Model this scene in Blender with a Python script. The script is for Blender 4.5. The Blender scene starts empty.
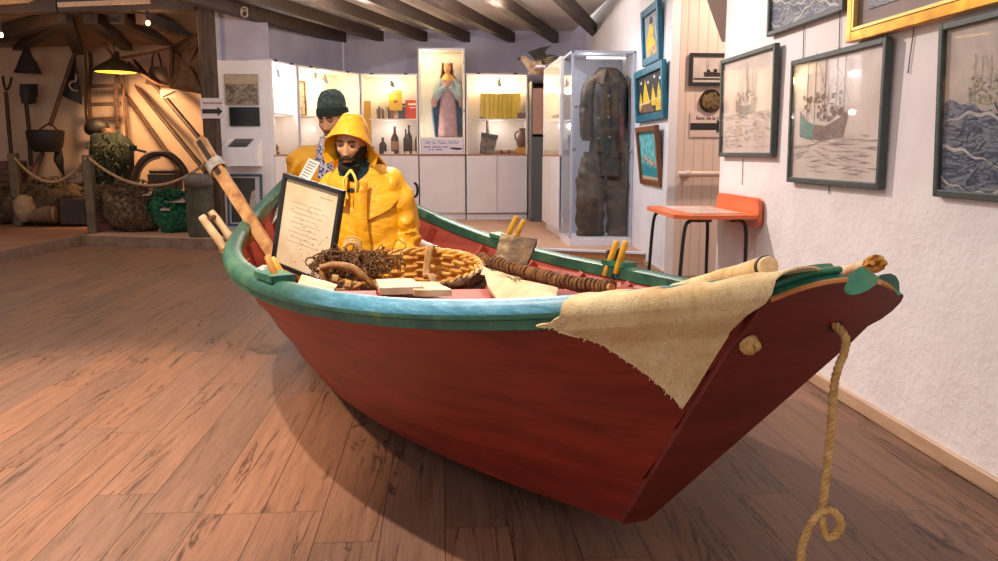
import bpy, math, random
from mathutils import Vector, Matrix, noise as mnoise
random.seed(11)
COL = bpy.context.scene.collection
R = math.radians
V = Vector
# ------------------------------------------------------------------ camera
CAMH, FPX = 1.13, 800.0
PIT = math.atan2(280.5 - 152.0, FPX)
YAW = math.atan2(499 - 441, FPX / math.cos(PIT))
_cp, _sp, _cy, _sy = math.cos(PIT), math.sin(PIT), math.cos(YAW), math.sin(YAW)
FWD = V((_sy * _cp, _cy * _cp, -_sp)); RGT = V((_cy, -_sy, 0)); UPV = V((_sy * _sp, _cy * _sp, _cp))
EYE = V((0, 0, CAMH))
def ray(x, y): return FWD + RGT * ((x - 499) / FPX) + UPV * ((280.5 - y) / FPX)
def at_y(x, y, Y):
    d = ray(x, y); return EYE + d * (Y / d.y)
def at_x(x, y, X):
    d = ray(x, y); return EYE + d * (X / d.x)
def at_z(x, y, Z):
    d = ray(x, y); return EYE + d * ((Z - CAMH) / d.z)
def make_camera():
    cd = bpy.data.cameras.new('camera'); co = bpy.data.objects.new('camera', cd); COL.objects.link(co)
    co.location = EYE
    m = Matrix((RGT, UPV, -FWD)).transposed()
    co.rotation_euler = m.to_euler()
    cd.sensor_width = 36; cd.lens = 36 * FPX / 998.0; cd.clip_start = .05; cd.clip_end = 100
    bpy.context.scene.camera = co
# ------------------------------------------------------------------ mesh builder
class MB:
    def __init__(s): s.v = []; s.f = []; s.m = []; s.mi = 0
    def add(s, vs, fs):
        n = len(s.v); s.v += [V(p) for p in vs]
        for f in fs: s.f.append(tuple(i + n for i in f)); s.m.append(s.mi)
        return s
    def box(s, c, d, rot=None):
        c = V(c); hx, hy, hz = d[0] / 2, d[1] / 2, d[2] / 2
        vs = [V((x, y, z)) for x in (-hx, hx) for y in (-hy, hy) for z in (-hz, hz)]
        if rot is not None: vs = [rot @ p for p in vs]
        return s.add([p + c for p in vs], [(0, 1, 3, 2), (4, 6, 7, 5), (0, 4, 5, 1), (2, 3, 7, 6), (0, 2, 6, 4), (1, 5, 7, 3)])
    def bbox(s, c, d, b=.01, rot=None):
        """box with chamfered edges"""
        c = V(c); h = V(d) / 2; b = min(b, .45 * min(d)); vs = []; idx = {}
        for sx in (-1, 1):
            for sy in (-1, 1):
                for sz in (-1, 1):
                    for ax in range(3):
                        p = V((sx * h.x, sy * h.y, sz * h.z))
                        for k in range(3):
                            if k != ax: p[k] -= (sx, sy, sz)[k] * b
                        idx[(sx, sy, sz, ax)] = len(vs); vs.append(p)
        fs = []
        def q(l):
            pts = [vs[i] for i in l]; ce = sum(pts, V()) / len(pts)
            n = (pts[1] - pts[0]).cross(pts[2] - pts[0])
            if n.dot(ce) < 0: l = l[::-1]
            fs.append(tuple(l))
        for ax in range(3):
            o = [k for k in range(3) if k != ax]
            for sg in (-1, 1):
                l = []
                for a, bb in ((-1, -1), (1, -1), (1, 1), (-1, 1)):
                    k = [0, 0, 0]; k[ax] = sg; k[o[0]] = a; k[o[1]] = bb; l.append(idx[tuple(k) + (ax,)])
                q(l)
            for a in (-1, 1):
                for bb in (-1, 1):
                    k0 = [0, 0, 0]; k0[o[0]] = a; k0[o[1]] = bb; k1 = list(k0); k0[ax] = -1; k1[ax] = 1
                    q([idx[tuple(k0) + (o[0],)], idx[tuple(k1) + (o[0],)], idx[tuple(k1) + (o[1],)], idx[tuple(k0) + (o[1],)]])
        for sx in (-1, 1):
            for sy in (-1, 1):
                for sz in (-1, 1): q([idx[(sx, sy, sz, a)] for a in range(3)])
        if rot is not None: vs = [rot @ p for p in vs]
        return s.add([p + c for p in vs], fs)
    def loft(s, rings, closed=True, caps=True):
        n = len(rings[0]); vs = [p for r in rings for p in r]; fs = []
        for i in range(len(rings) - 1):
            for j in range(n if closed else n - 1):
                k = (j + 1) % n; fs.append((i * n + j, i * n + k, (i + 1) * n + k, (i + 1) * n + j))
        if caps and closed:
            fs.append(tuple(range(n))[::-1]); fs.append(tuple((len(rings) - 1) * n + j for j in range(n)))
        return s.add(vs, fs)
    def tube(s, pts, r, n=8, caps=True, flat=1.0, up=None, twist=0):
        pts = [V(p) for p in pts]
        rs = r if isinstance(r, (list, tuple)) else [r] * len(pts)
        rings = []; a = None
        for i, p in enumerate(pts):
            t = (pts[min(i + 1, len(pts) - 1)] - pts[max(i - 1, 0)])
            t = t.normalized() if t.length > 1e-9 else V((0, 0, 1))
            if a is None:
                u = V(up) if up is not None else (V((0, 0, 1)) if abs(t.z) < .9 else V((1, 0, 0)))
                a = (u - t * u.dot(t)).normalized()
            else:
                a = (a - t * a.dot(t))
                a = a.normalized() if a.length > 1e-6 else V((1, 0, 0))
            b = t.cross(a)
            rings.append([p + (a * math.cos(q + twist) * flat + b * math.sin(q + twist)) * rs[i] for q in [2 * math.pi * k / n for k in range(n)]])
        return s.loft(rings, True, caps)
    def bar(s, p, q, w, h, up=(0, 0, 1)):
        p, q = V(p), V(q); t = (q - p).normalized(); u = V(up); u = (u - t * u.dot(t))
        if u.length < 1e-5: u = V((1, 0, 0)); u = u - t * u.dot(t)
        u.normalize(); b = t.cross(u)
        rg = lambda c: [c + b * x * w / 2 + u * y * h / 2 for x, y in ((-1, -1), (1, -1), (1, 1), (-1, 1))]
        return s.loft([rg(p), rg(q)])
    def lathe(s, prof, c=(0, 0, 0), n=20, caps=True, rot=None, sx=1, sy=1):
        c = V(c); rings = []
        for r, z in prof:
            rg = [V((r * sx * math.cos(2 * math.pi * k / n), r * sy * math.sin(2 * math.pi * k / n), z)) for k in range(n)]
            if rot is not None: rg = [rot @ p for p in rg]
            rings.append([p + c for p in rg])
        return s.loft(rings, True, caps)
    def ball(s, c, r, n=14, m=10, rot=None):
        r = V((r, r, r)) if not hasattr(r, '__len__') else V(r); c = V(c)
        vs = [V((0, 0, -1))]; fs = []
        for i in range(1, m):
            th = math.pi * i / m - math.pi / 2
            for j in range(n):
                ph = 2 * math.pi * j / n; vs.append(V((math.cos(th) * math.cos(ph), math.cos(th) * math.sin(ph), math.sin(th))))
        vs.append(V((0, 0, 1))); L = len(vs) - 1
        for j in range(n):
            k = (j + 1) % n; fs.append((0, 1 + k, 1 + j)); fs.append((L, 1 + (m - 2) * n + j, 1 + (m - 2) * n + k))
            for i in range(m - 2): fs.append((1 + i * n + j, 1 + i * n + k, 1 + (i + 1) * n + k, 1 + (i + 1) * n + j))
        vs = [V((p.x * r.x, p.y * r.y, p.z * r.z)) for p in vs]
        if rot is not None: vs = [rot @ p for p in vs]
        return s.add([p + c for p in vs], fs)
    def prism(s, poly, ax, d):
        """poly: list of 3d points, extruded by vector d"""
        d = V(d); a = [V(p) for p in poly]; n = len(a)
        nrm = V()
        for i in range(n): nrm += a[i].cross(a[(i + 1) % n])
        fs = [tuple(range(n))[::-1], tuple(range(n, 2 * n))] + [(i, (i + 1) % n, n + (i + 1) % n, n + i) for i in range(n)]
        if nrm.dot(d) < 0: fs = [f[::-1] for f in fs]
        return s.add(a + [p + d for p in a], fs)
    def grid(s, fn, nu, nv, thick=0):
        P = [[V(fn(i / nu, j / nv)) for j in range(nv + 1)] for i in range(nu + 1)]
        w = nv + 1; vs = [p for r in P for p in r]; fs = [(i * w + j, (i + 1) * w + j, (i + 1) * w + j + 1, i * w + j + 1) for i in range(nu) for j in range(nv)]
        if not thick: return s.add(vs, fs)
        N = []
        for i in range(nu + 1):
            for j in range(nv + 1):
                du = P[min(i + 1, nu)][j] - P[max(i - 1, 0)][j]; dv = P[i][min(j + 1, nv)] - P[i][max(j - 1, 0)]
                n = du.cross(dv); N.append(n.normalized() if n.length > 1e-12 else V((0, 0, 1)))
        n0 = len(vs); vs2 = [p - n * thick for p, n in zip(vs, N)]
        fs = fs + [tuple(i + n0 for i in f[::-1]) for f in fs]
        bd = [i * w for i in range(nu + 1)] + [nu * w + j for j in range(1, w)] + [i * w + nv for i in range(nu - 1, -1, -1)] + [j for j in range(nv - 1, 0, -1)]
        for k in range(len(bd)):
            a, b = bd[k], bd[(k + 1) % len(bd)]; fs.append((b, a, a + n0, b + n0))
        return s.add(vs + vs2, fs)
    def xf(s, M, i0=0):
        for i in range(i0, len(s.v)): s.v[i] = M @ s.v[i]
        return s
    def jit(s, a, f=6.0, seed=0, i0=0):
        for i in range(i0, len(s.v)):
            p = s.v[i]; s.v[i] = p + mnoise.noise_vector(p * f + V((seed, seed * 1.7, 3))) * a
        return s
ROOT = {}
def mesh(name, mb, mats):
    me = bpy.data.meshes.new(name); me.from_pydata([tuple(p) for p in mb.v], [], mb.f)
    mats = mats if isinstance(mats, (list, tuple)) else [mats]
    for m in mats: me.materials.append(m)
    if len(mats) > 1: me.polygons.foreach_set('material_index', mb.m)
    me.update(); return me
def shade(me, ang):
    me.polygons.foreach_set('use_smooth', [True] * len(me.polygons))
    me.set_sharp_from_angle(angle=R(ang)); me.update()
def part(name, mb, mats, par, smooth=35, world=True, label=None):
    if world:
        inv = ROOT[par].inverted(); mb.v = [inv @ p for p in mb.v]
    me = mesh(name, mb, mats)
    if smooth: shade(me, smooth)
    o = bpy.data.objects.new(name, me); COL.objects.link(o); o.parent = par; ROOT[o] = ROOT[par]
    if label: o['label'] = label
    return o
def thing(name, label, cat, loc=(0, 0, 0), rotz=0, group=None):
    o = bpy.data.objects.new(name, None); COL.objects.link(o); o.empty_display_size = .05
    o.location = loc; o.rotation_euler = (0, 0, rotz); o['label'] = label; o['category'] = cat
    if group: o['group'] = group
    ROOT[o] = Matrix.Translation(V(loc)) @ Matrix.Rotation(rotz, 4, 'Z'); return o
def solo(name, mb, mats, label, cat, group=None, smooth=35, kind=None):
    lo = V((min(p.x for p in mb.v), min(p.y for p in mb.v), min(p.z for p in mb.v))); hi = V((max(p.x for p in mb.v), max(p.y for p in mb.v), max(p.z for p in mb.v)))
    c = V(((lo.x + hi.x) / 2, (lo.y + hi.y) / 2, lo.z)); mb.v = [p - c for p in mb.v]
    me = mesh(name, mb, mats)
    if smooth: shade(me, smooth)
    o = bpy.data.objects.new(name, me); COL.objects.link(o); o.location = c; ROOT[o] = Matrix.Translation(c)
    o['label'] = label; o['category'] = cat
    if group: o['group'] = group
    if kind: o['kind'] = kind
    return o
def struct(name, mb, mats, smooth=0):
    me = mesh(name, mb, mats)
    if smooth: shade(me, smooth)
    o = bpy.data.objects.new(name, me); COL.objects.link(o); o['kind'] = 'structure'; ROOT[o] = Matrix.Identity(4); return o
def dup(root, loc, rotz=None, label=None, rot=None):
    r = root.copy(); COL.objects.link(r); r.location = loc
    if rotz is not None: r.rotation_euler = (0, 0, rotz)
    if rot is not None: r.rotation_euler = rot
    if label: r['label'] = label
    for ch in list(root.children):
        c = ch.copy(); COL.objects.link(c); c.parent = r
        for g in ch.children:
            d = g.copy(); COL.objects.link(d); d.parent = c
    return r
def melt(mb, voxel=.012, it=6, fac=.5):
    """fuse overlapping shapes of a builder into one smooth skin"""
    me = mesh('tmp', mb, []); o = bpy.data.objects.new('tmp', me); COL.objects.link(o)
    m = o.modifiers.new('r', 'REMESH'); m.mode = 'VOXEL'; m.voxel_size = voxel
    if it:
        q = o.modifiers.new('s', 'SMOOTH'); q.iterations = it; q.factor = fac
    dg = bpy.context.evaluated_depsgraph_get(); dg.update()
    ev = o.evaluated_get(dg); m2 = ev.to_mesh()
    out = MB(); out.v = [v.co.copy() for v in m2.vertices]; out.f = [tuple(p.vertices) for p in m2.polygons]; out.m = [0] * len(out.f)
    ev.to_mesh_clear(); bpy.data.objects.remove(o); bpy.data.meshes.remove(me)
    return out
def text_mb(txt, size, M, depth=.001, align='LEFT', squeeze=1.0):
    cu = bpy.data.curves.new('t', 'FONT'); cu.body = txt; cu.size = size; cu.extrude = depth; cu.align_x = align; cu.resolution_u = 3
    o = bpy.data.objects.new('t', cu); COL.objects.link(o)
    dg = bpy.context.evaluated_depsgraph_get(); dg.update(); ev = o.evaluated_get(dg); m2 = ev.to_mesh()
    out = MB(); out.add([M @ V((v.co.x * squeeze, v.co.y, v.co.z)) for v in m2.vertices], [tuple(p.vertices) for p in m2.polygons])
    ev.to_mesh_clear(); bpy.data.objects.remove(o); bpy.data.curves.remove(cu); return out
def frame_mat(o, x, y):
    """matrix with origin o, local x along x, local y along y"""
    x = V(x).normalized(); y = V(y); y = (y - x * y.dot(x)).normalized(); z = x.cross(y)
    m = Matrix((x, y, z)).transposed().to_4x4(); m.translation = V(o); return m
def lerp(a, b, t): return a + (b - a) * t
def smooth_path(pts, k=6):
    pts = [V(p) for p in pts]; out = []
    for i in range(len(pts) - 1):
        p0 = pts[max(i - 1, 0)]; p1 = pts[i]; p2 = pts[i + 1]; p3 = pts[min(i + 2, len(pts) - 1)]
        for j in range(k):
            t = j / k; out.append(.5 * ((2 * p1) + (p2 - p0) * t + (2 * p0 - 5 * p1 + 4 * p2 - p3) * t * t + (3 * p1 - p0 - 3 * p2 + p3) * t ** 3))
    out.append(pts[-1]); return out
def rope_mb(mb, pts, r, strands=3, pitch=.05, n=5, k=5):
    """laid rope: strands wound around a path"""
    P = smooth_path(pts, k); d = 0; ts = [0]
    for i in range(1, len(P)): d += (P[i] - P[i - 1]).length; ts.append(d)
    N = max(8, int(d / (pitch / 8))); Q = []; j = 0
    for i in range(N + 1):
        x = d * i / N
        while j < len(P) - 2 and ts[j + 1] < x: j += 1
        Q.append(P[j].lerp(P[j + 1], (x - ts[j]) / max(1e-9, ts[j + 1] - ts[j])))
    for s_ in range(strands):
        a = None; S = []
        for i, p in enumerate(Q):
            t = (Q[min(i + 1, N)] - Q[max(i - 1, 0)]); t = t.normalized() if t.length > 1e-9 else V((0, 0, 1))
            if a is None:
                u = V((0, 0, 1)) if abs(t.z) < .9 else V((1, 0, 0)); a = (u - t * u.dot(t)).normalized()
            else: a = (a - t * a.dot(t)).normalized()
            b = t.cross(a); w = 2 * math.pi * (s_ / strands + d * i / N / pitch)
            S.append(p + (a * math.cos(w) + b * math.sin(w)) * r * .5)
        mb.tube(S, r * .58, n)
    return mb
# ------------------------------------------------------------------ materials
def lin(h):
    if isinstance(h, str):
        h = h.lstrip('#'); c = [int(h[i:i + 2], 16) / 255 for i in (0, 2, 4)]
    else: c = h
    return tuple(x / 12.92 if x <= .04045 else ((x + .055) / 1.055) ** 2.4 for x in c) + (1,)
class NT:
    def __init__(s, name):
        s.mat = bpy.data.materials.new(name); s.mat.use_nodes = True; s.t = s.mat.node_tree; s.t.nodes.clear()
        s.out = s.n('ShaderNodeOutputMaterial'); s.p = s.n('ShaderNodeBsdfPrincipled'); s.l(s.p, 0, s.out, 0)
    def n(s, k, **kw):
        q = s.t.nodes.new(k)
        for a, b in kw.items(): setattr(q, a, b)
        return q
    def l(s, a, i, b, j): s.t.links.new(a.outputs[i], b.inputs[j])
    def coord(s, sc=(1, 1, 1), which='Object', rot=(0, 0, 0)):
        c = s.n('ShaderNodeTexCoord'); m = s.n('ShaderNodeMapping'); m.inputs['Scale'].default_value = sc; m.inputs['Rotation'].default_value = rot
        s.l(c, which, m, 0); return m
    def noise(s, co, scale, detail=4, rough=.55, dist=0):
        q = s.n('ShaderNodeTexNoise'); q.inputs['Scale'].default_value = scale; q.inputs['Detail'].default_value = detail
        q.inputs['Roughness'].default_value = rough; q.inputs['Distortion'].default_value = dist; s.l(co, 0, q, 0); return q
    def ramp(s, src, i, stops):
        r = s.n('ShaderNodeValToRGB'); e = r.color_ramp.elements
        while len(e) < len(stops): e.new(.5)
        for k, (p, c) in enumerate(stops): e[k].position = p; e[k].color = c if len(c) == 4 else tuple(c) + (1,)
        s.l(src, i, r, 0); return r
    def mix(s, f, fi, a, ai, b, bi, mode='MIX'):
        m = s.n('ShaderNodeMix', data_type='RGBA', blend_type=mode)
        if f is None: m.inputs[0].default_value = fi
        else: s.l(f, fi, m, 0)
        if ai is None: m.inputs[6].default_value = a
        else: s.l(a, ai, m, 6)
        if bi is None: m.inputs[7].default_value = b
        else: s.l(b, bi, m, 7)
        return m
    def math(s, op, a, b=None, c=None):
        m = s.n('ShaderNodeMath', operation=op)
        for k, x in enumerate((a, b, c)):
            if x is None: continue
            if isinstance(x, tuple): s.l(x[0], x[1], m, k)
            else: m.inputs[k].default_value = x
        return m
    def bump(s, src, i, strength, dist=.01):
        b = s.n('ShaderNodeBump'); b.inputs['Strength'].default_value = strength; b.inputs['Distance'].default_value = dist
        s.l(src, i, b, 'Height'); s.l(b, 0, s.p, 'Normal'); return b
def M(name, c1, c2=None, scale=12, stretch=(1, 1, 1), rough=.6, bump=0, bscale=None, metal=0, lo=.35, hi=.65, detail=5, c3=None, spec=.5, coat=0, rot=(0, 0, 0), sheen=0, dist=.01):
    t = NT(name); co = t.coord(stretch, rot=rot); t.p.inputs['Roughness'].default_value = rough; t.p.inputs['Metallic'].default_value = metal
    t.p.inputs['Specular IOR Level'].default_value = spec; t.p.inputs['Coat Weight'].default_value = coat
    if sheen: t.p.inputs['Sheen Weight'].default_value = sheen
    c1 = lin(c1)
    if c2 is None: t.p.inputs['Base Color'].default_value = c1
    else:
        nz = t.noise(co, scale, detail); st = [(lo, c1), (hi, lin(c2))]
        if c3: st = [(lo, c1), ((lo + hi) / 2, lin(c2)), (hi, lin(c3))]
        r = t.ramp(nz, 0, st); t.l(r, 0, t.p, 'Base Color')
    if bump:
        nb = t.noise(co, bscale or scale, 6); t.bump(nb, 0, bump, dist)
    return t.mat
def emit(name, c, s):
    t = NT(name); t.p.inputs['Base Color'].default_value = lin(c); t.p.inputs['Emission Color'].default_value = lin(c); t.p.inputs['Emission Strength'].default_value = s; return t.mat
def glass_mat(name, tint=(1, 1, 1, 1), refl=1.0, rough=.02):
    t = NT(name); tr = t.n('ShaderNodeBsdfTransparent'); tr.inputs[0].default_value = tint
    gl = t.n('ShaderNodeBsdfGlossy'); gl.inputs['Roughness'].default_value = rough
    lw = t.n('ShaderNodeLayerWeight'); lw.inputs[0].default_value = .5
    fr = t.math('MULTIPLY_ADD', (t.math('POWER', (lw, 1), 4.0), 0), .6, .035)
    f2 = t.math('MULTIPLY', (fr, 0), refl); mx = t.n('ShaderNodeMixShader'); t.l(f2, 0, mx, 0); t.l(tr, 0, mx, 1); t.l(gl, 0, mx, 2); t.l(mx, 0, t.out, 0); return t.mat
# ------------------------------------------------------------------ room materials
def floor_material():
    t = NT('laminate_planks'); tc = t.n('ShaderNodeTexCoord'); sp = t.n('ShaderNodeSeparateXYZ'); t.l(tc, 'Object', sp, 0)
    W, L = .193, 1.30
    xs = t.math('DIVIDE', (sp, 0), W); row = t.math('FLOOR', (xs, 0)); fx = t.math('FRACT', (xs, 0))
    rr = t.n('ShaderNodeTexWhiteNoise', noise_dimensions='1D'); t.l(row, 0, rr, 'W')
    yo = t.math('MULTIPLY_ADD', (rr, 0), 5.0, (sp, 1)); ys = t.math('DIVIDE', (yo, 0), L); cl = t.math('FLOOR', (ys, 0)); fy = t.math('FRACT', (ys, 0))
    idn = t.math('MULTIPLY_ADD', (row, 0), 17.31, (cl, 0)); wn = t.n('ShaderNodeTexWhiteNoise', noise_dimensions='1D'); t.l(idn, 0, wn, 'W')
    cb = t.n('ShaderNodeCombineXYZ'); t.l(sp, 0, cb, 0); t.l(sp, 1, cb, 1); sh = t.math('MULTIPLY', (wn, 0), 40.0); t.l(sh, 0, cb, 2)
    m1 = t.n('ShaderNodeMapping'); m1.inputs['Scale'].default_value = (11, .7, 1); t.l(cb, 0, m1, 0)
    m2 = t.n('ShaderNodeMapping'); m2.inputs['Scale'].default_value = (150, 4, 1); t.l(cb, 0, m2, 0)
    n1 = t.noise(m1, 1.6, 6, .6, 1.2); n2 = t.noise(m2, 1.5, 5, .6)
    base = t.ramp(n1, 0, [(.22, lin('#5c4334')), (.42, lin('#755644')), (.6, lin('#876450')), (.8, lin('#98755f'))])
    tone = t.ramp(wn, 0, [(0, lin('#655044')), (.35, lin('#805c47')), (.7, lin('#8c644a')), (1, lin('#755b4d'))])
    c1 = t.mix(None, .5, base, 0, tone, 0)
    fine = t.ramp(n2, 0, [(.25, (.62, .59, .57)), (.5, (.99, .98, .97)), (.75, (1.15, 1.12, 1.10))])
    c2 = t.mix(None, .95, c1, 2, fine, 0, 'MULTIPLY')
    # dark shake cracks
    m3 = t.n('ShaderNodeMapping'); m3.inputs['Scale'].default_value = (5.5, .42, 1); t.l(cb, 0, m3, 0)
    n3 = t.noise(m3, 1.3, 5, .62, 1.6); d3 = t.math('SUBTRACT', (n3, 0), .52); a3 = t.math('ABSOLUTE', (d3, 0)); k3 = t.math('LESS_THAN', (a3, 0), .0)
    cr = t.ramp(a3, 0, [(0, (1, 1, 1)), (.007, (.55, .55, .55)), (.022, (0, 0, 0))])
    n4 = t.noise(m1, 1.1, 2); g4 = t.ramp(n4, 0, [(.46, (0, 0, 0)), (.56, (1, 1, 1))])
    ck = t.mix(None, 1, cr, 0, g4, 0, 'MULTIPLY'); c3 = t.mix(ck, 2, c2, 2, lin('#3a261c'), None)
    c3.inputs[7].default_value = lin('#38241b')
    # seams
    ex = t.math('MINIMUM', (fx, 0), (t.math('SUBTRACT', 1.0, (fx, 0)), 0)); sx = t.math('LESS_THAN', (ex, 0), .011)
    ey = t.math('MINIMUM', (fy, 0), (t.math('SUBTRACT', 1.0, (fy, 0)), 0)); sy = t.math('LESS_THAN', (ey, 0), .0014)
    sm = t.math('MAXIMUM', (sx, 0), (sy, 0)); sf = t.math('MULTIPLY', (sm, 0), .75)
    c4 = t.mix(sf, 0, c3, 2, lin('#3a2a22'), None)
    t.l(c4, 2, t.p, 'Base Color')
    rg = t.ramp(n2, 0, [(.3, (.42, .42, .42)), (.7, (.55, .55, .55))]); t.l(rg, 0, t.p, 'Roughness'); t.p.inputs['Specular IOR Level'].default_value = .35
    t.bump(n2, 0, .08, .004); return t.mat
def plaster_material():
    t = NT('white_wall_paint'); co = t.coord(); t.p.inputs['Roughness'].default_value = .75
    n1 = t.noise(co, 26, 6, .6); n2 = t.noise(co, 5, 4)
    r = t.ramp(n2, 0, [(.3, lin('#e6dcdc')), (.7, lin('#efe7e6'))]); t.l(r, 0, t.p, 'Base Color')
    # boards above the plaster: faint vertical grooves, only above 1 m
    sp = t.n('ShaderNodeSeparateXYZ'); t.l(co, 0, sp, 0)
    gy = t.math('FRACT', (t.math('MULTIPLY', (sp, 1), 2.55), 0)); gr = t.math('LESS_THAN', (gy, 0), .022)
    up = t.ramp(sp, 2, [(.55, (0, 0, 0)), (.62, (1, 1, 1))]); up2 = t.n('ShaderNodeMapRange')
    t.l(sp, 2, up2, 0); up2.inputs[1].default_value = .9; up2.inputs[2].default_value = 1.02
    groove = t.math('MULTIPLY', (gr, 0), (up2, 0)); lowm = t.math('SUBTRACT', 1.0, (up2, 0)); lo2 = t.math('MULTIPLY_ADD', (lowm, 0), .85, .15)
    h = t.math('MULTIPLY', (n1, 0), (lo2, 0)); h2 = t.math('SUBTRACT', (h, 0), (t.math('MULTIPLY', (groove, 0), .7), 0))
    t.bump(h2, 0, .55, .012); return t.mat
def bead_material():
    t = NT('beige_beadboard'); co = t.coord(); t.p.inputs['Roughness'].default_value = .6
    sp = t.n('ShaderNodeSeparateXYZ'); t.l(co, 0, sp, 0)
    f = t.math('FRACT', (t.math('MULTIPLY', (sp, 0), 11.0), 0)); e = t.math('ABSOLUTE', (t.math('SUBTRACT', (f, 0), .5), 0))
    g = t.ramp(e, 0, [(.40, (1, 1, 1)), (.48, (0, 0, 0))]); c = t.mix(g, 0, lin('#cfb5a6'), None, lin('#dec6b7'), None)
    t.l(c, 2, t.p, 'Base Color'); t.bump(g, 0, .5, .006); return t.mat
FLOOR = floor_material(); PLASTER = plaster_material(); BEAD = bead_material()
WHITE = M('white_paint', '#ece8ea', '#e4dfe2', 4, rough=.5, bump=.03, bscale=40)
LAV = M('lavender_wall_paint', '#aaa5ba', '#bcb6c6', 2.5, rough=.7, bump=.05, bscale=30)
WARMWALL = M('cream_wall_paint', '#c4a992', '#cfb59c', 1.5, rough=.8, bump=.15, bscale=14)
CEIL = M('ceiling_paint', '#cfc3bd', '#dcd1cc', 2, rough=.8, bump=.05)
BEAM = M('dark_beam_wood', '#33261f', '#4a382d', 6, (8, .8, 8), .6, .3, 20)
POSTW = M('dark_post_wood', '#33241a', '#543c2b', 5, (9, 9, .8), .65, .5, 18)
PLATF = M('beige_platform_vinyl', '#b98f75', '#c79e84', 3, rough=.55, bump=.03, bscale=60)
LEFTFLOOR = M('brown_platform_vinyl', '#8a5f46', '#996c50', 2, rough=.5, bump=.03, bscale=60)
CURBW = M('kerb_wood', '#6f5746', '#8a705c', 5, (2, 2, 2), .6, .2)
BASEW = M('baseboard_wood', '#b08a6c', '#c4a083', 6, (3, .6, 3), .5, .1)
LIGHTW = M('pale_edge_wood', '#c59a78', '#d6ad8b', 8, (2, 2, 2), .5)
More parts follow.
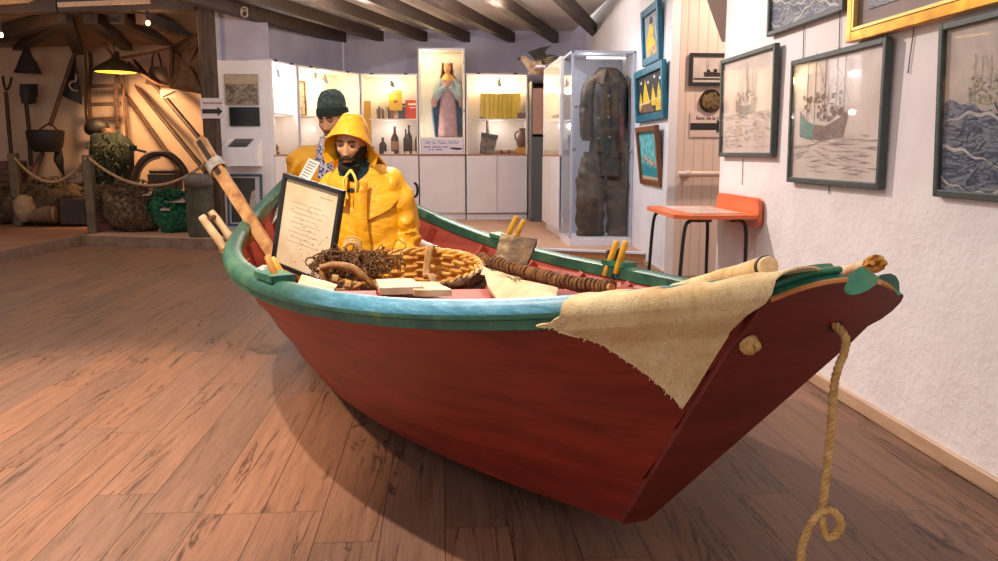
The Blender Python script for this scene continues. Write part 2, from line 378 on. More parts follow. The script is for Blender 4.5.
# ------------------------------------------------------------------ room shell
XR = 1.83
def shell():
    b = MB(); b.add([(-9, -2.5, 0), (4.2, -2.5, 0), (4.2, 13.5, 0), (-9, 13.5, 0)], [(0, 1, 2, 3)]); struct('floor', b, FLOOR)
    b = MB(); b.box((XR + .13, 1.35, 1.55), (.26, 7.7, 3.1)); struct('wall_right', b, PLASTER)
    b = MB(); b.bbox((XR - .009, 1.35, .032), (.018, 7.7, .064), .005); struct('baseboard_right', b, BASEW)
    b = MB(); b.box((3.17, 7.272, 1.55), (2.1, .2, 3.1)); struct('wall_passage', b, BEAD)
    b = MB(); b.box((3.65, 5.5, 1.55), (.1, 4, 3.1)); struct('wall_passage_end', b, BEAD)
    b = MB(); b.prism([V((2.04, 7.175, 0)), V((2.30, 13.0, 0)), V((2.5, 13.0, 0)), V((2.24, 7.175, 0))], None, (0, 0, 3.1)); struct('wall_side', b, WHITE)
    b = MB(); b.bar(V((2.032, 7.18, .02)), V((2.066, 8.0, .02)), .016, .04); struct('baseboard_side', b, BASEW)
    b = MB(); b.box((.35, 13.05, 1.55), (4.5, .2, 3.1)); struct('wall_back', b, LAV)
    # angled wall above the left cabinets, with two upright seams
    b = MB(); p0, p1 = V((-2.93, 10.82, 0)), V((-1.5, 12.95, 0)); b.bar(p0 + V((0, 0, 2.62)), p1 + V((0, 0, 2.62)), .06, .76)
    b.bar(p0 + V((0, 0, 1.2)), p1 + V((0, 0, 1.2)), .06, 2.1)
    struct('wall_angled', b, LAV)
    d = (p1 - p0).normalized(); nrm = V((d.y, -d.x, 0))
    for i, f in enumerate((.36, .985)):
        c = p0 + (p1 - p0) * f + nrm * .034; b = MB(); b.bar(c + V((0, 0, 2.24)), c + V((0, 0, 2.98)), .012, .03); struct('trim_%d' % (i + 1), b, WHITE)
    # display panel wall facing the room beside the post
    b = MB(); b.box((-2.54, 10.72, 1.185), (.76, .2, 2.17)); struct('wall_display', b, WHITE)
    b = MB(); b.box((-2.86, 10.76, 2.6), (.16, .1, .66)); b.box((-2.5, 10.79, 2.62), (.62, .05, .7)); struct('wall_display_upper', b, LAV)
    # left room
    b = MB(); b.box((-6.6, 13.1, 1.5), (7.6, .2, 3.0)); struct('wall_left', b, WARMWALL)
    b = MB(); b.box((-9.2, 10, 1.5), (.2, 6.4, 3.0)); struct('wall_far_left', b, WARMWALL)
    # raised floor with its front edge
    A = [V((2.075, 8.03, 0)), V((.97, 8.5, 0)), V((-2.53, 9.55, 0)), V((-4.44, 10.13, 0)), V((-4.60, 8.4, 0)), V((-4.75, 6.5, 0))]
    b = MB(); zt = .1
    main = [V((p.x, p.y, .0)) for p in A[:4]] + [V((-4.44, 13.0, 0)), V((2.3, 13.0, 0))]
    b.prism(main, None, (0, 0, zt)); struct('floor_platform', b, PLATF)
    b = MB(); lf = [A[3], A[4], A[5], V((-9, 6.5, 0)), V((-9, 13.0, 0)), V((-4.44, 13.0, 0))]; b.prism(lf, None, (0, 0, zt)); struct('floor_left_platform', b, LEFTFLOOR)
    b = MB(); up = V((0, 0, .055))
    b.bar(A[0] + up + V((0, -.012, -.01)), A[1] + up + V((0, -.012, -.01)), .03, .09); struct('trim_3', b, M('step_riser_wood', '#a86f45', '#bd8457', 6, (1, 1, 6), .5))
    b = MB(); b.bar(A[0] + V((0, -.01, .106)), A[1] + V((0, -.01, .106)), .06, .02); struct('trim_4', b, WHITE)
    b = MB(); b.bar(A[1] + up, A[2] + up, .05, .12); b.bar(A[2] + up, A[3] + up + V((-.02, 0, 0)), .06, .125); struct('trim_5', b, CURBW)
    b = MB(); b.bar(A[3] + up, A[4] + up, .06, .125); b.bar(A[4] + up, A[5] + up, .06, .125); struct('trim_6', b, CURBW)
    # ceiling and its beams
    b = MB(); b.box((-.4, 10.6, 3.06), (5.0, 5.2, .1)); b.box((3, 6.5, 3.06), (2, 3.5, .1)); struct('ceiling', b, CEIL)
    b = MB()
    hub = at_y(64, 17, 10.3)
    pts = [V((-9.1, 9.0, 2.62)), V((-9.1, 13.05, 2.62)), V((-6, 13.05, 2.7)), V((-3.0, 13.05, 2.78)), V((-2.85, 10.3, 2.98)), V((-4.8, 9.9, 3.1))]
    b.add([hub + V((0, 0, .16))] + pts, [(0, i + 1, (i + 1) % 6 + 1) for i in range(6)]); struct('ceiling_left', b, M('cream_ceiling', '#8b7460', '#9c846e', 2, rough=.8))
    # beams over the main room: all parallel
    bd = ray(701, 128); bd = V((bd.x, bd.y, .02)).normalized()
    ends = [(338, 37, 12.85), (379, 35, 12.9), (423, 32.5, 12.9), (466, 32, 12.9), (511, 30, 12.9), (555, 26, 12.9), (597, 19, 12.3)]
    for i, (x, y, Y) in enumerate(ends):
        e = at_y(x, y, Y); e = V((e.x, e.y, 2.90)); w = .1 if i else .16; h = .15 if i else .2
        b = MB(); b.bar(e + bd * .2, e - bd * 5.5, w, h); o = struct('ceiling_beam' if i == 0 else 'ceiling_beam.%03d' % i, b, BEAM)
    # beams of the left room: a tie beam over the post and rafters from its hub to the wall
    b = MB(); pt = at_y(205, 4, 10.2); b.bar(V((pt.x - .1, 10.2, 2.90)), V((hub.x, 10.25, 2.86)), .2, .2)
    b.bar(V((hub.x, 10.25, 2.86)), V((-7.6, 10.7, 2.86)), .2, .2); struct('ceiling_tie_beam', b, BEAM)
    for i, (x, y) in enumerate([(-60, 44), (-10, 40), (18, 46), (78, 50), (127, 46), (168, 41), (200, 37)]):
        b = MB(); e = at_y(x, y, 12.95); s = hub + V((0, .05, .0)) if i < 4 else at_y(64 + (i - 3) * 26, 18, 10.3)
        b.bar(s, e, .15, .14); struct('ceiling_rafter' if i == 0 else 'ceiling_rafter.%03d' % i, b, BEAM)
    b = MB(); b.bar(at_y(58, 5, 9.9), at_y(150, 1, 9.9), .03, .05); struct('trim_7', b, LIGHTW)
shell()
# the dark post that carries the beams
b = MB(); b.bbox((-2.80, 10.22, 1.47), (.175, .16, 2.76), .015); b.jit(.006, 3)
solo('timber_post', b, POSTW, 'dark weathered timber post holding up the beams beside the white panel', 'post')
# ------------------------------------------------------------------ room lamps, and unseen fill lights added
def spot(name, loc, to, power, color, size=70, blend=.5, rad=.08):
    l = bpy.data.lights.new(name, 'SPOT'); l.energy = power; l.color = color; l.spot_size = R(size); l.spot_blend = blend; l.shadow_soft_size = rad
    o = bpy.data.objects.new(name, l); COL.objects.link(o); o.location = loc; o.rotation_euler = (V(to) - V(loc)).to_track_quat('-Z', 'Y').to_euler(); return o
def bulb(name, loc, power, color, rad=.05):
    l = bpy.data.lights.new(name, 'POINT'); l.energy = power; l.color = color; l.shadow_soft_size = rad
    o = bpy.data.objects.new(name, l); COL.objects.link(o); o.location = loc; return o
def area(name, loc, to, power, color, sx, sy):
    l = bpy.data.lights.new(name, 'AREA'); l.energy = power; l.color = color; l.shape = 'RECTANGLE'; l.size = sx; l.size_y = sy
    o = bpy.data.objects.new(name, l); COL.objects.link(o); o.location = loc; o.rotation_euler = (V(to) - V(loc)).to_track_quat('-Z', 'Y').to_euler(); return o
WARM, AMB, COOL = (1, .80, .62), (1, .58, .28), (.86, .90, 1)
def lights():
    w = bpy.data.worlds.new('world'); bpy.context.scene.world = w; w.use_nodes = True
    bg = w.node_tree.nodes['Background']; bg.inputs[0].default_value = (1, .90, .87, 1); bg.inputs[1].default_value = .62
    spot('lamp_pictures', (-.4, 6.0, 2.95), (1.6, 2.9, .9), 330, (1, .86, .79), 84, .6, .025)
    spot('lamp_boat', (-1.35, 2.5, 2.95), (-.75, 2.9, 0), 310, (1, .84, .70), 100, .7, .03)
    spot('lamp_floor', (-2.3, 2.2, 2.95), (-1.9, 2.9, 0), 520, (1, .72, .50), 60, .45, .03)
    spot('fill_passage', (2.9, 6.2, 2.9), (2.4, 7.1, .8), 105, (1, .78, .62), 120, .6, .1)  # unseen spot added to brighten the passage wall
    spot('fill_cabinets', (-.2, 8.9, 2.9), (-.1, 12.4, .9), 170, (1, .93, .93), 90, .8, .03)  # unseen fill spot added to brighten the back cabinets
    bulb('fill_ceiling', (.75, 9.2, 2.6), 45, (1, .90, .84), .03)  # unseen point light added to lift the ceiling and back wall
    bulb('fill_ceiling', (-.9, 9.2, 2.5), 40, (1, .90, .84), .03)  # second added point light for the ceiling, no fitting there
    spot('fill_side_wall', (.3, 7.6, 2.9), (2.05, 8.0, 1.4), 120, COOL, 90, .7, .1)  # unseen spot added for the shading on the white side wall
lights()
vs = bpy.context.scene.view_settings; vs.view_transform = 'Standard'; vs.look = 'None'; vs.gamma = 1; vs.exposure = .38
bpy.context.scene.display_settings.display_device = 'sRGB'
make_camera()
# ------------------------------------------------------------------ the dory
BP = {'x0': 0.5263, 'y0': 2.101, 'head': -0.4016, 'heel': 0.0652, 'trim': -0.0136, 'zoff': 0.0536, 'Lb': 3.317, 'rs': 0.5902, 'rb': 0.2897, 'zs': 0.7763, 'zm': 0.5811, 'zb': 1.0896, 'gs': 0.1919, 'gm': 0.8584, 'gt': 0.4262, 'gp1': 1.9825, 'gp2': 2.326, 'cs': 0.0426, 'cm': 0.3693, 'ct': 0.5334, 'cp1': 1.9761, 'cp2': 2.0518, 'rks': 0.05, 'rkb': 0.0573, 'st': 0.4272, 'sp': 2.9202}
LT = BP['Lb'] + BP['rs'] + BP['rb']
def bw(u, v, z):
    ch, sh = math.cos(BP['heel']), math.sin(BP['heel']); v2 = v * ch - z * sh; z2 = v * sh + z * ch + BP['trim'] * u + BP['zoff']
    hx, hy = math.sin(BP['head']), math.cos(BP['head'])
    return V((BP['x0'] + u * hx - v2 * hy, BP['y0'] + u * hy + v2 * hx, z2))
def _bump(t, a, m, tm, p1, p2, b):
    return a + (m - a) * (1 - max(0, (tm - t) / tm) ** p1) if t < tm else b + (m - b) * (1 - max(0, (t - tm) / (1 - tm)) ** p2)
def _dip(t, a, m, b, tm, p):
    return m + (a - m) * max(0, (tm - t) / tm) ** p if t < tm else m + (b - m) * max(0, (t - tm) / (1 - tm)) ** p
def gv(t): return _bump(t, BP['gs'], BP['gm'], BP['gt'], BP['gp1'], BP['gp2'], .03)
def gz(t): return _dip(t, BP['zs'], BP['zm'], BP['zb'], BP['st'], BP['sp'])
def gu(t): return -BP['rs'] + t * LT
def cv(t): return _bump(t, BP['cs'], BP['cm'], BP['ct'], BP['cp1'], BP['cp2'], .02)
def cz(t): return _dip(t, BP['rks'], 0, BP['rkb'], .5, 2)
def cu_(t): return t * BP['Lb']
def gun(t, s, dv=0, dz=0): return bw(gu(t), s * (gv(t) + dv), gz(t) + dz)
def side(t, f, s, dv=0, dz=0):
    """point on a side: t along, f from bottom (0) to rail (1)"""
    return bw(lerp(cu_(t), gu(t), f), s * (lerp(cv(t), gv(t), f) + dv), lerp(cz(t), gz(t), f) + dz)
def tz(u):  # t of a given u at rail height, roughly
    return (u + BP['rs']) / LT
def inb(u, v, z): return bw(u, v, z)
def paint(name, base, dark, hi, streak=7, rough=.5, wear=None):
    t = NT(name); co = t.coord((1.2, 1.2, 6)); t.p.inputs['Roughness'].default_value = rough
    n = t.noise(co, 2.2, 6, .6, .6); r = t.ramp(n, 0, [(.3, lin(dark)), (.52, lin(base)), (.75, lin(hi))])
    n2 = t.noise(t.coord((3, 3, 3)), 9, 6, .65); s2 = t.ramp(n2, 0, [(.66, (0, 0, 0)), (.74, (1, 1, 1))]); f = t.math('MULTIPLY', (s2, 0), .35)
    c = t.mix(f, 0, r, 0, lin(wear or dark), None); t.l(c, 2, t.p, 'Base Color')
    n3 = t.noise(t.coord((2, 2, 14)), 6, 5); t.bump(n3, 0, .12, .006); return t.mat
HULL = paint('red_hull_paint', '#85291b', '#6a1f14', '#953120', wear='#4a1a14')
INNER = paint('red_inner_paint', '#9c3a26', '#7d2a1c', '#b04a32', wear='#6a2a20')
TRANS = paint('oxblood_paint', '#732620', '#601f1a', '#802c24', wear='#8a3020')
def rail_material(lit_blue=True):
    t = NT('green_rail_paint_lit_blue' if lit_blue else 'green_rail_paint'); co = t.coord((1, 1, 1)); t.p.inputs['Roughness'].default_value = .42
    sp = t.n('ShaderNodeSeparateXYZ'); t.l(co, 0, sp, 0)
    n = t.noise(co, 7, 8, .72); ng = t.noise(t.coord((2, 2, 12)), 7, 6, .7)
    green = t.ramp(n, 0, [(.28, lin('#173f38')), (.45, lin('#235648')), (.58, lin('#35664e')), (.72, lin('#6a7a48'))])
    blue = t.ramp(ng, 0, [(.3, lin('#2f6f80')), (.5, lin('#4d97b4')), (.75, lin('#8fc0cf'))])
    # lamp light on the near rail's stern half, painted in as a blue patch
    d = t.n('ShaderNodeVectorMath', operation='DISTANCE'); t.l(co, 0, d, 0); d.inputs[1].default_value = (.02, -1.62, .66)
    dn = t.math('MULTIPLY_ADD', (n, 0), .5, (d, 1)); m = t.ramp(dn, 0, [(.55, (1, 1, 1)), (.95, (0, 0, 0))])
    c = t.mix(m if lit_blue else None, 0, green, 0, blue, 0)
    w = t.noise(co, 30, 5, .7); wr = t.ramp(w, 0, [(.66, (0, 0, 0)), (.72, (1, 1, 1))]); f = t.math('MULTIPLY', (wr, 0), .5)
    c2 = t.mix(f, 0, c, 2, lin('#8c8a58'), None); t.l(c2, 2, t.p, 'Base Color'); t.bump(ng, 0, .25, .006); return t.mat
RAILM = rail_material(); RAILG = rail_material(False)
GREENP = M('green_paint', '#1f5a48', '#2f7a5c', 9, rough=.35, bump=.2, bscale=20, c3='#4f7a4c')
RAW = M('worn_bare_wood', '#a9642c', '#c98a4a', 14, rough=.6, bump=.3, bscale=30)
def build_boat():
    B = thing('dory', 'red wooden dory with green rail, tinted blue where lit, standing on the plank floor', 'boat', bw(1.5, 0, 0))
    N = 56
    fs_lv = []
    K = 4
    for k in range(K): fs_lv += [(k / K + (.003 if k else 0), .016 if k else .004), ((k + 1) / K, 0.0)]
    for s in (1, -1):
        b = MB(); ts = [i / N for i in range(N + 1)]
        out = [[side(t, f, s, o) for t in ts] for f, o in fs_lv]
        inn = [[side(t, f, s, -.022) for t in ts] for f in (1, .66, .33, .02)]
        b.mi = 0; b.loft(out, closed=False, caps=False)
        b.mi = 1; b.loft(inn, closed=False, caps=False)
        b.mi = 0; b.loft([out[-1], inn[0]], closed=False, caps=False)
        if s < 0: b.f = [f[::-1] for f in b.f]
        part('hull_planking', b, [HULL, INNER], B, 25)
    b = MB()
    for dz, fl in ((0, 1), (.025, 0)):
        b.grid(lambda a, c: bw(cu_(a), lerp(-1, 1, c) * (cv(a) + .004), cz(a) + dz), 40, 4)
    part('bottom', b, [HULL], B, 25)
    # transom: a tombstone board with an arched top and a sculling notch
    def tp(f, w, off=0):  # f up (0..1+), w across -1..1 of local width
        u = lerp(0, -BP['rs'], f); hw = lerp(BP['cs'], BP['gs'], f); z = lerp(BP['rks'], BP['zs'], f)
        return bw(u - off, w * hw, z - off * .6)
    prof = []
    NP = 72
    for i in range(NP + 1):
        w = 1 - 2 * i / NP; f = 1.0 + .065 * (1 - abs(w) ** 2.2)
        d = abs(w + .16) / .235
        if d < 1: f -= .048 * math.sqrt(1 - d * d)
        prof.append((f, w))
    prof[0] = (.985, 1.05); prof[-1] = (.985, -1.12); prof[1:3] = [(1.0, 1.02), (1.006, .99)]; prof[-3:-1] = [(1.012, -1.01), (1.004, -1.06)]
    edge = [(k / 6, 1) for k in range(1, 6)] + [(.9, 1.02), (.925, 1.12), (.955, 1.15)]
    poly = [(0, 1)] + [(f, min(w, 1.04)) for f, w in edge] + prof + [(f, -w) for f, w in edge[::-1]] + [(0, -1)]
    b = MB(); n = len(poly); o0, o1 = -.035, .012
    b.add([tp(f, w * (1.09 if f < .9 else 1.02), o1) for f, w in poly] + [tp(f, w * (1.05 if f < .9 else .99), o0) for f, w in poly], [])
    b.mi = 0; b.f.append(tuple(range(n))); b.m.append(0); b.f.append(tuple(range(n, 2 * n))[::-1]); b.m.append(0)
    for i in range(n):
        k = (i + 1) % n; b.f.append((i, n + i, n + k, k)); b.m.append(1 if 9 < i < 9 + NP - 2 else 0)
    part('transom', b, [TRANS, GREENP], B, 30)
    # worn edging strips along the transom top, either side of the notch
    for lo, hi in ((2, 32), (51, 62)):
        b = MB(); b.tube([tp(prof[i][0] + .0, prof[i][1], .012) for i in range(lo, hi + 1)], .0055, 6); part('transom_edging', b, [RAW], B)
        b = MB(); b.tube([tp(prof[i][0] + .006, prof[i][1], -.012) for i in range(lo, hi + 1)], .010, 8, flat=.7); (part('transom_cap', b, [GREENP], B) if lo < 9 else None)
    # rails
    cs = [(-.045, -.012), (-.047, .036), (-.035, .047), (-.005, .049), (.014, .043), (.027, .029), (.032, .010), (.030, -.002), (.023, -.005), (.021, -.027), (.0, -.029), (-.022, -.029)]
    for s in (1, -1):
        b = MB(); ts = [.004 + .998 * i / 70 for i in range(71)]
        rings = []
        for t in ts:
            tt = min(max(t, 0), 1); e = gu(t) - gu(tt)
            rings.append([bw(gu(tt) + e, s * (gv(tt) + a), gz(tt) + z - e * .2) for a, z in cs])
        if s > 0: rings = [r[::-1] for r in rings]
        b.loft(rings); nc = len(cs)
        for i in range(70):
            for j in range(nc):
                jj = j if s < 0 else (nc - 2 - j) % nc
                if 6 <= jj <= 10: b.m[i * nc + j] = 1  # lower strip stays plain green, without the painted-in light
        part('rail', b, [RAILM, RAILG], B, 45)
    # stem at the bow
    b = MB(); b.bar(bw(cu_(1) + .01, 0, cz(1) - .0), bw(gu(1) + .02, 0, gz(1) + .05), .06, .07, (1, 0, 0)); part('stem', b, [GREENP], B)
    # frames
    for t in (.12, .22, .32, .41, .5, .6, .7, .8, .89):
        for s in (1, -1):
            b = MB(); p0 = side(t, .03, s, -.045); p1 = side(t, .96, s, -.045); b.bar(p0, p1, .03, .05, up=bw(0, 1, 0) - bw(0, 0, 0)); part('rib', b, [INNER], B)
    # inside stringer that carries the thwarts
    for s in (1, -1):
        b = MB(); b.tube([side(.08 + .84 * i / 30, .62, s, -.05) for i in range(31)], .02, 4); part('stringer', b, [INNER], B)
    # thwarts
    for t, w, z in ((.345, .40, .545), (.52, .38, .425), (.665, .24, .33), (.815, .24, .40)):
        b = MB(); uu = gu(t)
        hw = lerp(cv(t), gv(t), (z - .02) / gz(t)) - .05
        b.bar(bw(uu, -hw, z), bw(uu, hw, z), w, .028); part('thwart', b, [INNER], B)
    # rowlock pads on the rails
    global PADS
    PADS = []
    for x, y, s in ((271, 293, 1), (507, 243, -1), (621, 271, -1)):
        best = min((abs((gun(t / 400, s, 0, .04) - EYE).dot(ray(x, y).cross(V((0, 0, 1))).normalized())), t / 400) for t in (range(40, 200) if s > 0 else range(40, 380)))[1]
        a, c = gun(best - .020, s, -.012, .055), gun(best + .020, s, -.012, .055)
        b = MB(); b.bar(a, c, .08, .022); part('rowlock_pad', b, [GREENP], B); PADS.append((best, s))
    # holes for the rope
    return B
DORY = build_boat()
# ------------------------------------------------------------------ what lies in and on the dory
CANVAS = M('old_sailcloth', '#c7a878', '#e0cca4', 7, rough=.85, bump=.5, bscale=60, c3='#ead9b8')
def canvas_material():
    t = NT('stained_sailcloth'); co = t.coord(); t.p.inputs['Roughness'].default_value = .9; t.p.inputs['Specular IOR Level'].default_value = .2
    n = t.noise(co, 5, 6, .6, .5); r = t.ramp(n, 0, [(.28, lin('#b08850')), (.42, lin('#d8b680')), (.6, lin('#ecd4a4')), (.8, lin('#f2e2c2'))])
    v = t.noise(t.coord((1, 1, .35), rot=(0, .5, 0)), 16, 4, .6, 2.0); a = t.math('ABSOLUTE', (t.math('SUBTRACT', (v, 0), .5), 0)); k = t.ramp(a, 0, [(0, (1, 1, 1)), (.02, (0, 0, 0))])
    f = t.math('MULTIPLY', (k, 0), .4); c = t.mix(f, 0, r, 0, lin('#94713f'), None); t.l(c, 2, t.p, 'Base Color')
    n2 = t.noise(co, 260, 2); n3 = t.noise(co, 14, 4); h = t.math('MULTIPLY_ADD', (n3, 0), 1.6, (n2, 0)); t.bump(h, 0, .35, .008); return t.mat
STAIN = canvas_material()
PALEW = M('pale_weathered_wood', '#b98f5f', '#d8b98c', 7, (1, 1, 1), .7, .4, 25, c3='#e6cfa8')
OARW = M('oar_wood', '#8a5a2c', '#b98148', 6, (2, 2, 2), .6, .3, 20, c3='#c99a62')
OLDW = M('flaking_wood', '#4a3520', '#7a5c38', 12, rough=.8, bump=.7, bscale=34, c3='#c9b488', hi=.72)
YELP = M('yellow_pin_paint', '#c78a1c', '#e3b02a', 20, rough=.5, bump=.2)
WICK = M('golden_wicker', '#a86a22', '#cf9638', 14, rough=.55, bump=.4, bscale=60, c3='#dcae58')
WICKD = M('dark_wicker', '#4a3220', '#6f4d2c', 20, rough=.7, bump=.5, bscale=60)
ROPEM = M('manila_rope', '#b98b4c', '#d9b476', 40, rough=.9, bump=.5, bscale=160)
TARR = M('tarred_rope', '#5a3a20', '#8a5c30', 40, rough=.9, bump=.5, bscale=120)
NETB = M('brown_net_twine', '#573a24', '#8a6238', 30, rough=.95, bump=.4, bscale=90)
BLACKW = M('black_frame', '#17181a', '#1f2022', 20, rough=.4)
PAPERM = M('white_paper', '#ddd3c8', '#e9e0d4', 5, rough=.8)
INK = M('black_ink', '#26221f', rough=.7)
# sail draped over the quarter
def drape():
    b = MB()
    def hang(t):  # how far the cloth hangs down the side, in fraction of the side
        return lerp(.41, .03, min(1, max(0, t) / .075) ** .9)
    def fn(a, c):
        t = lerp(.0015 - .012 * max(0, min(1, (.62 - c) / .1, (c - .2) / .1)), .079 + .004 * math.sin(9 * c), a); w = .004 * math.sin(31 * a + 3 * c) + .003 * math.sin(17 * c + 9 * a)
        if c < .34:       # from inside the boat up to the rail
            q = c / .34; inn = lerp(.30, .04, q); z = lerp(.005, .052, q ** .7)
            p = bw(gu(t) + .03 * (1 - q), gv(t) - inn, gz(t) + z + w - .06 * (1 - q) * a)
        elif c < .48:     # over the rail
            q = (c - .34) / .14; ang = q * math.pi * .5
            p = bw(gu(t), gv(t) - .045 + .097 * math.sin(ang), gz(t) + .052 - .034 * (1 - math.cos(ang)) + w * .4)
        else:             # down the planking
            q = (c - .48) / .52; f = 1 - hang(t) * q - .012 * q
            d = .016 + .040 * max(0, min(1, 2.0 - (1 - f) / .06)) + .005 * abs(math.sin(26 * a + 4 * q)) * q
            p = side(t + .004 * math.sin(9 * q) * q * a, f, 1, d)
        return p
    b.grid(fn, 44, 64, .004); 
    rt = thing('sailcloth', 'stained cream sailcloth draped over the near rail beside the transom', 'sail', gun(.03, 1))
    part('cloth', b, [STAIN], rt, 50)
    b = MB()  # frayed threads along the slanting hem
    for i in range(60):
        a = random.random(); p = fn(a, .995); q = p + V((random.uniform(-.006, .002), random.uniform(-.005, .001), random.uniform(-.007, .001)))
        b.tube([p, (p + q) / 2 + V((0, 0, .002)), q], .0009, 3)
    o = part('fringe', b, [M('loose_threads', '#e8d8b8')], rt, 0); o['kind'] = 'stuff'
drape()
# furled sail on its spar, end grain to the stern
def furl():
    p0, p1 = at_y(769, 266, 1.60), at_y(676, 290, 2.6); p1 = p0.lerp(p1, 1.38)
    rt = thing('furled_sail_spar', 'spar wrapped in cream canvas with its cut end above the transom', 'spar', (p0 + p1) / 2)
    ax = (p0 - p1).normalized(); b = MB(); n = 30
    pts = [p1.lerp(p0 - ax * .02, i / n)  for i in range(n + 1)]
    b.tube(pts, [.022 + .0008 * math.sin(i * .9) + .001 * (i / n) for i in range(n + 1)], 14); b.jit(.0015, 14); part('canvas_wrap', b, [STAIN], rt, 60)
    b = MB(); b.tube([p0 - ax * .02, p0 - ax * .004, p0], [.021, .021, .0185], 16); part('spar_end', b, [M('cut_end_grain', '#d6b27e', '#ecd3a4', 60, rough=.7, bump=.2)], rt, 40)
    b = MB(); b.tube([p0 - ax * .026, p0 - ax * .014], [.0245, .024], 16); part('band', b, [M('dark_twine_band', '#3e3524')], rt, 40)
furl()
# broken pole end beside the notch
b = MB(); p0, p1 = at_y(874, 264, 1.72), at_y(770, 292, 2.5); b.tube([p1, p1.lerp(p0, .5), p0], [.014, .015, .016], 10); b.jit(.004, 18)
rt = thing('broken_pole', 'pale broken pole with a rotten orange tip poking over the transom', 'pole', p1); part('shaft', b, [PALEW], rt, 45)
b = MB(); d = (p0 - p1).normalized()
for k in range(11):
    a = k * .8; o = V((math.cos(a) * .008, 0, math.sin(a) * .009)); b.tube([p0 + o - d * .02, p0 + o * 1.3 + d * .012, p0 + o * 1.7 + d * (.014 + .014 * random.random())], [.010, .0095, .006], 6)
b.jit(.006, 40); part('rotten_tip', b, [M('rotten_orange_wood', '#6b3a14', '#c98324', 60, rough=.9, bump=.8, bscale=120, c3='#e0b060')], rt, 60)
# becket rope: knot on one hole, tail hanging from the other and curling
def becket():
    def tpos(f, w, off): return bw(lerp(0, -BP['rs'], f) - off, w * lerp(BP['cs'], BP['gs'], f), lerp(BP['rks'], BP['zs'], f) - off * .6)
    def onface(x, y):
        best = None
        for i in range(60):
            for j in range(60):
                f, w = .3 + .7 * i / 59, -1 + 2 * j / 59; p = tpos(f, w, .02); q = p - EYE; z = q.dot(FWD); e = (499 + FPX * q.dot(RGT) / z - x) ** 2 + (280.5 - FPX * q.dot(UPV) / z - y) ** 2
                if best is None or e < best[0]: best = (e, f, w)
        return best[1:]
    f, w = onface(837, 331); h = tpos(f, w, .03); hi = tpos(f, w, -.05); k = onface(749, 345); kp = tpos(k[0], k[1], .02)
    rt = thing('becket_rope', 'thick manila rope hanging from the transom with a curl at its end', 'rope', (h.x, h.y, 0))
    Y = h.y - .02
    pts = [hi, h + V((0, -.012, .004)), h + V((-.002, -.03, -.03)), at_y(835, 380, Y), at_y(830, 440, Y), at_y(824, 495, Y), at_y(822, 514, Y), at_y(828, 538, Y - .03), at_y(841, 527, Y - .035), at_y(834, 512, Y - .02), at_y(820, 513, Y - .005), at_y(808, 530, Y), at_y(801, 556, Y), at_y(804, 600, Y), at_y(812, 640, Y), V((h.x - .06, Y + .02, .05)), V((h.x + .02, Y - .03, .014)), V((h.x + .16, Y - .1, .012)), V((h.x + .2, Y + .04, .012))]
    b = MB(); rope_mb(b, pts, .0092, 3, .04, 6, 8); part('strand', b, [ROPEM], rt, 60)
    b = MB(); r = Matrix.Rotation(.5, 3, 'Y')
    for q in range(4):
        ring = [kp + V((0, -.006 * q, 0)) + r @ V((math.cos(a) * (.011 - .001 * q), -.004 + .007 * math.sin(2 * a + q), math.sin(a) * (.015 - .002 * q))) for a in [x * math.pi / 6 for x in range(13)]]
        b.tube(ring, .0075, 7)
    b.ball(kp + V((0, -.008, 0)), (.010, .010, .013)); part('knot', b, [ROPEM], rt, 60)
    b = MB(); nrm = (tpos(f, w, 1) - tpos(f, w, 0)).normalized(); p = tpos(f, w, .0135) + V((.004, 0, .003))
    b.tube([p, p + nrm * .002], .016, 14); o = part('hole', b, [INK], DORY, 0)
becket()
# thole pins
PINPX = [((267, 256), (281, 288)), ((272, 258), (289, 286)), ((517, 216), (504, 243)), ((524, 220), (514, 241)), ((617, 241), (606, 272)), ((626, 241), (617, 270))]
PINL = ['darker of the two thole pins on the near rail by the framed chart', 'brighter yellow thole pin on the near rail by the framed chart', 'longer yellow thole pin on the far rail behind the weathered board', 'shorter yellow thole pin on the far rail behind the weathered board',
        'yellow thole pin wrapped in dark lashing on the far rail', 'bare yellow thole pin standing beside the dark lashing on the far rail']
for i, ((x0, y0), (x1, y1)) in enumerate(PINPX):
    t, s = PADS[i // 2]; base = gun(t + (.012 if i % 2 else -.012) * (1 if i < 2 else -1), s, -.03, .03)
    bp = V((base.x, base.y, base.z)); dp = at_y(x1, y1, bp.y); tp_ = at_y(x0, y0, bp.y + (.05 if i < 2 else -.02)); d = (tp_ - dp)
    bot = dp - d * .12; pts = [bot, dp, tp_ - d * .06, tp_]; b = MB(); r = .0115 if i < 2 else .015
    b.tube([bot, dp, dp + d * .5, tp_ - d * .05, tp_], [r * .8, r, r * 1.05, r, r * .7], 10)
    solo('thole_pin' if i == 0 else 'thole_pin.%03d' % i, b, [M('orange_pin_paint', '#b0701e', '#cf9430', 20, rough=.5) if i == 0 else YELP], PINL[i], 'thole pin', 'thole pins on the rails')
# lower ends of the far pins showing inside
b = MB()
c = at_y(614, 258, 3.72); rope_mb(b, [c + V((math.cos(a) * .03, math.sin(a) * .03, .014 * math.sin(a * 3) + .002 * a)) for a in [k * .7 for k in range(22)]], .009, 3, .03, 4, 3)
rope_mb(b, [c + V((.02, 0, -.01)), c + V((-.01, -.05, -.05)), c + V((-.05, -.12, -.10)), c + V((-.1, -.18, -.17))], .008, 3, .03, 4, 4)
solo('pin_lashing', b, [M('black_tar_rope', '#2a2018', '#46352a', 40, rough=.8)], 'dark tarred lashing knotted round a thole pin on the far rail', 'rope')
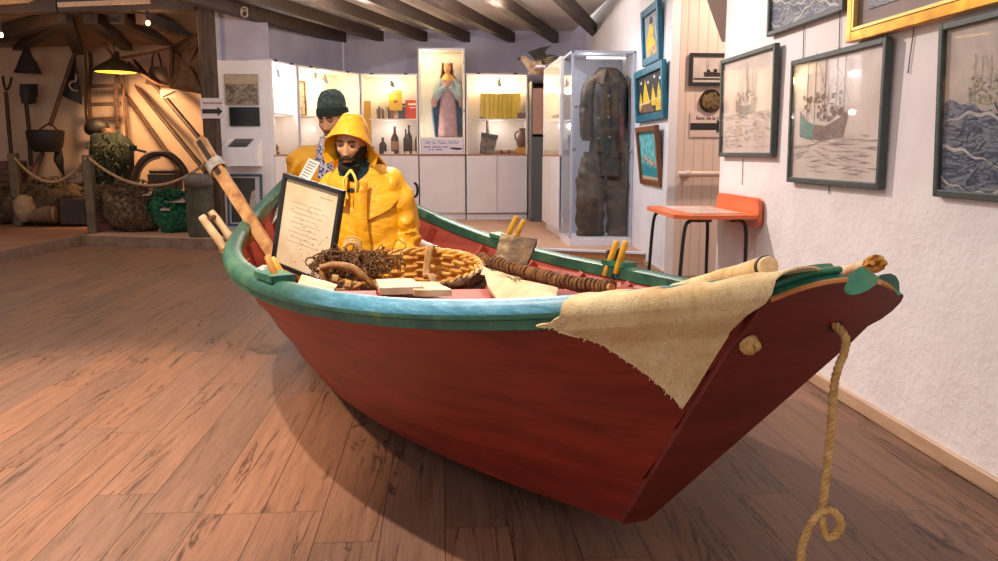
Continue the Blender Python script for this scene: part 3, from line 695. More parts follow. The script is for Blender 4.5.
# line roller hooked on the near rail
def roller():
    Y = 4.05; P = lambda x, y, d=0: at_y(x, y, Y + d)
    rt = thing('line_roller', 'bleached wooden two-pronged line roller propped on the near rail', 'roller', P(228, 248))
    b = MB()
    b.tube(smooth_path([P(201, 216), P(212, 231), P(224, 248)], 5), [.017, .021, .02, .019, .018, .019, .02, .021, .021, .02, .019], 8)
    b.jit(.005, 18); part('prong', b, [PALEW], rt, 50)
    b = MB(); b.tube(smooth_path([P(210, 211, .06), P(222, 226, .06), P(234, 243, .06)], 5), [.017, .021, .02, .019, .018, .019, .02, .021, .021, .02, .019], 8)
    b.jit(.005, 18, 2); part('prong', b, [PALEW], rt, 50)
    b = MB(); b.tube([P(221, 250), P(229, 247, .03), P(237, 240, .06)], [.022, .03, .024], 8); b.ball(P(229, 248, .02), (.04, .03, .03)); b.jit(.006, 18); part('crosspiece', b, [OARW], rt, 50)
    b = MB(); b.tube([P(208, 220), P(216, 216, .06)], .012, 8); part('axle', b, [WICKD], rt)
roller()
# long oar shaft leaning over the bow quarter
def shaft():
    p0, p1 = at_y(289, 280, 3.92), at_y(200, 141, 4.62)
    rt = thing('leaning_oar', 'squared light brown oar loom leaning over the rail towards the bow', 'oar', p0)
    d = (p1 - p0).normalized(); b = MB(); n = 16; rings = []
    for i in range(n + 1):
        q = i / n; c = p0.lerp(p1, q); w = lerp(.025, .034, q); h = .023
        side_ = d.cross(V((0, 1, 0))).normalized(); upv = side_.cross(d)
        rings.append([c + side_ * a * w + upv * e * h for a, e in ((-1, -.9), (-.92, -1), (.92, -1), (1, -.9), (1, .9), (.92, 1), (-.92, 1), (-1, .9))])
    b.loft(rings); b.jit(.003, 12); part('loom', b, [OARW], rt, 40)
    sd = d.cross(V((0, 1, 0))).normalized()
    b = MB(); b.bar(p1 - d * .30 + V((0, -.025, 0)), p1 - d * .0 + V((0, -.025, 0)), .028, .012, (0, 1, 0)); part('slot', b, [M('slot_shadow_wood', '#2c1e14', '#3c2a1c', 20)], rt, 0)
    b = MB(); c = p0.lerp(p1, .80)
    for k in range(7):
        cc = c + d * (.009 * k - .03); b.tube([cc + sd * math.cos(a) * .048 + d.cross(sd) * math.sin(a) * .036 for a in [x * math.pi / 8 for x in range(17)]], .006, 5)
    part('binding', b, [M('grey_cloth_binding', '#9a8e84', '#c9beb4', 30, rough=.9)], rt, 50)
shaft()
# framed chart propped in front of the skipper
def chart():
    TL, TR, BR, BL = V((-.6969, 3.671, 1.0375)), V((-.41, 3.4326, .9684)), V((-.4888, 3.4575, .5552)), V((-.7757, 3.6959, .6243))
    ex, ey = (TR - TL).normalized(), (TL - BL).normalized(); W, H = (TR - TL).length, (TL - BL).length; c = (TL + TR + BL + BR) / 4
    m = frame_mat(c, ex, ey)
    rt = thing('framed_chart', 'aged chart in a thin black frame leaning against the bearded mannequin', 'framed chart', BL.lerp(BR, .5))
    b = MB(); fw = .018
    for sx in (-1, 1): b.box((sx * (W / 2 - fw / 2), 0, 0), (fw, H, .025))
    for sy in (-1, 1): b.box((0, sy * (H / 2 - fw / 2), 0), (W, fw, .025))
    part('frame', b.xf(m), [BLACKW], rt, 0)
    b = MB(); b.box((0, 0, -.004), (W - .02, H - .02, .008)); part('sheet', b.xf(m), [M('aged_chart_paper', '#cdb48c', '#dcc8a6', 4, rough=.8, c3='#e4d3b6')], rt, 0)
    b = MB(); random.seed(5)
    for k in range(70):
        x, y = random.gauss(.04, .07), random.gauss(-.08, .07)
        if abs(x) > W / 2 - .04 or abs(y) > H / 2 - .05: continue
        l = random.uniform(.003, .016); a = random.uniform(-.6, .6); b.box((x, y, .001), (l, .0022, .001), Matrix.Rotation(a, 3, 'Z'))
    for k in range(9): b.box((-.02 + .004 * (k % 3), .10 - .022 * k, .001), (.2 - .05 * (k % 2), .0008, .001))
    for k in range(5): b.box((.06 + .016 * k, .155, .001), (.012, .003, .001))
    o = part('chart_marks', b.xf(m), [M('faded_ink', '#b89c78')], rt, 0); o['kind'] = 'stuff'
chart()
def sheet(name, corners, label, lines=7, curl=.004, cat='paper', mat_=None, th=.002):
    a, b_, c, d = [V(p) for p in corners]   # tl tr br bl
    rt = thing(name, label, cat, (a + b_ + c + d) / 4); n = (b_ - a).cross(d - a).normalized()
    b = MB(); b.grid(lambda u, v: a.lerp(b_, u).lerp(d.lerp(c, u), v) + n * curl * math.sin(3 * u + 2 * v), 8, 10, th); part('leaf', b, [mat_ or PAPERM], rt, 40)
    if n.dot(EYE - a) < 0: n = -n
    b = MB(); ex = (b_ - a).normalized()
    for k in range(lines):
        v = (k + 1) / (lines + 1); p = a.lerp(d, v).lerp(b_.lerp(c, v), .1); q = a.lerp(d, v).lerp(b_.lerp(c, v), .9 - .2 * ((k * 7) % 3) / 3)
        b.bar(p + n * .006, q + n * .006, .0035, .001, up=n)
    part('writing', b, [M('grey_ink', '#6d625c')], rt, 0); return rt
Pd = lambda x, y, d: at_y(x, y, d)
sheet('paper_sheet', [Pd(263, 218, 4.75), Pd(280, 196, 4.85), Pd(288, 203, 4.7), Pd(271, 225, 4.6)], 'printed white sheet lying inside the bow behind the framed chart', 6)
sheet('paper_sheet.001', [Pd(309, 158, 4.3), Pd(320, 163, 4.28), Pd(307, 187, 4.22), Pd(296, 181, 4.25)], 'printed white sheet tucked at the arm of the mannequin in the knit cap', 8)
# crumpled grey-white cloth by the near rail
b = MB(); b.ball(at_y(257, 276, 3.2) + V((.02, 0, -.02)), (.05, .09, .06), 24, 16); b.jit(.03, 16); b.jit(.012, 36)
solo('crumpled_cloth', b, [M('grey_white_cloth', '#8e8680', '#b9b2aa', 16, rough=.9, bump=.6, bscale=40, c3='#5a4a40')], 'crumpled grey-white cloth stuffed inside the near rail below the leaning oar', 'cloth', smooth=60)
b = MB(); b.tube(smooth_path([at_y(408, 238, 4.45), at_y(420, 243, 4.4), at_y(436, 251, 4.3)], 4), .028, 10); b.jit(.012, 20)
solo('white_cloth_roll', b, [PAPERM], 'rolled white cloth lying along the far side beside the yellow sleeve', 'cloth', smooth=60)
# wicker basket
def basket():
    c = V((-.155, 3.46, .468)); RX, RY, D = .325, .27, .17; tilt = Matrix.Translation(c) @ Matrix.Rotation(.16, 4, 'X') @ Matrix.Rotation(-.02, 4, 'Y')
    rt = thing('wicker_basket', 'wide golden wicker fish basket lying across the middle of the dory', 'basket', c)
    def P(a, q, o=0):  # q 0 bottom..1 rim
        k = .68 + .32 * q ** .7
        return V(((RX * k + o) * math.cos(a), (RY * k + o) * math.sin(a), D * q))
    NS = 30
    for k in range(NS):
        a = 2 * math.pi * k / NS; b = MB(); b.tube([tilt @ P(a, q / 5, 0) for q in range(6)], .007, 5); part('stake', b, [WICK], rt, 50)
    b = MB()
    for r in range(9):
        q = .06 + .86 * r / 8
        b.tube([tilt @ P(2 * math.pi * i / 120, q + .012 * math.sin(i * .4 + r), .009 * (1 if ((i * NS // 120) + r) % 2 else -1)) for i in range(121)], .0085 + .002 * (r % 3), 5)
    part('weave', b, [WICK], rt, 50)
    b = MB(); b.grid(lambda u, v: tilt @ (P(2 * math.pi * u, 0) * v), 40, 6); part('floor', b, [WICKD], rt, 40)
    b = MB()
    for j in (0, 1, 2):
        b.tube([tilt @ (P(2 * math.pi * i / 140, 1.0, .010 * math.cos(i * .55 + j * 2.1)) + V((0, 0, .010 * math.sin(i * .55 + j * 2.1)))) for i in range(141)], .010, 6)
    part('rim', b, [WICK], rt, 50)
    b = MB()
    for j in (0, 1):
        b.tube(smooth_path([tilt @ (P(1.25, .98, .02) + V((.012 * j, 0, .012))), tilt @ (P(1.2, 1.0, -.06) + V((.012 * j, 0, .025))), tilt @ V((.08 + .012 * j, .05, .12)), tilt @ (P(-1.15, .9, -.05) + V((.012 * j, 0, .04))), tilt @ P(-1.2, .98, .02)], 6), .011, 7)
    part('handle', b, [M('tan_wicker', '#8a5e2c', '#a87a40', 30, rough=.6, bump=.4)], rt, 50)
    # dark wrapped stretch of the rim nearest the rail
    b = MB(); b.tube([tilt @ (P(-2.7 + 2.75 * i / 50, .93, .012) + V((0, 0, .002))) for i in range(51)], .022, 8); b.tube([tilt @ (P(-1.2 + 1.4 * i / 30, .62, .02)) for i in range(31)], .04, 8, flat=.6); b.jit(.012, 34); part('rim_wrap', b, [WICKD], rt, 50)
    for k, a in enumerate((-2.15, -1.75, -1.35)):
        b = MB(); p = P(a, .93, .012); b.lathe([(.0, -.013), (.024, -.012), (.025, .012), (0, .013)], tilt @ p + V((0, 0, .006)), 10, rot=Matrix.Rotation(math.pi / 2, 3, 'Y')); part('binding', b, [ROPEM], rt, 40)
basket()
# tangle of longline and its wooden bow
def tangle():
    b = MB(); random.seed(3); c0 = at_y(350, 264, 3.3)
    for k in range(150):
        c = c0 + V((random.gauss(.02, .075), random.gauss(0, .05), random.gauss(-.005, .024))); n = V((random.gauss(0, 1), random.gauss(0, 1), random.gauss(0, 1))).normalized(); a = n.orthogonal().normalized(); d = n.cross(a); r = random.uniform(.015, .055)
        b.tube([c + (a * math.cos(x) * r + d * math.sin(x) * r * .6) + mnoise.noise_vector(c * 9 + V((x, 0, k))) * .03 for x in [i * .42 for i in range(16)]], random.uniform(.0018, .0034), 4)
    for k in range(10):
        c = at_y(random.uniform(318, 345), random.uniform(252, 268), 3.3); b.tube([c + V((math.cos(x) * .05 - .02, 0, math.sin(x) * .018)) + mnoise.noise_vector(V((x, k, 2))) * .02 for x in [i * .5 for i in range(13)]], .004, 4)
    solo('longline_tangle', b, [NETB], 'tangled heap of brown fishing line and net left of the wicker basket', 'fishing line', kind='stuff', smooth=60)
    b = MB(); P = lambda x, y, d=3.16: at_y(x, y, d)
    b.tube(smooth_path([P(320, 268), P(334, 265), P(352, 268), P(366, 279), P(382, 292)], 5), [.014] * 6 + [.016] * 9 + [.013] * 6, 8); b.jit(.004, 25)
    rt = thing('wooden_bow', 'bent wooden bow of a hand line frame on the brown tangle', 'line frame', P(350, 275)); part('bow', b, [M('bow_wood', '#8a5c2e', '#b4844c', 16, rough=.6, bump=.4)], rt, 50)
    b = MB(); b.tube(smooth_path([P(321, 269), P(325, 282), P(334, 290), P(350, 289), P(362, 283)], 5), .009, 7); b.jit(.004, 25); part('stretcher', b, [OARW], rt, 50)
    b = MB(); b.tube([P(346, 283), P(351, 284)], .016, 8); b.tube([P(333, 276), P(337, 279)], .016, 8)
    for k, (x, y) in enumerate(((348, 284), (335, 278))):
        b = MB(); b.tube([P(x - 3, y), P(x + 3, y + 1)], .016, 9); part('binding', b, [ROPEM], rt, 40)
    b = MB(); 
    for j in range(3): b.tube([at_y(352, 251, 3.42) + V((math.cos(a) * .035, .012 * j, math.sin(a) * .035 + .01 * j)) for a in [k * .35 for k in range(15)]], .008, 6)
    solo('rope_coil', b, [ROPEM], 'small coil of light rope resting at the top of the tangle', 'rope', smooth=50)
tangle()
def board(name, corners, th, mats, label, cat, jit=.003, px=True):
    a, b_, c, d = [V(p) for p in corners]; n = (b_ - a).cross(d - a).normalized()
    m = MB(); m.grid(lambda u, v: a.lerp(b_, u).lerp(d.lerp(c, u), v), 8, 8, th); m.jit(jit, 20); return solo(name, m, mats, label, cat, smooth=30)
board('weathered_board', [at_y(501, 234, 3.95), at_y(537, 239, 3.9), at_y(518, 286, 3.62), at_y(488, 278, 3.68)], -.035, [OLDW], 'weathered flaking wooden board standing tilted against the far rail', 'board')
# rope-wound oar loom
b = MB(); pts = [at_y(480, 258, 3.55), at_y(520, 270, 3.2), at_y(560, 281, 2.95), at_y(612, 288, 2.7)]
rt = thing('rope_wound_loom', 'long pole wound with brown rope lying along the boat beside the basket', 'pole', pts[0]); b.tube(pts, .017, 8); part('pole', b, [OARW], rt)
b = MB(); P = smooth_path(pts, 20)
d = [(P[i + 1] - P[i]).normalized() for i in range(len(P) - 1)]; hel = []
n = 600
for i in range(n):
    q = i / n * (len(P) - 2); k = int(q); c = P[k].lerp(P[k + 1], q - k); a = V((0, 0, 1)); s_ = d[k].cross(a).normalized(); a = s_.cross(d[k]); w = i * .42; hel.append(c + (a * math.cos(w) + s_ * math.sin(w)) * .021 + mnoise.noise_vector(c * 20) * .006)
b.tube(hel, .0085, 5); part('winding', b, [TARR], rt, 60)
# folded white canvas
b = MB(); cs_ = [at_y(482, 268, 3.25), at_y(520, 280, 3.0), at_y(558, 290, 2.72), at_y(556, 297, 2.5), at_y(500, 300, 2.62), at_y(488, 286, 2.9)]
c = sum(cs_, V()) / 6
b.grid(lambda u, v: c + (cs_[int(u * 6) % 6].lerp(cs_[(int(u * 6) + 1) % 6], (u * 6) % 1) - c) * v + V((0, 0, .02 * (1 - v * v) + .008 * math.sin(9 * u + 5 * v))), 36, 8, .02)
solo('folded_canvas', b, [M('clean_canvas', '#bfa87e', '#d3c09a', 8, rough=.9, bump=.4, bscale=40)], 'folded off-white canvas lying beside the rope-wound pole', 'canvas', smooth=50)
# short boards along the near rail
board('short_board', [at_y(376, 285, 2.95), at_y(412, 284, 2.95), at_y(424, 293, 2.6), at_y(380, 295, 2.6)], .022, [M('whitewashed_wood', '#b7a283', '#cbb99c', 8, rough=.7, bump=.3)], 'short whitewashed board in front of the basket', 'board')
board('short_board.001', [at_y(408, 287, 2.9), at_y(436, 287, 2.9), at_y(452, 296, 2.55), at_y(414, 296, 2.55)], .02, [PALEW], 'short tan board to the right of the whitewashed one', 'board')
board('short_board.002', [at_y(300, 280, 3.0), at_y(336, 290, 3.0), at_y(330, 300, 2.7), at_y(296, 291, 2.75)], .022, [PALEW], 'short tan board below the framed chart by the near rail', 'board')
b = MB(); b.tube([at_y(411, 190, 4.75) + V((.018 * math.cos(a) + .02, 0, .04 * math.sin(a))) for a in [math.pi * .55 - k * .3 for k in range(14)]], .0075, 7)
solo('iron_hook', b, [M('black_iron', '#1c1b1e', rough=.4, metal=.6)], 'dark curved iron hook hanging behind the yellow sleeve', 'hook')
# ------------------------------------------------------------------ the two mannequins in the dory
SKIN = M('mannequin_skin', '#c68f66', '#d6a379', 8, rough=.5, bump=.05, bscale=60)
BEARD = M('dark_beard', '#1c130e', '#33241a', 60, rough=.9, bump=.8, bscale=160)
LIP = M('lip_paint', '#8a4a3c', rough=.5)
EYEW = M('shaded_eye_white', '#8a7a6e', rough=.4); IRIS = M('dark_iris', '#2a1a12', rough=.3)  # eye whites darkened, putting the socket shade into the colour
def oilskin(name, a, b_, c):
    t = NT(name); co = t.coord(); t.p.inputs['Roughness'].default_value = .42; t.p.inputs['Specular IOR Level'].default_value = .45
    n = t.noise(co, 6, 5, .6); r = t.ramp(n, 0, [(.3, lin(a)), (.5, lin(b_)), (.72, lin(c))]); t.l(r, 0, t.p, 'Base Color')
    w = t.noise(t.coord((1, 1, 1.8), rot=(.3, .5, .2)), 7, 3, .5, 1.4); w2 = t.noise(co, 40, 3); h = t.math('MULTIPLY_ADD', (w2, 0), .12, (w, 0)); t.bump(h, 0, .42, .03); return t.mat
OIL = oilskin('yellow_oilskin', '#cf8a0c', '#e8a812', '#f0b822')
OILD = oilskin('ochre_oilskin', '#c4830d', '#d89812', '#e2a81c')
TEAL = M('dark_teal_wool', '#12262c', '#1e3a40', 60, rough=.95, bump=.6, bscale=180)
def knit_material():
    t = NT('grey_green_knit'); co = t.coord(); t.p.inputs['Roughness'].default_value = .95
    n = t.noise(co, 40, 4); r = t.ramp(n, 0, [(.3, lin('#33443f')), (.5, lin('#4a5d59')), (.7, lin('#6c7c76'))]); t.l(r, 0, t.p, 'Base Color')
    w = t.n('ShaderNodeTexWave'); w.inputs['Scale'].default_value = 55; w.inputs['Distortion'].default_value = 1.5; t.l(t.coord((1, 1, .0)), 0, w, 0); t.bump(w, 'Fac', .6, .006); return t.mat
KNIT = knit_material()
def scarf_material():
    t = NT('blue_patterned_scarf'); co = t.coord((1, 1, 1)); t.p.inputs['Roughness'].default_value = .9
    v = t.n('ShaderNodeTexVoronoi'); v.inputs['Scale'].default_value = 70; t.l(co, 0, v, 0)
    r = t.ramp(v, 0, [(.30, lin('#2c3152')), (.42, lin('#56597c')), (.6, lin('#b9b4c4'))]); t.l(r, 0, t.p, 'Base Color'); return t.mat
SCARF = scarf_material()
def face_fn(x, z):
    """forward displacement of a face at sideways x and height z (metres, head centre at 0)"""
    g = lambda cx, cz, sx, sz: math.exp(-((x - cx) / sx) ** 2 - ((z - cz) / sz) ** 2)
    ax = abs(x); d = 0
    k = max(0, min(1, (.018 - z) / .055))                        # nose grows downwards
    if z > -.052: d += (.008 + .020 * k) * math.exp(-(x / (.008 + .006 * k)) ** 2) * (1 if z > -.036 else max(0, 1 - (-.036 - z) / .014)) * (1 if z < .03 else max(0, 1 - (z - .03) / .02))
    d += .008 * math.exp(-((ax - .012) / .007) ** 2 - ((z + .036) / .009) ** 2)
    d += .009 * math.exp(-((ax - .030) / .022) ** 2 - ((z - .030) / .009) ** 2)
    d -= .013 * math.exp(-((ax - .031) / .015) ** 2 - ((z - .010) / .011) ** 2)
    d += .006 * math.exp(-((ax - .046) / .018) ** 2 - ((z + .018) / .018) ** 2)
    d -= .006 * math.exp(-((ax - .052) / .014) ** 2 - ((z + .058) / .025) ** 2)
    d += .006 * g(0, -.062, .022, .006) + .007 * g(0, -.076, .018, .006) - .003 * g(0, -.069, .022, .003)
    d += .011 * g(0, -.102, .020, .014) - .004 * g(0, -.087, .02, .006)
    return d
def head_mb(off=0.0, keep=None, nu=84, nv=72):
    """a head looking along -Y, its centre between the ears at the origin"""
    b = MB(); idx = {}; vs = []
    for i in range(nv + 1):
        th = math.pi * i / nv - math.pi / 2
        for j in range(nu):
            ph = 2 * math.pi * j / nu
            x, y, z = math.cos(th) * math.cos(ph), math.cos(th) * math.sin(ph), math.sin(th)
            X, Y, Z = x * .075, y * .094, z * (.118 if z < 0 else .112)
            if Z < -.02:
                q = min(1, (-.02 - Z) / .09); X *= 1 - .34 * q ** 1.2; Y = Y * (1 - .12 * q) - (.006 * q if y < 0 else -.0 * q)
                if y > 0: Y *= 1 - .35 * q
            if y < 0: Y = Y * (1 - .10 * (1 - abs(x)) ** 2); Y -= face_fn(X, Z) * max(0, -y) ** .5
            if y > .2 and Z > 0: Y *= 1.06
            n = V((x / .075, y / .094, z / .115)).normalized(); vs.append(V((X, Y, Z)) + n * off)
    b.v = vs
    for i in range(nv):
        for j in range(nu):
            k = (j + 1) % nu; f = (i * nu + j, i * nu + k, (i + 1) * nu + k, (i + 1) * nu + j)
            c = sum((vs[q] for q in f), V()) / 4
            if keep is None or keep(c): b.f.append(f); b.m.append(0)
    return b
def ears(b):
    for s in (-1, 1):
        b.ball((s * .077, .012, -.005), (.010, .020, .032), 10, 8, Matrix.Rotation(s * .25, 3, 'Z'))
def in_beard(c, low=-.034):
    ax = abs(c.x)
    if c.y > .03: return False
    if ax < .021 and -.078 < c.z < -.061: return False      # mouth
    edge = -.050 if ax < .03 else lerp(-.050, .0, min(1, (ax - .03) / .035))
    return c.z < edge
def hand_mb(M4, curl=.5, s=1):
    """a left/right hand: palm in the XZ plane, fingers along -Z, thumb on the side s"""
    out = MB(); b = MB(); b.ball((0, 0, -.045), (.040, .016, .050), 14, 10); b.tube([(0, 0, .03), (0, 0, 0), (0, 0, -.03)], [.026, .026, .03], 10, flat=.75)
    out.add(b.v, b.f)
    for k, (x, l) in enumerate(((-.030, .060), (-.010, .074), (.010, .080), (.030, .070))):
        x *= -s; p = V((x, 0, -.075)); pts = [p + V((0, 0, .03)), p]; a = .15
        for q in (.45, .32, .23):
            a += curl * .9; p = p + V((0, -math.sin(a), -math.cos(a))) * l * q; pts.append(p)
        out.tube(pts, [.0095, .0098, .009, .0082, .006], 8)
    p = V((s * .030, 0, -.022)); pts = [V((s * .015, 0, -.005)), p, p + V((s * .022, -.014, -.026)), p + V((s * .026, -.030, -.048))]
    out.tube(pts, [.013, .0125, .0108, .0075], 8); out.xf(M4); return out
def fold_tube(b, pts, rs, n=22, folds=(), seed=0, amp=.012):
    """sleeve or leg with soft creases, denser at the given fractions"""
    P = smooth_path(pts, 12); N = len(P) - 1; m = len(rs) - 1; rings = []; a = None
    for i, p in enumerate(P):
        t = (P[min(i + 1, N)] - P[max(i - 1, 0)]).normalized(); u = V((0, 0, 1)) if a is None and abs(t.z) < .9 else (a or V((1, 0, 0))); a = (u - t * u.dot(t)).normalized(); c = t.cross(a)
        q = i / N * m; k = min(int(q), m - 1); r = lerp(rs[k], rs[k + 1], q - k); f = i / N; e = .35 + sum(math.exp(-((f - x) / .11) ** 2) for x in folds)
        rings.append([p + (a * math.cos(w) + c * math.sin(w)) * (r + amp * e * mnoise.noise(V((math.cos(w) * 1.4 + seed, math.sin(w) * 1.4, f * 13 + .9 * math.sin(w + seed))))) for w in [2 * math.pi * k2 / n for k2 in range(n)]])
    b.loft(rings); return rings
def look(c, yaw, pitch=0, roll=0):
    """matrix that puts a head at c; yaw>0 turns to the viewer's left"""
    return Matrix.Translation(c) @ Matrix.Rotation(-yaw, 4, 'Z') @ Matrix.Rotation(pitch, 4, 'X') @ Matrix.Rotation(roll, 4, 'Y')
def eyes_brows(rt, m, closed=False):
    for s in (-1, 1):
        b = MB(); b.ball((s * .031, -.0765, .006), (.012, .008, .0052), 14, 10); e = part('eye', b.xf(m), [EYEW], rt, 60)
        b = MB(); b.ball((s * .031 - .002, -.0825, .0045), (.0068, .004, .0048), 10, 8); part('iris', b.xf(m), [IRIS], e, 60)
        b = MB(); b.tube([m @ V((s * .012, -.094, .026)), m @ V((s * .028, -.094, .032)), m @ V((s * .048, -.080, .027))], [.005, .0062, .003], 7); part('eyebrow', b, [BEARD], rt, 60)
def body_core(hip, chest, neck, yaw):
    b = MB(); ax = Matrix.Rotation(-yaw, 3, 'Z'); return b
def seat_on(u, v): return bw(u, v, 0)
def skipper():
    hip = V((-.325, 4.06, .47)); rt = thing('mannequin', 'bearded mannequin in yellow oilskins and hood seated behind the framed chart', 'mannequin', (hip.x, hip.y, .10))
    HC = V((-.428, 3.955, 1.168)); yaw = .24; m = look(HC, yaw, .20, .06) @ Matrix.Scale(.97, 4)
    nk = V((-.395, 4.03, 1.03)); ch = V((-.37, 4.05, .86))
    b = head_mb(); b.xf(m); ears_b = MB(); ears(ears_b); ears_b.xf(m); b.add(ears_b.v, ears_b.f)
    b.tube([m @ V((0, .02, -.07)), nk, ch], [.055, .058, .075], 14)
    # hands come out of the cuffs and rest on the knees
    kn = [V((-.47, 3.72, .58)), V((-.20, 3.74, .46))]
    wr = [V((-.52, 3.83, .655)), V((-.20, 3.87, .60))]
    for k in (0, 1):
        dr = (kn[k] - wr[k]).normalized(); h = hand_mb(Matrix.Identity(4), .45, 1 if k == 0 else -1)
        z = -dr; x = (V((1, 0, 0)) - z * z.x).normalized(); y = z.cross(x); mm = Matrix((x, y, z)).transposed().to_4x4(); mm.translation = wr[k] + dr * .03; part('hand', h.xf(mm), [SKIN], rt, 60)
    part('body', b, [SKIN], rt, 60)
    eyes_brows(rt, m)
    b = head_mb(.004, in_beard); 
    for p in range(len(b.v)): b.v[p] = b.v[p] + mnoise.noise_vector(b.v[p] * 90) * .004
    g = MB(); g.add(b.v, b.f); g.tube([V((-.040, -.083, -.062)), V((-.018, -.101, -.052)), V((0, -.106, -.050)), V((.018, -.101, -.052)), V((.040, -.083, -.062))], [.004, .0065, .005, .0065, .004], 8)
    for a in range(9):
        w = (a - 4) / 4; g.ball((w * .042, -.078 + .026 * w * w, -.106 - .006 * (1 - w * w)), (.014, .016, .020), 8, 6)
    part('beard', g.xf(m), [BEARD], rt, 60)
    b = MB(); b.ball((0, -.098, -.0675), (.017, .006, .0055), 12, 8); part('mouth', b.xf(m), [LIP], rt, 60)
    # jersey collar
    b = MB(); b.tube([m @ V((0, .03, -.075)), m @ V((0, .012, -.115)), nk + V((.005, -.0, -.015)), nk + V((.01, .0, -.09))], [.070, .086, .105, .12], 20); b.jit(.012, 14); part('jersey_collar', b, [TEAL], rt, 60)
    # jacket: torso and sleeves fused, then creased
    ax = Matrix.Rotation(-.22, 3, 'Z')
    def ring(c, rx, ry, n=26): return [c + ax @ V((rx * math.cos(2 * math.pi * k / n), ry * math.sin(2 * math.pi * k / n), 0)) for k in range(n)]
    b = MB(); b.loft([ring(V((-.345, 4.05, .44)), .205, .19), ring(V((-.345, 4.04, .52)), .208, .195), ring(V((-.35, 4.03, .64)), .195, .172), ring(V((-.355, 4.03, .78)), .19, .15), ring(V((-.365, 4.04, .90)), .19, .135), ring(V((-.375, 4.04, .985)), .165, .115), ring(V((-.39, 4.04, 1.035)), .115, .095), ring(V((-.395, 4.035, 1.06)), .09, .085)])
    shL, shR = V((-.232, 4.00, .965)), V((-.545, 4.09, .955))
    fold_tube(b, [V((-.46, 4.05, .965)), shR, V((-.60, 4.10, .80)), V((-.62, 4.03, .70)), V((-.58, 3.92, .655)), wr[0]], [.072, .074, .068, .062, .056, .052], 20, (.3, .6, .8), 5, .02)
    b = melt(b, .011, 4)
    for i, p in enumerate(b.v):   # drag folds fanning from the armpits and waist
        f = mnoise.noise(V((p.x * 5 + p.z * 4, p.y * 3, p.z * 11 - p.x * 6))); g2 = mnoise.noise(V((p.x * 13, p.y * 13, p.z * 24 + p.x * 9)))
        q = (p - V((-.36, 4.04, p.z))); q.z = 0
        b.v[i] = p + (q.normalized() if q.length > .01 else V()) * (.009 * f + .005 * (1 - abs(g2) * 2))
    part('oilskin_jacket', b, [OIL], rt, 70)
    b = MB(); fold_tube(b, [V((-.32, 4.03, .965)), shL, V((-.178, 3.975, .80)), V((-.172, 3.95, .705)), V((-.19, 3.88, .625)), wr[1]], [.072, .074, .068, .062, .056, .052], 20, (.25, .55, .8), 2, .026); part('sleeve', b, [OIL], rt, 70)
    # cape collar in two flaps over the shoulders
    def flap(a0, a1, zf, name):
        def fn(u, v):
            a = lerp(a0, a1, u); rx, ry = lerp(.095, .215, v ** .8), lerp(.08, .165, v); z = lerp(1.07, zf(u), v ** 1.3)
            p = V((-.392 + .02 * v, 4.035, z)) + ax @ V((rx * math.cos(a), ry * math.sin(a), 0))
            return p + V((0, 0, .012 * mnoise.noise(V((a * 3, v * 3, 1))) - .008 * math.sin(a * 4) * v))
        b = MB(); b.grid(fn, 36, 14, -.009); part(name, b, [OIL], rt, 60)
    D = math.pi
    flap(-D * .46, D * .48, lambda u: lerp(.80, .93, min(1, u * 2.2)) if u < .45 else .93, 'collar_flap')
    flap(-D * .58, -D * 1.52, lambda u: lerp(.86, .93, min(1, u * 3)), 'collar_flap')
    # shoulder strap edge, lace, front closure
    b = MB(); b.grid(lambda u, v: V((-.385 + .012 * u - .045 * v + .07 * v * v + lerp(-.02, .02, u), 3.895 - .045 * math.sin(v * 2.2) - .012 * math.sin(u * D), lerp(.985, .60, v))), 5, 16, .008); part('front_placket', b, [OIL], rt, 60)
    for s in (-1, 1):
        b = MB(); b.tube(smooth_path([V((-.43, 3.885, 1.045)), V((-.43 + .018 * s, 3.865, 1.02)), V((-.432 + .03 * s, 3.86, .985)), V((-.425 + .02 * s, 3.865, .93 + .02 * s))], 5), .0065, 6); part('lace', b, [M('pale_yellow_lace', '#e8d468', rough=.6)], rt, 60)
    # hood: deep sou'wester with a flaring brim around the face
    def hood(u, v):
        a = lerp(-.42, math.pi + .42, u); sa, ca = math.sin(a), math.cos(a)
        fl = max(0, (v - .5) / .5); k = math.sqrt(max(.0, 1 - max(0, (.46 - v) / .47) ** 2))
        y = lerp(.118, -.118, v) + (.085 * fl * (1 - max(0, sa)) ** 1.2); top = lerp(.155, .072, fl ** 1.3)
        zc = -.01 - .02 * fl; x = (.090 * k + .040 * fl ** 1.5) * ca * (1 if sa > 0 else 1 + .1 * fl)
        z = zc + (top - zc) * (.25 + .75 * k) * sa ** .85 if sa > 0 else zc + .17 * sa
        return m @ (V((x, y, z)) + V((0, 0, .005 * mnoise.noise(V((a * 2.2, y * 25, 4))) + .003 * math.sin(a * 7) * (1 - fl))))
    b = MB(); b.grid(hood, 44, 30, .006); part('hood', b, [OIL], rt, 60)
    b = MB(); b.grid(lambda u, v: m @ V((lerp(.10, .15, v) * math.cos(lerp(-.25, math.pi + .25, u)), lerp(.06, .12, v) + .03 * math.sin(lerp(0, math.pi, u)), lerp(-.05, -.15, v))), 24, 8, .006); part('neck_flap', b, [OIL], rt, 60)
    b = MB(); b.tube([m @ V((-.012, .012, .147)), m @ V((.012, .014, .150)), m @ V((.03, .012, .143))], [.006, .008, .005], 8); part('hood_loop', b, [PAPERM], rt, 60)
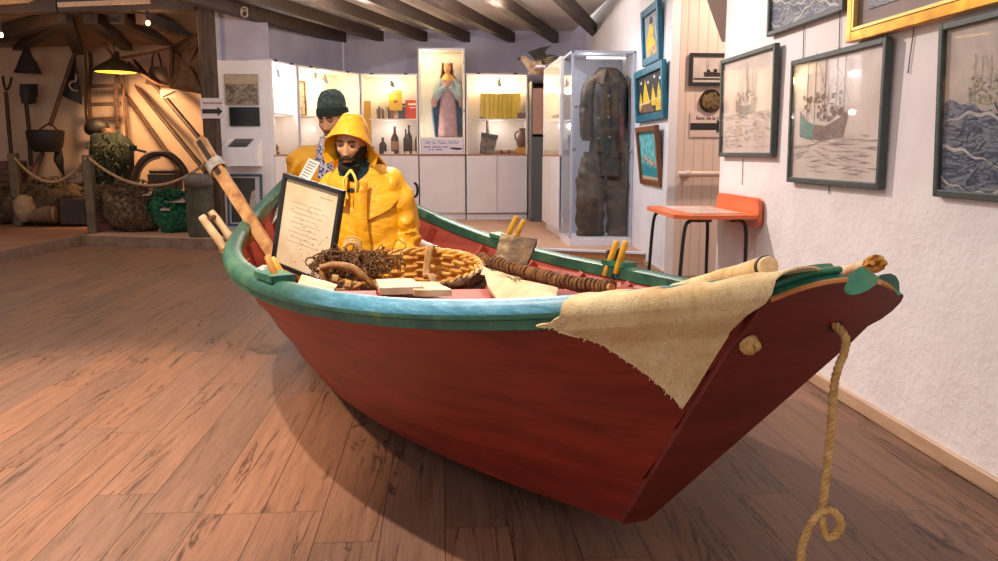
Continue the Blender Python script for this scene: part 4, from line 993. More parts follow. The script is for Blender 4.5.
    # trousers and boots, mostly hidden by the basket
    for k, s in ((0, -1), (1, 1)):
        b = MB(); hx = -.345 + s * .10
        fold_tube(b, [V((hx, 4.08, .47)), V(((hx + kn[k].x) / 2, 3.88, .52)), kn[k] + V((0, 0, -.07)), V((kn[k].x + .04 * (k == 0), 3.67, .36)), V((kn[k].x + .10 * (k == 0), 3.70, .18))], [.105, .098, .085, .075, .07], 16, (.5,), k, .02); part('trouser_leg', b, [OIL], rt, 60)
        fx = kn[k].x + .10 * (k == 0); b = MB(); b.tube([V((fx, 3.70, .24)), V((fx, 3.70, .17)), V((fx + .005, 3.66, .15)), V((fx + .03, 3.56, .142)), V((fx + .04, 3.53, .14))], [.062, .056, .05, .046, .03], 12); part('boot', b, [M('black_rubber', '#141414', rough=.4)], rt, 60)
skipper()
def mate():
    rt = thing('mannequin', 'mannequin in a dark knit cap and blue scarf seated behind the hooded one', 'mannequin', (-.68, 4.80, .12))
    HC = at_y(333, 120.5, 4.72); yaw = .40; m = look(HC, yaw, .20, -.03) @ Matrix.Scale(.97, 4)
    b = head_mb(); e = MB(); ears(e); b.add(e.v, e.f); b.xf(m); nk = HC + V((.03, .06, -.17)); b.tube([m @ V((0, .02, -.07)), nk, nk + V((.02, .02, -.12))], [.054, .058, .08], 14)
    kn = [V((-.74, 4.50, .60)), V((-.52, 4.42, .58))]; wr = [V((-.80, 4.58, .68)), V((-.47, 4.55, .68))]
    for k in (0, 1):
        dr = (kn[k] - wr[k]).normalized(); z = -dr; x = (V((1, 0, 0)) - z * z.x).normalized(); y = z.cross(x); mm = Matrix((x, y, z)).transposed().to_4x4(); mm.translation = wr[k] + dr * .03; part('hand', hand_mb(mm, .4, 1 if k == 0 else -1), [SKIN], rt, 60)
    part('body', b, [SKIN], rt, 60); eyes_brows(rt, m)
    b = MB(); b.ball((0, -.098, -.068), (.019, .006, .006), 12, 8); part('mouth', b.xf(m), [LIP], rt, 60)
    b = head_mb(.0025, lambda c: in_beard(c) and c.z > -.1); part('stubble', b.xf(m), [M('grey_stubble', '#5c4434', '#7c5c46', 80, rough=.9)], rt, 60)
    # knit cap: dome and turned-up cuff
    b = MB(); prof = [(.088, -.0), (.091, .03), (.089, .065), (.078, .10), (.057, .128), (.028, .142), (.002, .145)]
    b.lathe(prof, (0, 0, 0), 36, sx=.92, sy=1.06); tilt = Matrix.Translation((0, .008, .036)) @ Matrix.Rotation(-.12, 4, 'X'); b.jit(.006, 16); b.xf(m @ tilt); part('knit_cap', b, [KNIT], rt, 60)
    b = MB(); b.lathe([(.086, -.008), (.094, -.012), (.099, .0), (.099, .028), (.095, .038), (.087, .037)], (0, 0, 0), 40, caps=False, sx=.92, sy=1.06); b.jit(.003, 20); b.xf(m @ tilt); part('cap_cuff', b, [M('dark_knit', '#1c2927', '#2c3b38', 60, rough=.95, bump=.6, bscale=160)], rt, 60)
    # scarf
    b = MB(); c0 = nk + V((-.012, -.03, .015))
    for q in range(3):
        b.tube([c0 + V((math.cos(a) * (.082 + .012 * q), math.sin(a) * (.078 + .012 * q), -.03 * q + .012 * math.sin(a * 2 + q))) for a in [k * math.pi / 12 for k in range(25)]], .032, 10)
    b.grid(lambda u, v: at_y(lerp(321, 334, u) - 2 * v, lerp(138, 178, v), 4.60 - .02 * math.sin(u * 3.1)), 8, 16, .012); b.jit(.012, 14); part('scarf', b, [SCARF], rt, 60)
    ax = Matrix.Rotation(-.3, 3, 'Z')
    def ring(c, rx, ry, n=26): return [c + ax @ V((rx * math.cos(2 * math.pi * k / n), ry * math.sin(2 * math.pi * k / n), 0)) for k in range(n)]
    t0 = nk.z; cx, cy = -.665, 4.80
    b = MB(); b.loft([ring(V((cx, cy, .47)), .22, .19), ring(V((cx, cy, .62)), .215, .18), ring(V((cx, cy, .85)), .195, .16), ring(V((cx + .01, cy, 1.02)), .19, .145), ring(V((cx + .01, cy, t0 - .06)), .19, .12), ring(V((cx + .01, cy, t0 + .01)), .12, .10)])
    z0 = t0 - .075
    b.tube([nk + V((0, .02, -.03)), nk + V((-.07, .02, -.045)), V((cx - .13, cy + .02, z0 + .005))], [.10, .098, .085], 18)
    fold_tube(b, [V((cx - .1, cy, z0)), V((cx - .14, cy + .02, z0 + .01)), V((cx - .185, cy, z0 - .2)), V((cx - .20, cy - .06, z0 - .32)), V((cx - .17, cy - .16, .72)), wr[0]], [.085, .080, .078, .078, .068, .058], 20, (.3, .6, .8), 4, .03)
    fold_tube(b, [V((cx + .1, cy, z0)), V((cx + .205, cy - .03, z0 - .02)), V((cx + .285, cy - .05, z0 - .2)), V((cx + .27, cy - .10, z0 - .32)), V((cx + .22, cy - .2, .72)), wr[1]], [.085, .086, .082, .076, .066, .058], 20, (.3, .6, .8), 7, .03)
    b = melt(b, .012, 4)
    for i, p in enumerate(b.v):
        f = mnoise.noise(V((p.x * 6 + p.z * 4, p.y * 4, p.z * 12 - p.x * 6))); q = p - V((cx, cy, p.z)); b.v[i] = p + (q.normalized() if q.length > .01 else V()) * .015 * f
    part('oilskin_jacket', b, [OILD], rt, 70)
    for k, s in ((0, -1), (1, 1)):
        hx = cx + s * .10; b = MB()
        fold_tube(b, [V((hx, cy, .49)), V(((hx + kn[k].x) / 2, 4.64, .53)), kn[k] + V((0, 0, -.07)), V((kn[k].x * .96, 4.43, .38)), V((kn[k].x * .94, 4.45, .22))], [.10, .095, .082, .072, .066], 16, (.5,), k, .02); part('trouser_leg', b, [OILD], rt, 60)
        b = MB(); x = kn[k].x * .94; b.tube([V((x, 4.45, .27)), V((x, 4.45, .19)), V((x, 4.41, .165)), V((x + .03, 4.32, .155)), V((x + .04, 4.29, .15))], [.06, .054, .048, .045, .03], 12); part('boot', b, [M('black_boot_rubber', '#141414', rough=.4)], rt, 60)
mate()
# ------------------------------------------------------------------ display cabinets at the back
CABW = M('white_laminate', '#e6e1e6', '#ded9df', 3, rough=.35)
CABIN = M('white_cabinet_lining', '#efe6da', rough=.6)
GLASS = glass_mat('cabinet_glass', (.97, .98, .98, 1), .8)
TOPW = M('brown_counter_edge', '#9c6a4c', '#b07c5c', 8, rough=.5)
METAL = M('brushed_metal', '#9a9a9c', rough=.35, metal=.9)
BLK = M('black_plastic', '#1b1b1d', rough=.5)
BOTG = M('brown_bottle_glass', '#3a1c10', '#54301c', 6, rough=.15); BOTC = M('old_cork', '#2a1a12')
def vitrine(name, label, P0, P1, depth, z0, zt, zg, doors=2, shelf=True, power=9, lit=(1, .74, .40), left_glass=False, cat='display cabinet'):
    """cabinet whose front runs from P0 (viewer's left) to P1; zt: counter, zg: top"""
    P0, P1 = V((P0[0], P0[1], 0)), V((P1[0], P1[1], 0)); ex = (P1 - P0).normalized(); W = (P1 - P0).length; ey = V((-ex.y, ex.x, 0))  # ey points into the cabinet
    rt = thing(name, label, cat, (P0 + P1) / 2 + V((0, 0, z0)))
    Mx = Matrix((ex, ey, V((0, 0, 1)))).transposed().to_4x4(); Mx.translation = P0
    L = lambda mb: mb.xf(Mx)
    kick = .09
    b = MB(); b.box((W / 2, depth / 2 + .02, z0 + kick / 2), (W - .004, depth - .05, kick)); part('plinth', L(b), [CABW], rt, 0)
    b = MB(); b.box((W / 2, depth / 2 + .01, (z0 + kick + zt) / 2), (W - .004, depth - .03, zt - z0 - kick - .02)); part('base', L(b), [CABW], rt, 0)
    for k in range(doors):
        w = W / doors; b = MB(); b.bbox(((k + .5) * w, -.004, (z0 + kick + zt) / 2), (w - .008, .02, zt - z0 - kick - .035), .003); part('door', L(b), [CABW], rt, 0)
    b = MB(); b.box((W / 2, depth / 2, zt - .008), (W - .002, depth, .03)); part('counter', L(b), [TOPW], rt, 0)
    h = zg - zt
    b = MB(); b.box((W / 2, depth - .01, zt + h / 2), (W - .004, .02, h)); part('back_panel', L(b), [CABIN], rt, 0)
    for k, x in enumerate((.011, W - .011)):
        if left_glass and k == 0: continue
        b = MB(); b.box((x, depth / 2, zt + h / 2), (.02, depth, h)); part('side_panel', L(b), [CABIN], rt, 0)
    b = MB(); b.box((W / 2, depth / 2, zg + .012), (W, depth, .025)); part('top_panel', L(b), [CABW], rt, 0)
    for x in (.012, W - .012):
        b = MB(); b.box((x, .004, zt + h / 2), (.024, .02, h)); part('frame_post', L(b), [CABW], rt, 0)
    b = MB(); b.box((W / 2, -.002, zt + h / 2), (W - .05, .005, h - .01)); part('glass_front', L(b), [GLASS], rt, 0)
    sz = zt + h * .45
    if shelf:
        b = MB(); b.box((W / 2 + .04, depth * .56, sz), (W - .14, depth * .8, .022)); part('shelf', L(b), [CABIN], rt, 0)
    b = MB(); b.tube([V((W * .55, depth * .35, zg - .01)), V((W * .55, depth * .35, zg - .07))], .012, 8); b.tube([V((W * .55 - .01, depth * .35, zg - .07)), V((W * .55 + .005, depth * .30, zg - .17))], .03, 10); part('spotlight', L(b), [METAL], rt, 40)
    for k in (.2, .8):
        b = MB(); b.box((W * k, .01, zg + .022), (.05, .05, .02)); part('clip', L(b), [BLK], rt, 0)
    c = Mx @ V((W * .52, depth * .42, zg - .22)); bulb('vitrine_lamp', c, power * 1.25, lit, .04)
    if shelf: bulb('vitrine_under_lamp', Mx @ V((W * .5, depth * .3, sz - .1)), power * .22, (1, .86, .8), .04)
    return rt, (lambda x, y, z: Mx @ V((x * W, y * depth, z))), sz, ex, ey
ZT, ZG = 1.09, 2.27
cA = vitrine('display_cabinet', 'white glass-fronted cabinet with bluish glare just right of the white panel wall', (-2.155, 10.66), (-1.935, 11.28), .35, .1, ZT, ZG, 1, True, 5, (.80, .85, 1))
cB = vitrine('display_cabinet', 'lit glass cabinet behind the knit-capped mannequin with a framed picture inside', (-1.925, 11.30), (-1.215, 12.46), .42, .1, ZT, ZG, 2)
cC = vitrine('display_cabinet', 'lit glass cabinet with books on its shelf and brown bottles below', (-1.20, 12.48), (-.345, 12.48), .42, .1, ZT, ZG, 2)
cD = vitrine('display_cabinet', 'lit glass cabinet with a big yellow book row and a jug below', (.385, 12.30), (1.315, 12.30), .42, .1, ZT, ZG, 2)
cE = vitrine('display_cabinet', 'long glass-topped counter cabinet behind the glass suit case', (1.375, 10.83), (1.395, 9.46), .6, .1, ZT, 2.2, 2, True, 9, (1, .84, .6))
# statue case
def statue_case():
    x0, x1, Y = -.33, .37, 12.40; zt = 1.09; zg = 2.64
    rt = thing('statue_case', 'tall white lit case with the statue of a praying woman', 'display cabinet', ((x0 + x1) / 2, Y, .1)); W = x1 - x0; cx = (x0 + x1) / 2; D = .5
    b = MB(); b.box((cx, Y + D / 2 + .02, .145), (W, D - .04, .09)); part('plinth', b, [CABW], rt, 0)
    b = MB(); b.box((cx, Y + D / 2 + .01, .63), (W, D - .02, .89)); part('base', b, [CABW], rt, 0)
    b = MB(); b.bbox((cx, Y, .635), (W - .012, .02, .86), .003); part('door', b, [CABW], rt, 0)
    b = MB(); b.box((cx, Y + D / 2, zt - .008), (W, D, .03)); part('counter', b, [TOPW], rt, 0)
    for x in (x0 + .015, x1 - .015):
        b = MB(); b.box((x, Y + D / 2, (zt + zg) / 2), (.03, D, zg - zt)); part('side_panel', b, [CABIN], rt, 0)
    b = MB(); b.box((cx, Y + D - .01, (zt + zg) / 2), (W - .06, .02, zg - zt)); part('back_panel', b, [CABIN], rt, 0)
    b = MB(); b.box((cx, Y + D / 2, zg + .012), (W, D, .03)); part('top_panel', b, [CABW], rt, 0)
    b = MB(); b.box((cx, Y + D / 2 - .0, 1.335), (W - .06, D - .02, .03)); part('shelf', b, [CABIN], rt, 0)
    b = MB(); b.box((cx, Y + .004, (1.36 + zg) / 2), (W - .06, .005, zg - 1.37)); part('glass_front', b, [GLASS], rt, 0)
    for z in (1.75, 2.45):
        b = MB(); b.box((x1 - .012, Y - .004, z), (.02, .015, .05)); part('hinge', b, [METAL], rt, 0)
    bulb('statue_lamp', (cx - .24, Y + .10, zg - .07), 6, (1, .72, .36), .05); bulb('statue_low_lamp', (cx - .25, Y + .12, 1.5), 1.6, (1, .85, .7), .05)
    # the card below the statue
    a = V((x0 + .035, Y - .015, 1.10)); s = thing('text_board', 'white card with two lines of lettering leaning below the statue', 'sign', (cx, Y - .015, 1.10))
    b = MB(); b.box((cx, Y - .012, 1.215), (W - .07, .012, .23)); part('card', b, [M('white_card', '#dcd6ea', rough=.6)], s, 0)
    random.seed(8); b = MB(); x = x0 + .10
    for w_ in (3, 2, 5, 6):
        for k in range(w_):
            b.box((x, Y - .0195, 1.275), (.006, .002, .045)); b.box((x + .012, Y - .0195, 1.275 + random.choice((-.02, 0, .02))), (.02, .002, .007)); x += .026
        x += .03
    for k, (w, xx, z) in enumerate(((.10, .12, 1.205), (.14, .27, 1.205), (.08, .40, 1.205), (.03, .16, 1.165), (.03, .21, 1.165), (.10, .30, 1.165))): b.box((x0 + xx, Y - .0195, z), (w, .002, .014))
    part('lettering', b, [M('slate_blue_ink', '#57536e')], s, 0)
    b = MB(); b.add([V((x0 + .45, Y - .0195, 1.185)), V((x0 + .5, Y - .0195, 1.2)), V((x0 + .66, Y - .0195, 1.19)), V((x0 + .64, Y - .0195, 1.165)), V((x0 + .56, Y - .0195, 1.16))], [(0, 1, 2, 3, 4)]); part('emblem', b, [M('dark_red_ink', '#3c1c24')], s, 0)
statue_case()
def statue():
    c = V((.115, 12.68, 1.355)); H = 1.14; rt = thing('madonna_statue', 'painted plaster statue of a praying woman in pink robe and blue cloak', 'statue', c)
    E_ = lambda x, y, z: c + V((x * .9, y, z))
    robe = MB(); n = 30; rings = []
    for z, rx, ry in ((0, .175, .12), (.15, .165, .115), (.4, .145, .105), (.62, .125, .095), (.75, .12, .09), (.86, .135, .085), (.91, .09, .07), (.94, .045, .045)):
        rings.append([E_(rx * (1 + .05 * math.sin(k * 2.1) * (1 - z)) * math.cos(2 * math.pi * k / n), ry * (1 + .08 * math.sin(k * 3.3) * (1 - z)) * math.sin(2 * math.pi * k / n), z) for k in range(n)])
    robe.loft(rings); part('robe', robe, [M('dusty_pink_robe', '#a88088', '#c09aa0', 10, rough=.5)], rt, 60)
    cl = MB()
    def cloak(u, v):
        a = lerp(-.38, math.pi + .38, u); z = lerp(.92, .0, v); w = .12 + .10 * math.sin(min(1, v * 2.2) * math.pi / 2) + .05 * math.sin(v * math.pi)
        return E_(w * math.cos(a), .02 + .13 * math.sin(a) + .008 * math.sin(a * 11) * v, z)
    cl.grid(cloak, 40, 20, .012); part('cloak', cl, [M('blue_cloak', '#3f6f92', '#6a93ad', 8, rough=.5)], rt, 60)
    for s in (-1, 1):
        b = MB(); b.tube(smooth_path([E_(s * .09, -.01, .87), E_(s * .17, -.02, .74), E_(s * .185, -.06, .62), E_(s * .12, -.115, .70), E_(s * .025, -.125, .76)], 5), [.055] * 5 + [.062] * 5 + [.06] * 5 + [.045] * 5 + [.03], 12); b.jit(.008, 14); part('sleeve', b, [M('pale_blue_cloth', '#93a9b4', '#aab9c0', 8, rough=.5)], rt, 60)
        b = MB(); b.tube(smooth_path([E_(s * .19, -.05, .60), E_(s * .235, -.05, .54), E_(s * .225, -.03, .46)], 4), [.05, .05, .052, .05, .05, .045, .04, .035, .02], 10); part('cuff', b, [M('rose_lining', '#b98a86', rough=.6)], rt, 60)
        b = MB(); b.tube([E_(s * .03, -.12, .75), E_(s * .012, -.14, .79), E_(s * .004, -.145, .85)], [.018, .017, .006], 8); part('hand', b, [SKIN], rt, 60)
    hd = head_mb(); m = Matrix.Translation(E_(-.005, -.01, 1.045)) @ Matrix.Rotation(.1, 4, 'X') @ Matrix.Scale(.78, 4); hd.xf(m); hd.tube([E_(0, 0, .90), E_(0, 0, .99)], [.04, .036], 12); part('head', hd, [SKIN], rt, 60)
    b = MB(); b.grid(lambda u, v: m @ V(((.083 + .03 * v) * math.cos(lerp(-.15, math.pi + .15, u)), .02 + (.095 - .02 * v) * math.sin(lerp(-.15, math.pi + .15, u)) - .02 * (1 - v), lerp(.10, -.22, v))), 26, 14, .02); b.ball(m @ V((0, .03, .065)), (.068, .07, .052)); b.jit(.008, 30); part('hair', b, [M('golden_brown_hair', '#6e4a24', '#946a32', 30, rough=.6, bump=.5)], rt, 60)
    b = MB(); b.ball(m @ V((0, -.03, .105)), (.05, .035, .022)); part('veil', b, [M('white_veil', '#e8dcd0')], rt, 60)
    b = MB(); b.grid(lambda u, v: E_(lerp(.05, .115, v) * math.cos(lerp(0, 6.283, u)), -.005 + lerp(.045, .085, v) * math.sin(lerp(0, 6.283, u)), lerp(.95, .88 - .03 * abs(math.sin(lerp(0, 6.283, u))), v)), 28, 4, .008); part('collar', b, [M('gilt_collar', '#c98a3a', '#dba24c', 20, rough=.4)], rt, 60)
    b = MB(); b.lathe([(.21, -.02), (.21, 0), (.18, .01)], E_(0, 0, 0), 24); part('base', b, [M('grey_plinth', '#8a7a74')], rt, 40)
statue()
# things inside the cabinets
def flat_book(label, c, w, h, th, col, yaw=0, lean=.15, group=None, marks=None):
    m = Matrix.Translation(c) @ Matrix.Rotation(yaw, 4, 'Z') @ Matrix.Rotation(-lean, 4, 'X'); rt = thing('book', label, 'book', c, group=group)
    b = MB(); b.bbox((0, 0, h / 2), (w, th, h), .003); part('cover', b.xf(m), [M('book_cloth', col, rough=.6)], rt, 0)
    b = MB(); b.box((.003, 0, h / 2 + .002), (w - .006, th * .7, h - .001)); part('pages', b.xf(m), [PAPERM], rt, 0)
    if marks:
        b = MB()
        for k, (x, z, ww, hh) in enumerate(marks): b.box((x * w, -th / 2 - .001, z * h), (ww * w, .002, hh * h))
        part('cover_print', b.xf(m), [M('cover_print_ink', '#6b4a2a' if col == '#d9a514' else '#e8d8c8')], rt, 0)
    return rt
PC, szC = cC[1], cC[2]
flat_book('tall narrow yellow panel standing left of the bookshelf in the bottle cabinet', PC(.10, .25, ZT + .01), .11, .80, .02, '#d99f10', 0, .02)
flat_book('yellow book standing tilted on top of small books on the shelf', PC(.60, .40, szC + .14), .20, .30, .03, '#d9a514', .1, .12, marks=[(0, .45, .3, .12), (0, .8, .5, .05)])
flat_book('dark grey book leaning on the shelf between the yellow and red books', PC(.74, .5, szC + .012), .17, .24, .02, '#4a4450', .1, .15, marks=[(0, .8, .5, .05)])
flat_book('red book leaning at the right end of the shelf above the bottles', PC(.90, .45, szC + .012), .23, .29, .02, '#b83a22', -.06, .15, marks=[(0, .78, .6, .1), (0, .6, .4, .04)])
cols = ['#8a6a5a', '#5a3c30', '#a08a76', '#6a3028', '#c4b09a', '#4a4038', '#7a5a4a', '#9a4a3a']
names = ['brown', 'dark brown', 'buff', 'maroon', 'cream', 'black-brown', 'tan-brown', 'brick red']
for k in range(8):
    x = .27 + .033 * k + (.035 if k > 3 else 0); c = PC(x, .5, szC + .012); rt = thing('small_book', '%s spine in the upright row of small books on the cabinet shelf' % names[k], 'book', c, group='small upright books on the shelf')
    h = .15 + .02 * ((k * 5) % 3); b = MB(); b.bbox(c + V((0, 0, h / 2)), (.025, .1, h), .003); part('cover', b, [M('small_book_cloth', cols[k], rough=.7)], rt, 0)
    b = MB(); b.box(c + V((0, .002, h / 2 + .001)), (.019, .092, h - .002)); part('pages', b, [PAPERM], rt, 0)
flat_book('pale book with a yellow title leaning behind the row of small books', PC(.36, .72, szC + .012), .13, .27, .015, '#e6d9a8', 0, .08, marks=[(0, .8, .6, .08)])
def bottle(label, c, r, h, mat_, lab=None, group=None):
    rt = thing('bottle', label, 'bottle', c, group=group); b = MB(); b.lathe([(r * .9, 0), (r, .01), (r, h * .52), (r * .85, h * .62), (r * .36, h * .74), (r * .3, h * .92), (r * .38, h * .93), (r * .36, h * .97)], c, 18); part('glass_body', b, [mat_], rt, 40)
    b = MB(); b.tube([c + V((0, 0, h * .96)), c + V((0, 0, h))], r * .26, 8); part('cork', b, [BOTC], rt, 40)
    if lab: b = MB(); b.lathe([(r + .002, h * .14), (r + .002, h * .46)], c, 18, caps=False); part('label', b, [M('bottle_label', lab, rough=.8)], rt, 40)
bottle('squat brown bottle leftmost under the bookshelf', PC(.36, .3, ZT + .012), .06, .25, BOTG); bottle('brown bottle with a tan label and black stopper under the bookshelf', PC(.575, .3, ZT + .012), .06, .42, BOTG, '#b08058')
bottle('slim brown bottle without label under the dark grey book', PC(.77, .45, ZT + .012), .042, .38, BOTG); bottle('tall brown bottle under the red book', PC(.83, .3, ZT + .012), .05, .44, BOTG); bottle('brown bottle at the right edge of the cabinet beside the statue case', PC(.975, .45, ZT + .012), .035, .38, BOTG)
for k, x in enumerate((.42, .52, .70, .80, .92)):
    c = PC(x, .15, ZT + .007); b = MB(); b.box(c + V((0, 0, .022)), (.07, .004, .04), Matrix.Rotation(-.3, 3, 'X')); solo('caption_card', b, [PAPERM], 'small white caption card on the counter below the bottles', 'card', 'caption cards below the bottles', 0)
b = MB(); b.box(PC(.0, .3, ZT + .01) + V((.12, 0, .06)), (.09, .12, .1)); b.jit(.004, 10); solo('wooden_block', b, [BOTC], 'dark wooden block at the far left below the bookshelf', 'block', smooth=0)
# cabinet with the picture
PB, szB = cB[1], cB[2]; exB, eyB = cB[3], cB[4]
def small_frame(name, label, c, ex, w, h, fw, fm, picm, cat='picture', nrm=None):
    ez = V((0, 0, 1)); m = frame_mat(c, ex, ez); rt = thing(name, label, cat, c - ez * h / 2); b = MB()
    for s in (-1, 1): b.box((s * (w / 2 - fw / 2), 0, 0), (fw, h, .025))
    for s in (-1, 1): b.box((0, s * (h / 2 - fw / 2), 0), (w - 2 * fw, fw, .025))
    part('frame', b.xf(m), [fm], rt, 0); b = MB(); b.box((0, 0, -.004), (w - fw, h - fw, .01)); part('print', b.xf(m), [picm], rt, 0); return rt, m
GREYPIC = M('faded_engraving', '#b39a80', '#e2cdb0', 14, rough=.7, c3='#8a7460')
small_frame('framed_engraving', 'framed faded engraving standing on the shelf of the cabinet left of the knit cap', PB(.22, .72, szB + .26), exB, .42, .5, .03, M('brown_frame_wood', '#7a5a40'), GREYPIC)
b = MB(); b.tube([PB(.42, .4, ZG - .02), PB(.42, .4, ZG - .1), PB(.52, .4, ZG - .12)], .02, 8); solo('track_lamp', b, [METAL], 'small metal lamp arm under the cabinet top beside the engraving', 'lamp')
PA = cA[1]
b = MB(); b.lathe([(.03, 0), (.045, .02), (.02, .05), (.03, .1), (.01, .13)], PA(.55, .5, ZT + .01), 12); solo('brass_ornament', b, [M('aged_brass', '#8a6a3a', rough=.35, metal=.8)], 'small brass ornament on the counter of the glaring left cabinet', 'ornament')
b = MB(); b.ball(PA(.2, .5, cA[2] + .06), (.05, .05, .05)); b.tube([PA(.2, .5, cA[2] + .01), PA(.2, .5, cA[2] + .14)], .012, 8); solo('shell_ornament', b, [M('grey_shell', '#6a6470')], 'round grey ornament on the shelf of the glaring left cabinet', 'ornament')
# right cabinet
PD, szD = cD[1], cD[2]
for k in range(9):
    c = PD(.24 + .073 * k, .55, szD + .012); rt = thing('yellow_volume', '%s yellow volume from the left in the row of tall yellow books' % ['first', 'second', 'third', 'fourth', 'fifth', 'sixth', 'seventh', 'eighth', 'ninth'][k], 'book', c, group='tall yellow volumes'); b = MB(); b.bbox(c + V((.034, 0, .19)), (.065, .2, .37 + .005 * (k % 3)), .004); part('cover', b, [M('yellow_book_cloth', '#d8b818' if k % 2 else '#cfae20', rough=.5)], rt, 0)
    b = MB(); b.box(c + V((.034, .003, .191)), (.055, .19, .372 + .005 * (k % 3))); part('pages', b, [PAPERM], rt, 0)
b = MB(); b.bbox(PD(.91, .3, szD + .06), (.12, .12, .09), .006); solo('small_box', b, [M('grey_brown_box', '#7a5a50')], 'small grey-brown box at the right end of the yellow books', 'box', smooth=0)
b = MB(); b.bbox(PD(.25, .15, szD + .022), (.06, .04, .02), .006); solo('dark_tin', b, [BLK], 'small dark tin on the shelf in front of the yellow books', 'tin', smooth=0)
def bailer():
    c = PD(.34, .4, ZT + .012); rt = thing('wooden_bailer', 'dark wooden bailer scoop with handle propped in the right cabinet', 'bailer', c); m = Matrix.Translation(c) @ Matrix.Rotation(.16, 4, 'Y') @ Matrix.Rotation(-.12, 4, 'X')
    b = MB(); b.loft([[V((x * w, y * d, z)) for x, y in ((-1, -1), (1, -1), (1, 1), (-1, 1))] for z, w, d in ((0, .11, .06), (.12, .115, .06), (.24, .12, .05), (.28, .11, .03))]); b.jit(.006, 12); part('scoop', b.xf(m), [M('worn_grey_wood', '#4a3a30', '#8a7460', 14, rough=.8, bump=.4)], rt, 30)
    b = MB(); b.tube([V((-.02, 0, .26)), V((-.05, 0, .42)), V((-.07, 0, .50))], [.03, .022, .02], 10); part('handle', b.xf(m), [M('worn_handle_wood', '#5a4030', '#7a5a40', 14)], rt, 40)
    b = MB(); b.box((0, -.055, .27), (.26, .03, .06)); part('lip', b.xf(m), [M('dark_wood_lip', '#33261e')], rt, 0)
bailer()
b = MB(); c = PD(.93, .4, ZT + .11); b.lathe([(.06, 0), (.085, .05), (.085, .14), (.05, .2), (.04, .25), (.055, .29)], c, 16); rt = thing('stoneware_jug', 'brown stoneware jug on a small yellow block in the right cabinet', 'jug', c); part('jug_body', b, [M('brown_stoneware', '#5a3626', '#7a4a34', 10, rough=.4)], rt, 40)
b = MB(); b.tube(smooth_path([c + V((-.05, 0, .25)), c + V((-.11, 0, .2)), c + V((-.085, 0, .1))], 5), .012, 7); part('handle', b, [M('brown_stoneware_handle', '#5a3626')], rt, 40)
b = MB(); b.bbox(PD(.93, .35, ZT + .06), (.2, .16, .1), .01); solo('yellow_block', b, [M('ochre_wood', '#c98a2a', '#d9a040', 10)], 'small ochre block under the stoneware jug', 'block', smooth=0)
for k, x in enumerate((.52, .58, .66, .72, .78)):
    c = PD(x, .25 + .1 * (k % 2), ZT + .012); b = MB(); b.lathe([(.03, 0), (.045, .02), (.04, .045), (.015, .06)], c, 10, sx=1.2); solo('dark_trinket' if k == 0 else 'dark_trinket.%03d' % k, b, [M('trinket_brown', '#4a2a20' if k % 2 else '#a8745a', rough=.5)], 'small %s trinket, %s of five on the right cabinet counter' % ('dark brown' if k % 2 else 'pinkish brown', ['leftmost', 'second', 'third', 'fourth', 'rightmost'][k]), 'trinket', 'trinkets on the right cabinet counter')
PE, szE = cE[1], cE[2]
for k in range(6):
    c = PE(.15 + .14 * k, .35, ZT + .012); b = MB(); b.ball(c + V((0, 0, .03)), (.05, .04, .03)); b.jit(.02, 14, k); solo('sea_shell' if k == 0 else 'sea_shell.%03d' % k, b, [M('pale_shell', '#c9b4a4', '#e6d9cc', 20, rough=.4)], 'pale sea shell on the counter inside the long glass cabinet', 'shell', 'shells in the long glass cabinet', 50)
b = MB(); c = PE(.62, .86, szE + .02); b.bbox(c + V((0, 0, .22)), (.02, .35, .42), .004); solo('yellow_poster', b, [M('pale_yellow_card', '#d8c048', rough=.6)], 'pale yellow card standing at the back of the long glass cabinet', 'poster', smooth=0)
# narrow glass-doored cabinet in the gap
rt = thing('narrow_glass_cabinet', 'narrow dark grey cabinet with glass doors in the gap left of the counter', 'display cabinet', (1.50, 11.9, .1))
b = MB(); b.box((1.50, 12.28, 1.12), (.34, .02, 2.04)); b.box((1.338, 12.1, 1.12), (.02, .38, 2.04)); b.box((1.665, 12.1, 1.12), (.02, .38, 2.04)); b.box((1.50, 12.1, .12), (.34, .38, .04)); b.box((1.50, 12.1, 2.14), (.34, .38, .03)); part('carcass', b, [M('grey_carcass', '#6a6a6e', rough=.4)], rt, 0)
b = MB(); b.box((1.50, 11.905, .75), (.30, .012, 1.2)); part('lower_door', b, [M('smoked_glass_panel', '#5c6468', rough=.08, spec=.8)], rt, 0)
b = MB(); b.box((1.50, 11.905, 1.72), (.30, .012, .66)); part('upper_door', b, [M('rosy_reflection_panel', '#b08a7c', '#bd968a', 3, rough=.3)], rt, 0)  # pink tone is a door reflection painted into the glass
b = MB(); b.box((1.52, 11.89, 1.45), (.04, .03, .03)); part('knob', b, [METAL], rt, 0)
b = MB(); b.box((1.5, 12.05, .16), (.28, .26, .05)); part('tray', b, [TOPW], rt, 0)
